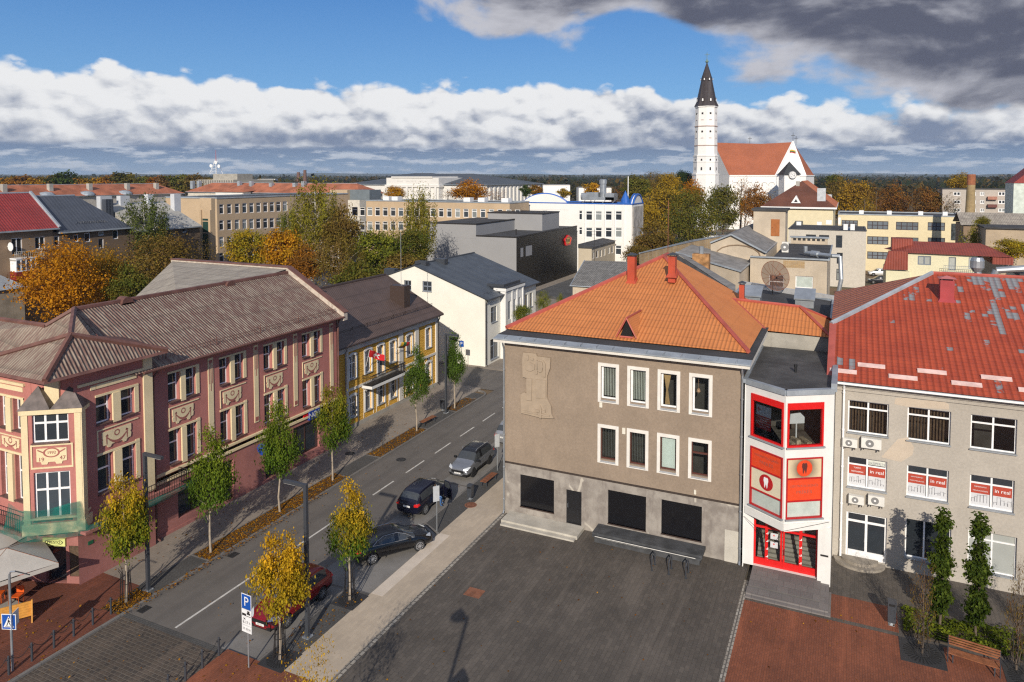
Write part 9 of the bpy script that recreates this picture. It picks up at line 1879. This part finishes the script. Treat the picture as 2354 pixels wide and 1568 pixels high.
for x, y, lab in ((-32.9, 31.0, 'slotted gutter drain in the road before the rose house'), (-32.95, 25.0, 'slotted gutter drain at the sett crossing')):
 mb = MB(); mb.box(x - .25, x + .25, y - .3, y + .3, 0, .009); o_ = tag(mb.build('gutter_drain', bpy.data.materials['cast_iron']), lab, 'drain'); mb = MB()
 for i in range(5): mb.box(x - .2, x + .2, y - .24 + i * .11, y - .18 + i * .11, .009, .0115)
 mb.build('slots', bpy.data.materials['slot_black'], o_)
# cafe: parasols, chairs, plank screen
CANV = mat('cream_canvas', (.46, .43, .39), .85, .06, 1)
def parasol(cx, cy, hs, z0, z1, rz, label):
 T = thing('parasol', label, 'parasol', (cx, cy, .1), 'cafe parasols'); c_, s_ = math.cos(rz), math.sin(rz); q = [Vector((cx + hs * (a * c_ - b_ * s_), cy + hs * (a * s_ + b_ * c_), z0)) for a, b_ in ((-1, -1), (1, -1), (1, 1), (-1, 1))]; ap = Vector((cx, cy, z1)); mb = MB()
 for i in range(4):
  A, B = q[i], q[(i + 1) % 4]; m_ = (A + B) / 2 + Vector((0, 0, .06)); mb.poly(A, m_, ap); mb.poly(m_, B, ap); dn_ = Vector((0, 0, -.22)); mb.poly(A, B, B + dn_, A + dn_)
 mb.build('canopy', CANV, T, fix=False); mb = MB(); mb.tube((cx, cy, .1), ap, .035, 8)
 for p in q: mb.tube(p, ap, .015, 4)
 mb.build('pole', WOODB, T); mb = MB(); mb.box(cx - .4, cx + .4, cy - .4, cy + .4, .1, .2); mb.build('base', CONC, T); return T, q, ap
tip = Vector(G(107, 1308, 2.45)); T, q, ap = parasol(tip.x - 2.45, tip.y - .5, 1.9, 2.45, 3.25, R(-20), 'cream square parasol at the left edge before the rose house')
e1 = (q[1] - q[0]).normalized(); text('ice & coffee', .3, (q[0] + q[1]) / 2 * .72 + ap * .28 + Vector((0, -.02, .03)), e1, ((ap - (q[0] + q[1]) / 2)).normalized(), flat('faded_print', (.25, .25, .26), .8), T, th=.02) if False else None
p2 = Vector(G(12, 1258, 2.5)); parasol(p2.x - 1.6, p2.y + .6, 1.6, 2.5, 3.2, R(10), 'second cream parasol partly hidden behind the nearer one')
def chair(x, y, rz, label, c):
 T = thing('cafe_chair', label, 'chair', (0, 0, 0), 'orange cafe chairs'); mb = MB(); mb.box(-.22, .22, -.22, .22, .43, .47); mb.build('seat', c, T); mb = MB(); mb.box(-.22, .22, .20, .24, .5, .85); mb.build('backrest', c, T)
 for a in (-.2, .2):
  for b_ in (-.2, .2): mb = MB(); mb.tube((a, b_, 0), (a * .9, b_ * .9, .43), .018, 5); mb.build('leg', c, T)
 T.location = (x, y, .1); T.rotation_euler = (0, 0, rz)
ORP = flat('orange_plastic', (.62, .10, .012), .45); q = Vector(G(40, 1370, .5)); chair(q.x, q.y, .4, 'orange cafe chair nearest the corner door', ORP); chair(q.x - 1.1, q.y - .3, 2.2, 'orange cafe chair under the cream parasol', ORP)
q = Vector(G(20, 1335, .75)); T = thing('cafe_table', 'small round dark cafe table under the parasol', 'table', (q.x, q.y, .1)); mb = MB(); mb.lathe((q.x, q.y, .8), [(.4, 0), (.4, .04)], 18); mb.build('tabletop', TRIM, T); mb = MB(); mb.lathe((q.x, q.y, .1), [(.25, 0), (.03, .04), (.03, .7)], 10); mb.build('leg', TRIM, T)
A, B = Vector((-37.25, 21.95, 0)), Vector((-39.2, 19.1, 0)); T = thing('plank_screen', 'yellow varnished plank screen bench round the cafe terrace', 'bench', A); u = (B - A).normalized(); n = Vector((-u.y, u.x, 0)); mb = MB()
for i in range(6): mb.extr([A + Vector((0, 0, .3 + i * .13)), B + Vector((0, 0, .3 + i * .13)), B + n * .04 + Vector((0, 0, .3 + i * .13)), A + n * .04 + Vector((0, 0, .3 + i * .13))], (0, 0, .12))
mb.build('planks', YWOOD, T); mb = MB(); mb.extr([A - n * .04 + Vector((0, 0, .1)), A + n * .4 + Vector((0, 0, .1)), A + n * .06 + Vector((0, 0, 1.12)), A - n * .04 + Vector((0, 0, 1.12))], u * .06); mb.build('end_board', YWOOD, T)
# flags on the yellow house
FR = flat('flag_cloth_red', (.60, .015, .02), .8); y0 = dd_flag = None
a0, z0 = fpx(Yw, 839, 842); P0 = Yw.p(a0, z0, .1); P1 = Vector(PX(849, 805, -38.7)); T = thing('flag', 'red flag with a white mounted knight above the yellow house balcony', 'flag', P0, 'flags on the yellow house'); mb = MB(); mb.tube(P0, P1, .025, 6); mb.build('pole', PVC, T)
Q = [P1, Vector(PX(882, 815, -38.4)), Vector(PX(881, 829, -38.4)), P1.lerp(P0, .42)]
def fl(u, v): return Q[0].lerp(Q[1], u).lerp(Q[3].lerp(Q[2], u), v) + Vector((.12 * math.sin(u * 7 + v), 0, .05 * math.sin(u * 6)))
mb = MB(); sheet(mb, 12, 4, fl); fo = mb.build('cloth', FR, T, fix=False, smooth=True); mb = MB()
for P in ([(.35, .35), (.62, .3), (.68, .5), (.40, .55)], [(.45, .12), (.55, .1), (.57, .34), (.46, .36)], [(.62, .3), (.72, .12), (.78, .22), (.68, .42)], [(.35, .5), (.41, .52), (.34, .82), (.29, .8)], [(.44, .54), (.49, .53), (.48, .85), (.43, .85)], [(.60, .5), (.66, .48), (.74, .78), (.69, .8)], [(.35, .38), (.27, .5), (.25, .62), (.36, .46)], [(.40, .06), (.43, .04), (.55, .2), (.52, .22)]): mb.poly(*[fl(a, b_) + Vector((.025, -.02, 0)) for a, b_ in P])
mb.build('knight_emblem', WHITEP, fo, fix=False)
a0, z0 = fpx(Yw, 906, 812); P0 = Yw.p(a0, z0, .1); P1 = Vector(PX(922, 786, -38.7)); T = thing('flag', 'yellow, green and red flag on a pole at the yellow house', 'flag', P0, 'flags on the yellow house'); mb = MB(); mb.tube(P0, P1, .022, 6); mb.build('pole', PVC, T)
for i, nm in enumerate(('yellow', 'green', 'red')):
 mb = MB(); sheet(mb, 6, 1, lambda u, v, i=i: P1 + (P0 - P1) * (.04 + .55 * u) + Vector((.15 * math.sin(u * 5) + .10 * (i + v), .32 * (i + v), .05 * math.sin(u * 9) - .04 * (i + v)))); mb.build('stripe', bpy.data.materials['flag_' + nm], T, fix=False)
q = Vector(D(1061, 790, 82)); T = thing('parking_sign', 'small blue parking sign on a pole before the cream gable', 'road sign', (q.x, q.y, .1)); mb = MB(); mb.tube((q.x, q.y, .1), (q.x, q.y, q.z + .4), .035, 6); mb.build('pole', GALV, T); pn, c, u, n = panel(T, q - Vector((0, .06, 0)), uS, .6, .7, SB, 'sign_panel'); text('P', .55, c, u, (0, 0, 1), SW, pn, th=.003)
# air conditioners on the grey house
for x0, y0_, x1, y1_, lab in ((692, 1040, 832, 1142, 'smaller air conditioner under the left top floor window of the grey house'), (862, 1035, 1052, 1160, 'larger air conditioner under the left top floor window of the grey house')):
 h = hpx(Gr, *r1d(x0, y0_), *r1d(x1, y1_)); acunit('air_conditioner', lab, Gr, h[0], h[2], h[1] - h[0] - .05, h[3] - h[2] - .05, .3, 'air conditioners on the grey house')
for x0, y0_, x1, y1_, lab in ((672, 0, 803, 88, 'smaller air conditioner above the white glazed door'), (832, 0, 972, 100, 'larger air conditioner above the white glazed door')):
 a0, z0 = fpx(Gr, 1763.7 + x0 * .2777, 1132.2 + y0_ * .2777); a1, z1 = fpx(Gr, 1763.7 + x1 * .2777, 1132.2 + y1_ * .2777); acunit('air_conditioner', lab, Gr, a0, min(z0, z1), a1 - a0 - .05, abs(z0 - z1), .3, 'air conditioners on the grey house')
# slim poles and lamps in the park street
for i, (px_, yt, yb_) in enumerate(((1631, 525, 600), (1646, 522, 590), (1702, 530, 590), (1748, 526, 585))):
 dd_ = 200; q = D(px_, 560, dd_); zt = CAMH + (405 - yt) * dd_ / FOC; mb = MB(); mb.tube((q[0], q[1], 0), (q[0], q[1], zt), .11, 6); mb.tube((q[0], q[1], zt), (q[0] + 1.2, q[1], zt + .2), .08, 5); tag(mb.build('lamp_pole', GALV), '%s slim grey lamp pole from the left in the park street' % on_[i], 'lamp pole', 'lamp poles in the park street')
q = hitplane(1562, 588, (RR_, RY, RZ), sn); q = Vector((AX, 57.9, AZ)); mb = MB(); mb.tube(q, q + Vector((0, 0, 4.4)), .03, 5); tag(mb.build('lightning_rod', RUST), 'thin rusty rod standing on the ridge of the orange roof', 'rod')
q = Vector(D(1366, 548, 120)); mb = MB(); mb.tube((q.x, q.y, 8), (q.x, q.y, CAMH - (528 - 405) * 120 / FOC), .04, 5); zt = CAMH - (532 - 405) * 120 / FOC
for i in range(5): mb.tube((q.x - .9 + .1 * i, q.y, zt - i * .55), (q.x + .9 - .1 * i, q.y, zt - i * .55), .02, 4)
tag(mb.build('roof_aerial', IRON), 'branched television aerial before the white office front', 'aerial')
# ---------------------------------------------------------------- air
m = bpy.data.materials.new('haze_air'); m.use_nodes = True; t = NT(m.node_tree); t.n.clear(); out = t.new('ShaderNodeOutputMaterial'); pv = t.new('ShaderNodeVolumePrincipled', {'Color': (.62, .76, .95, 1), 'Density': .00008}); t.l.new(pv.outputs[0], out.inputs['Volume'])
mb = MB(); q = [Vector((_fw[0] * a + _rt[0] * b_, _fw[1] * a + _rt[1] * b_, 0)) for a, b_ in ((-60, -400), (-60, 400), (9500, 9000), (9500, -9000))]; mb.extr([p + Vector((0, 0, 110)) for p in q], (0, 0, -111.5))
tag(mb.build('haze', m), 'thin blue autumn haze over the plain', 'haze', kind='stuff')
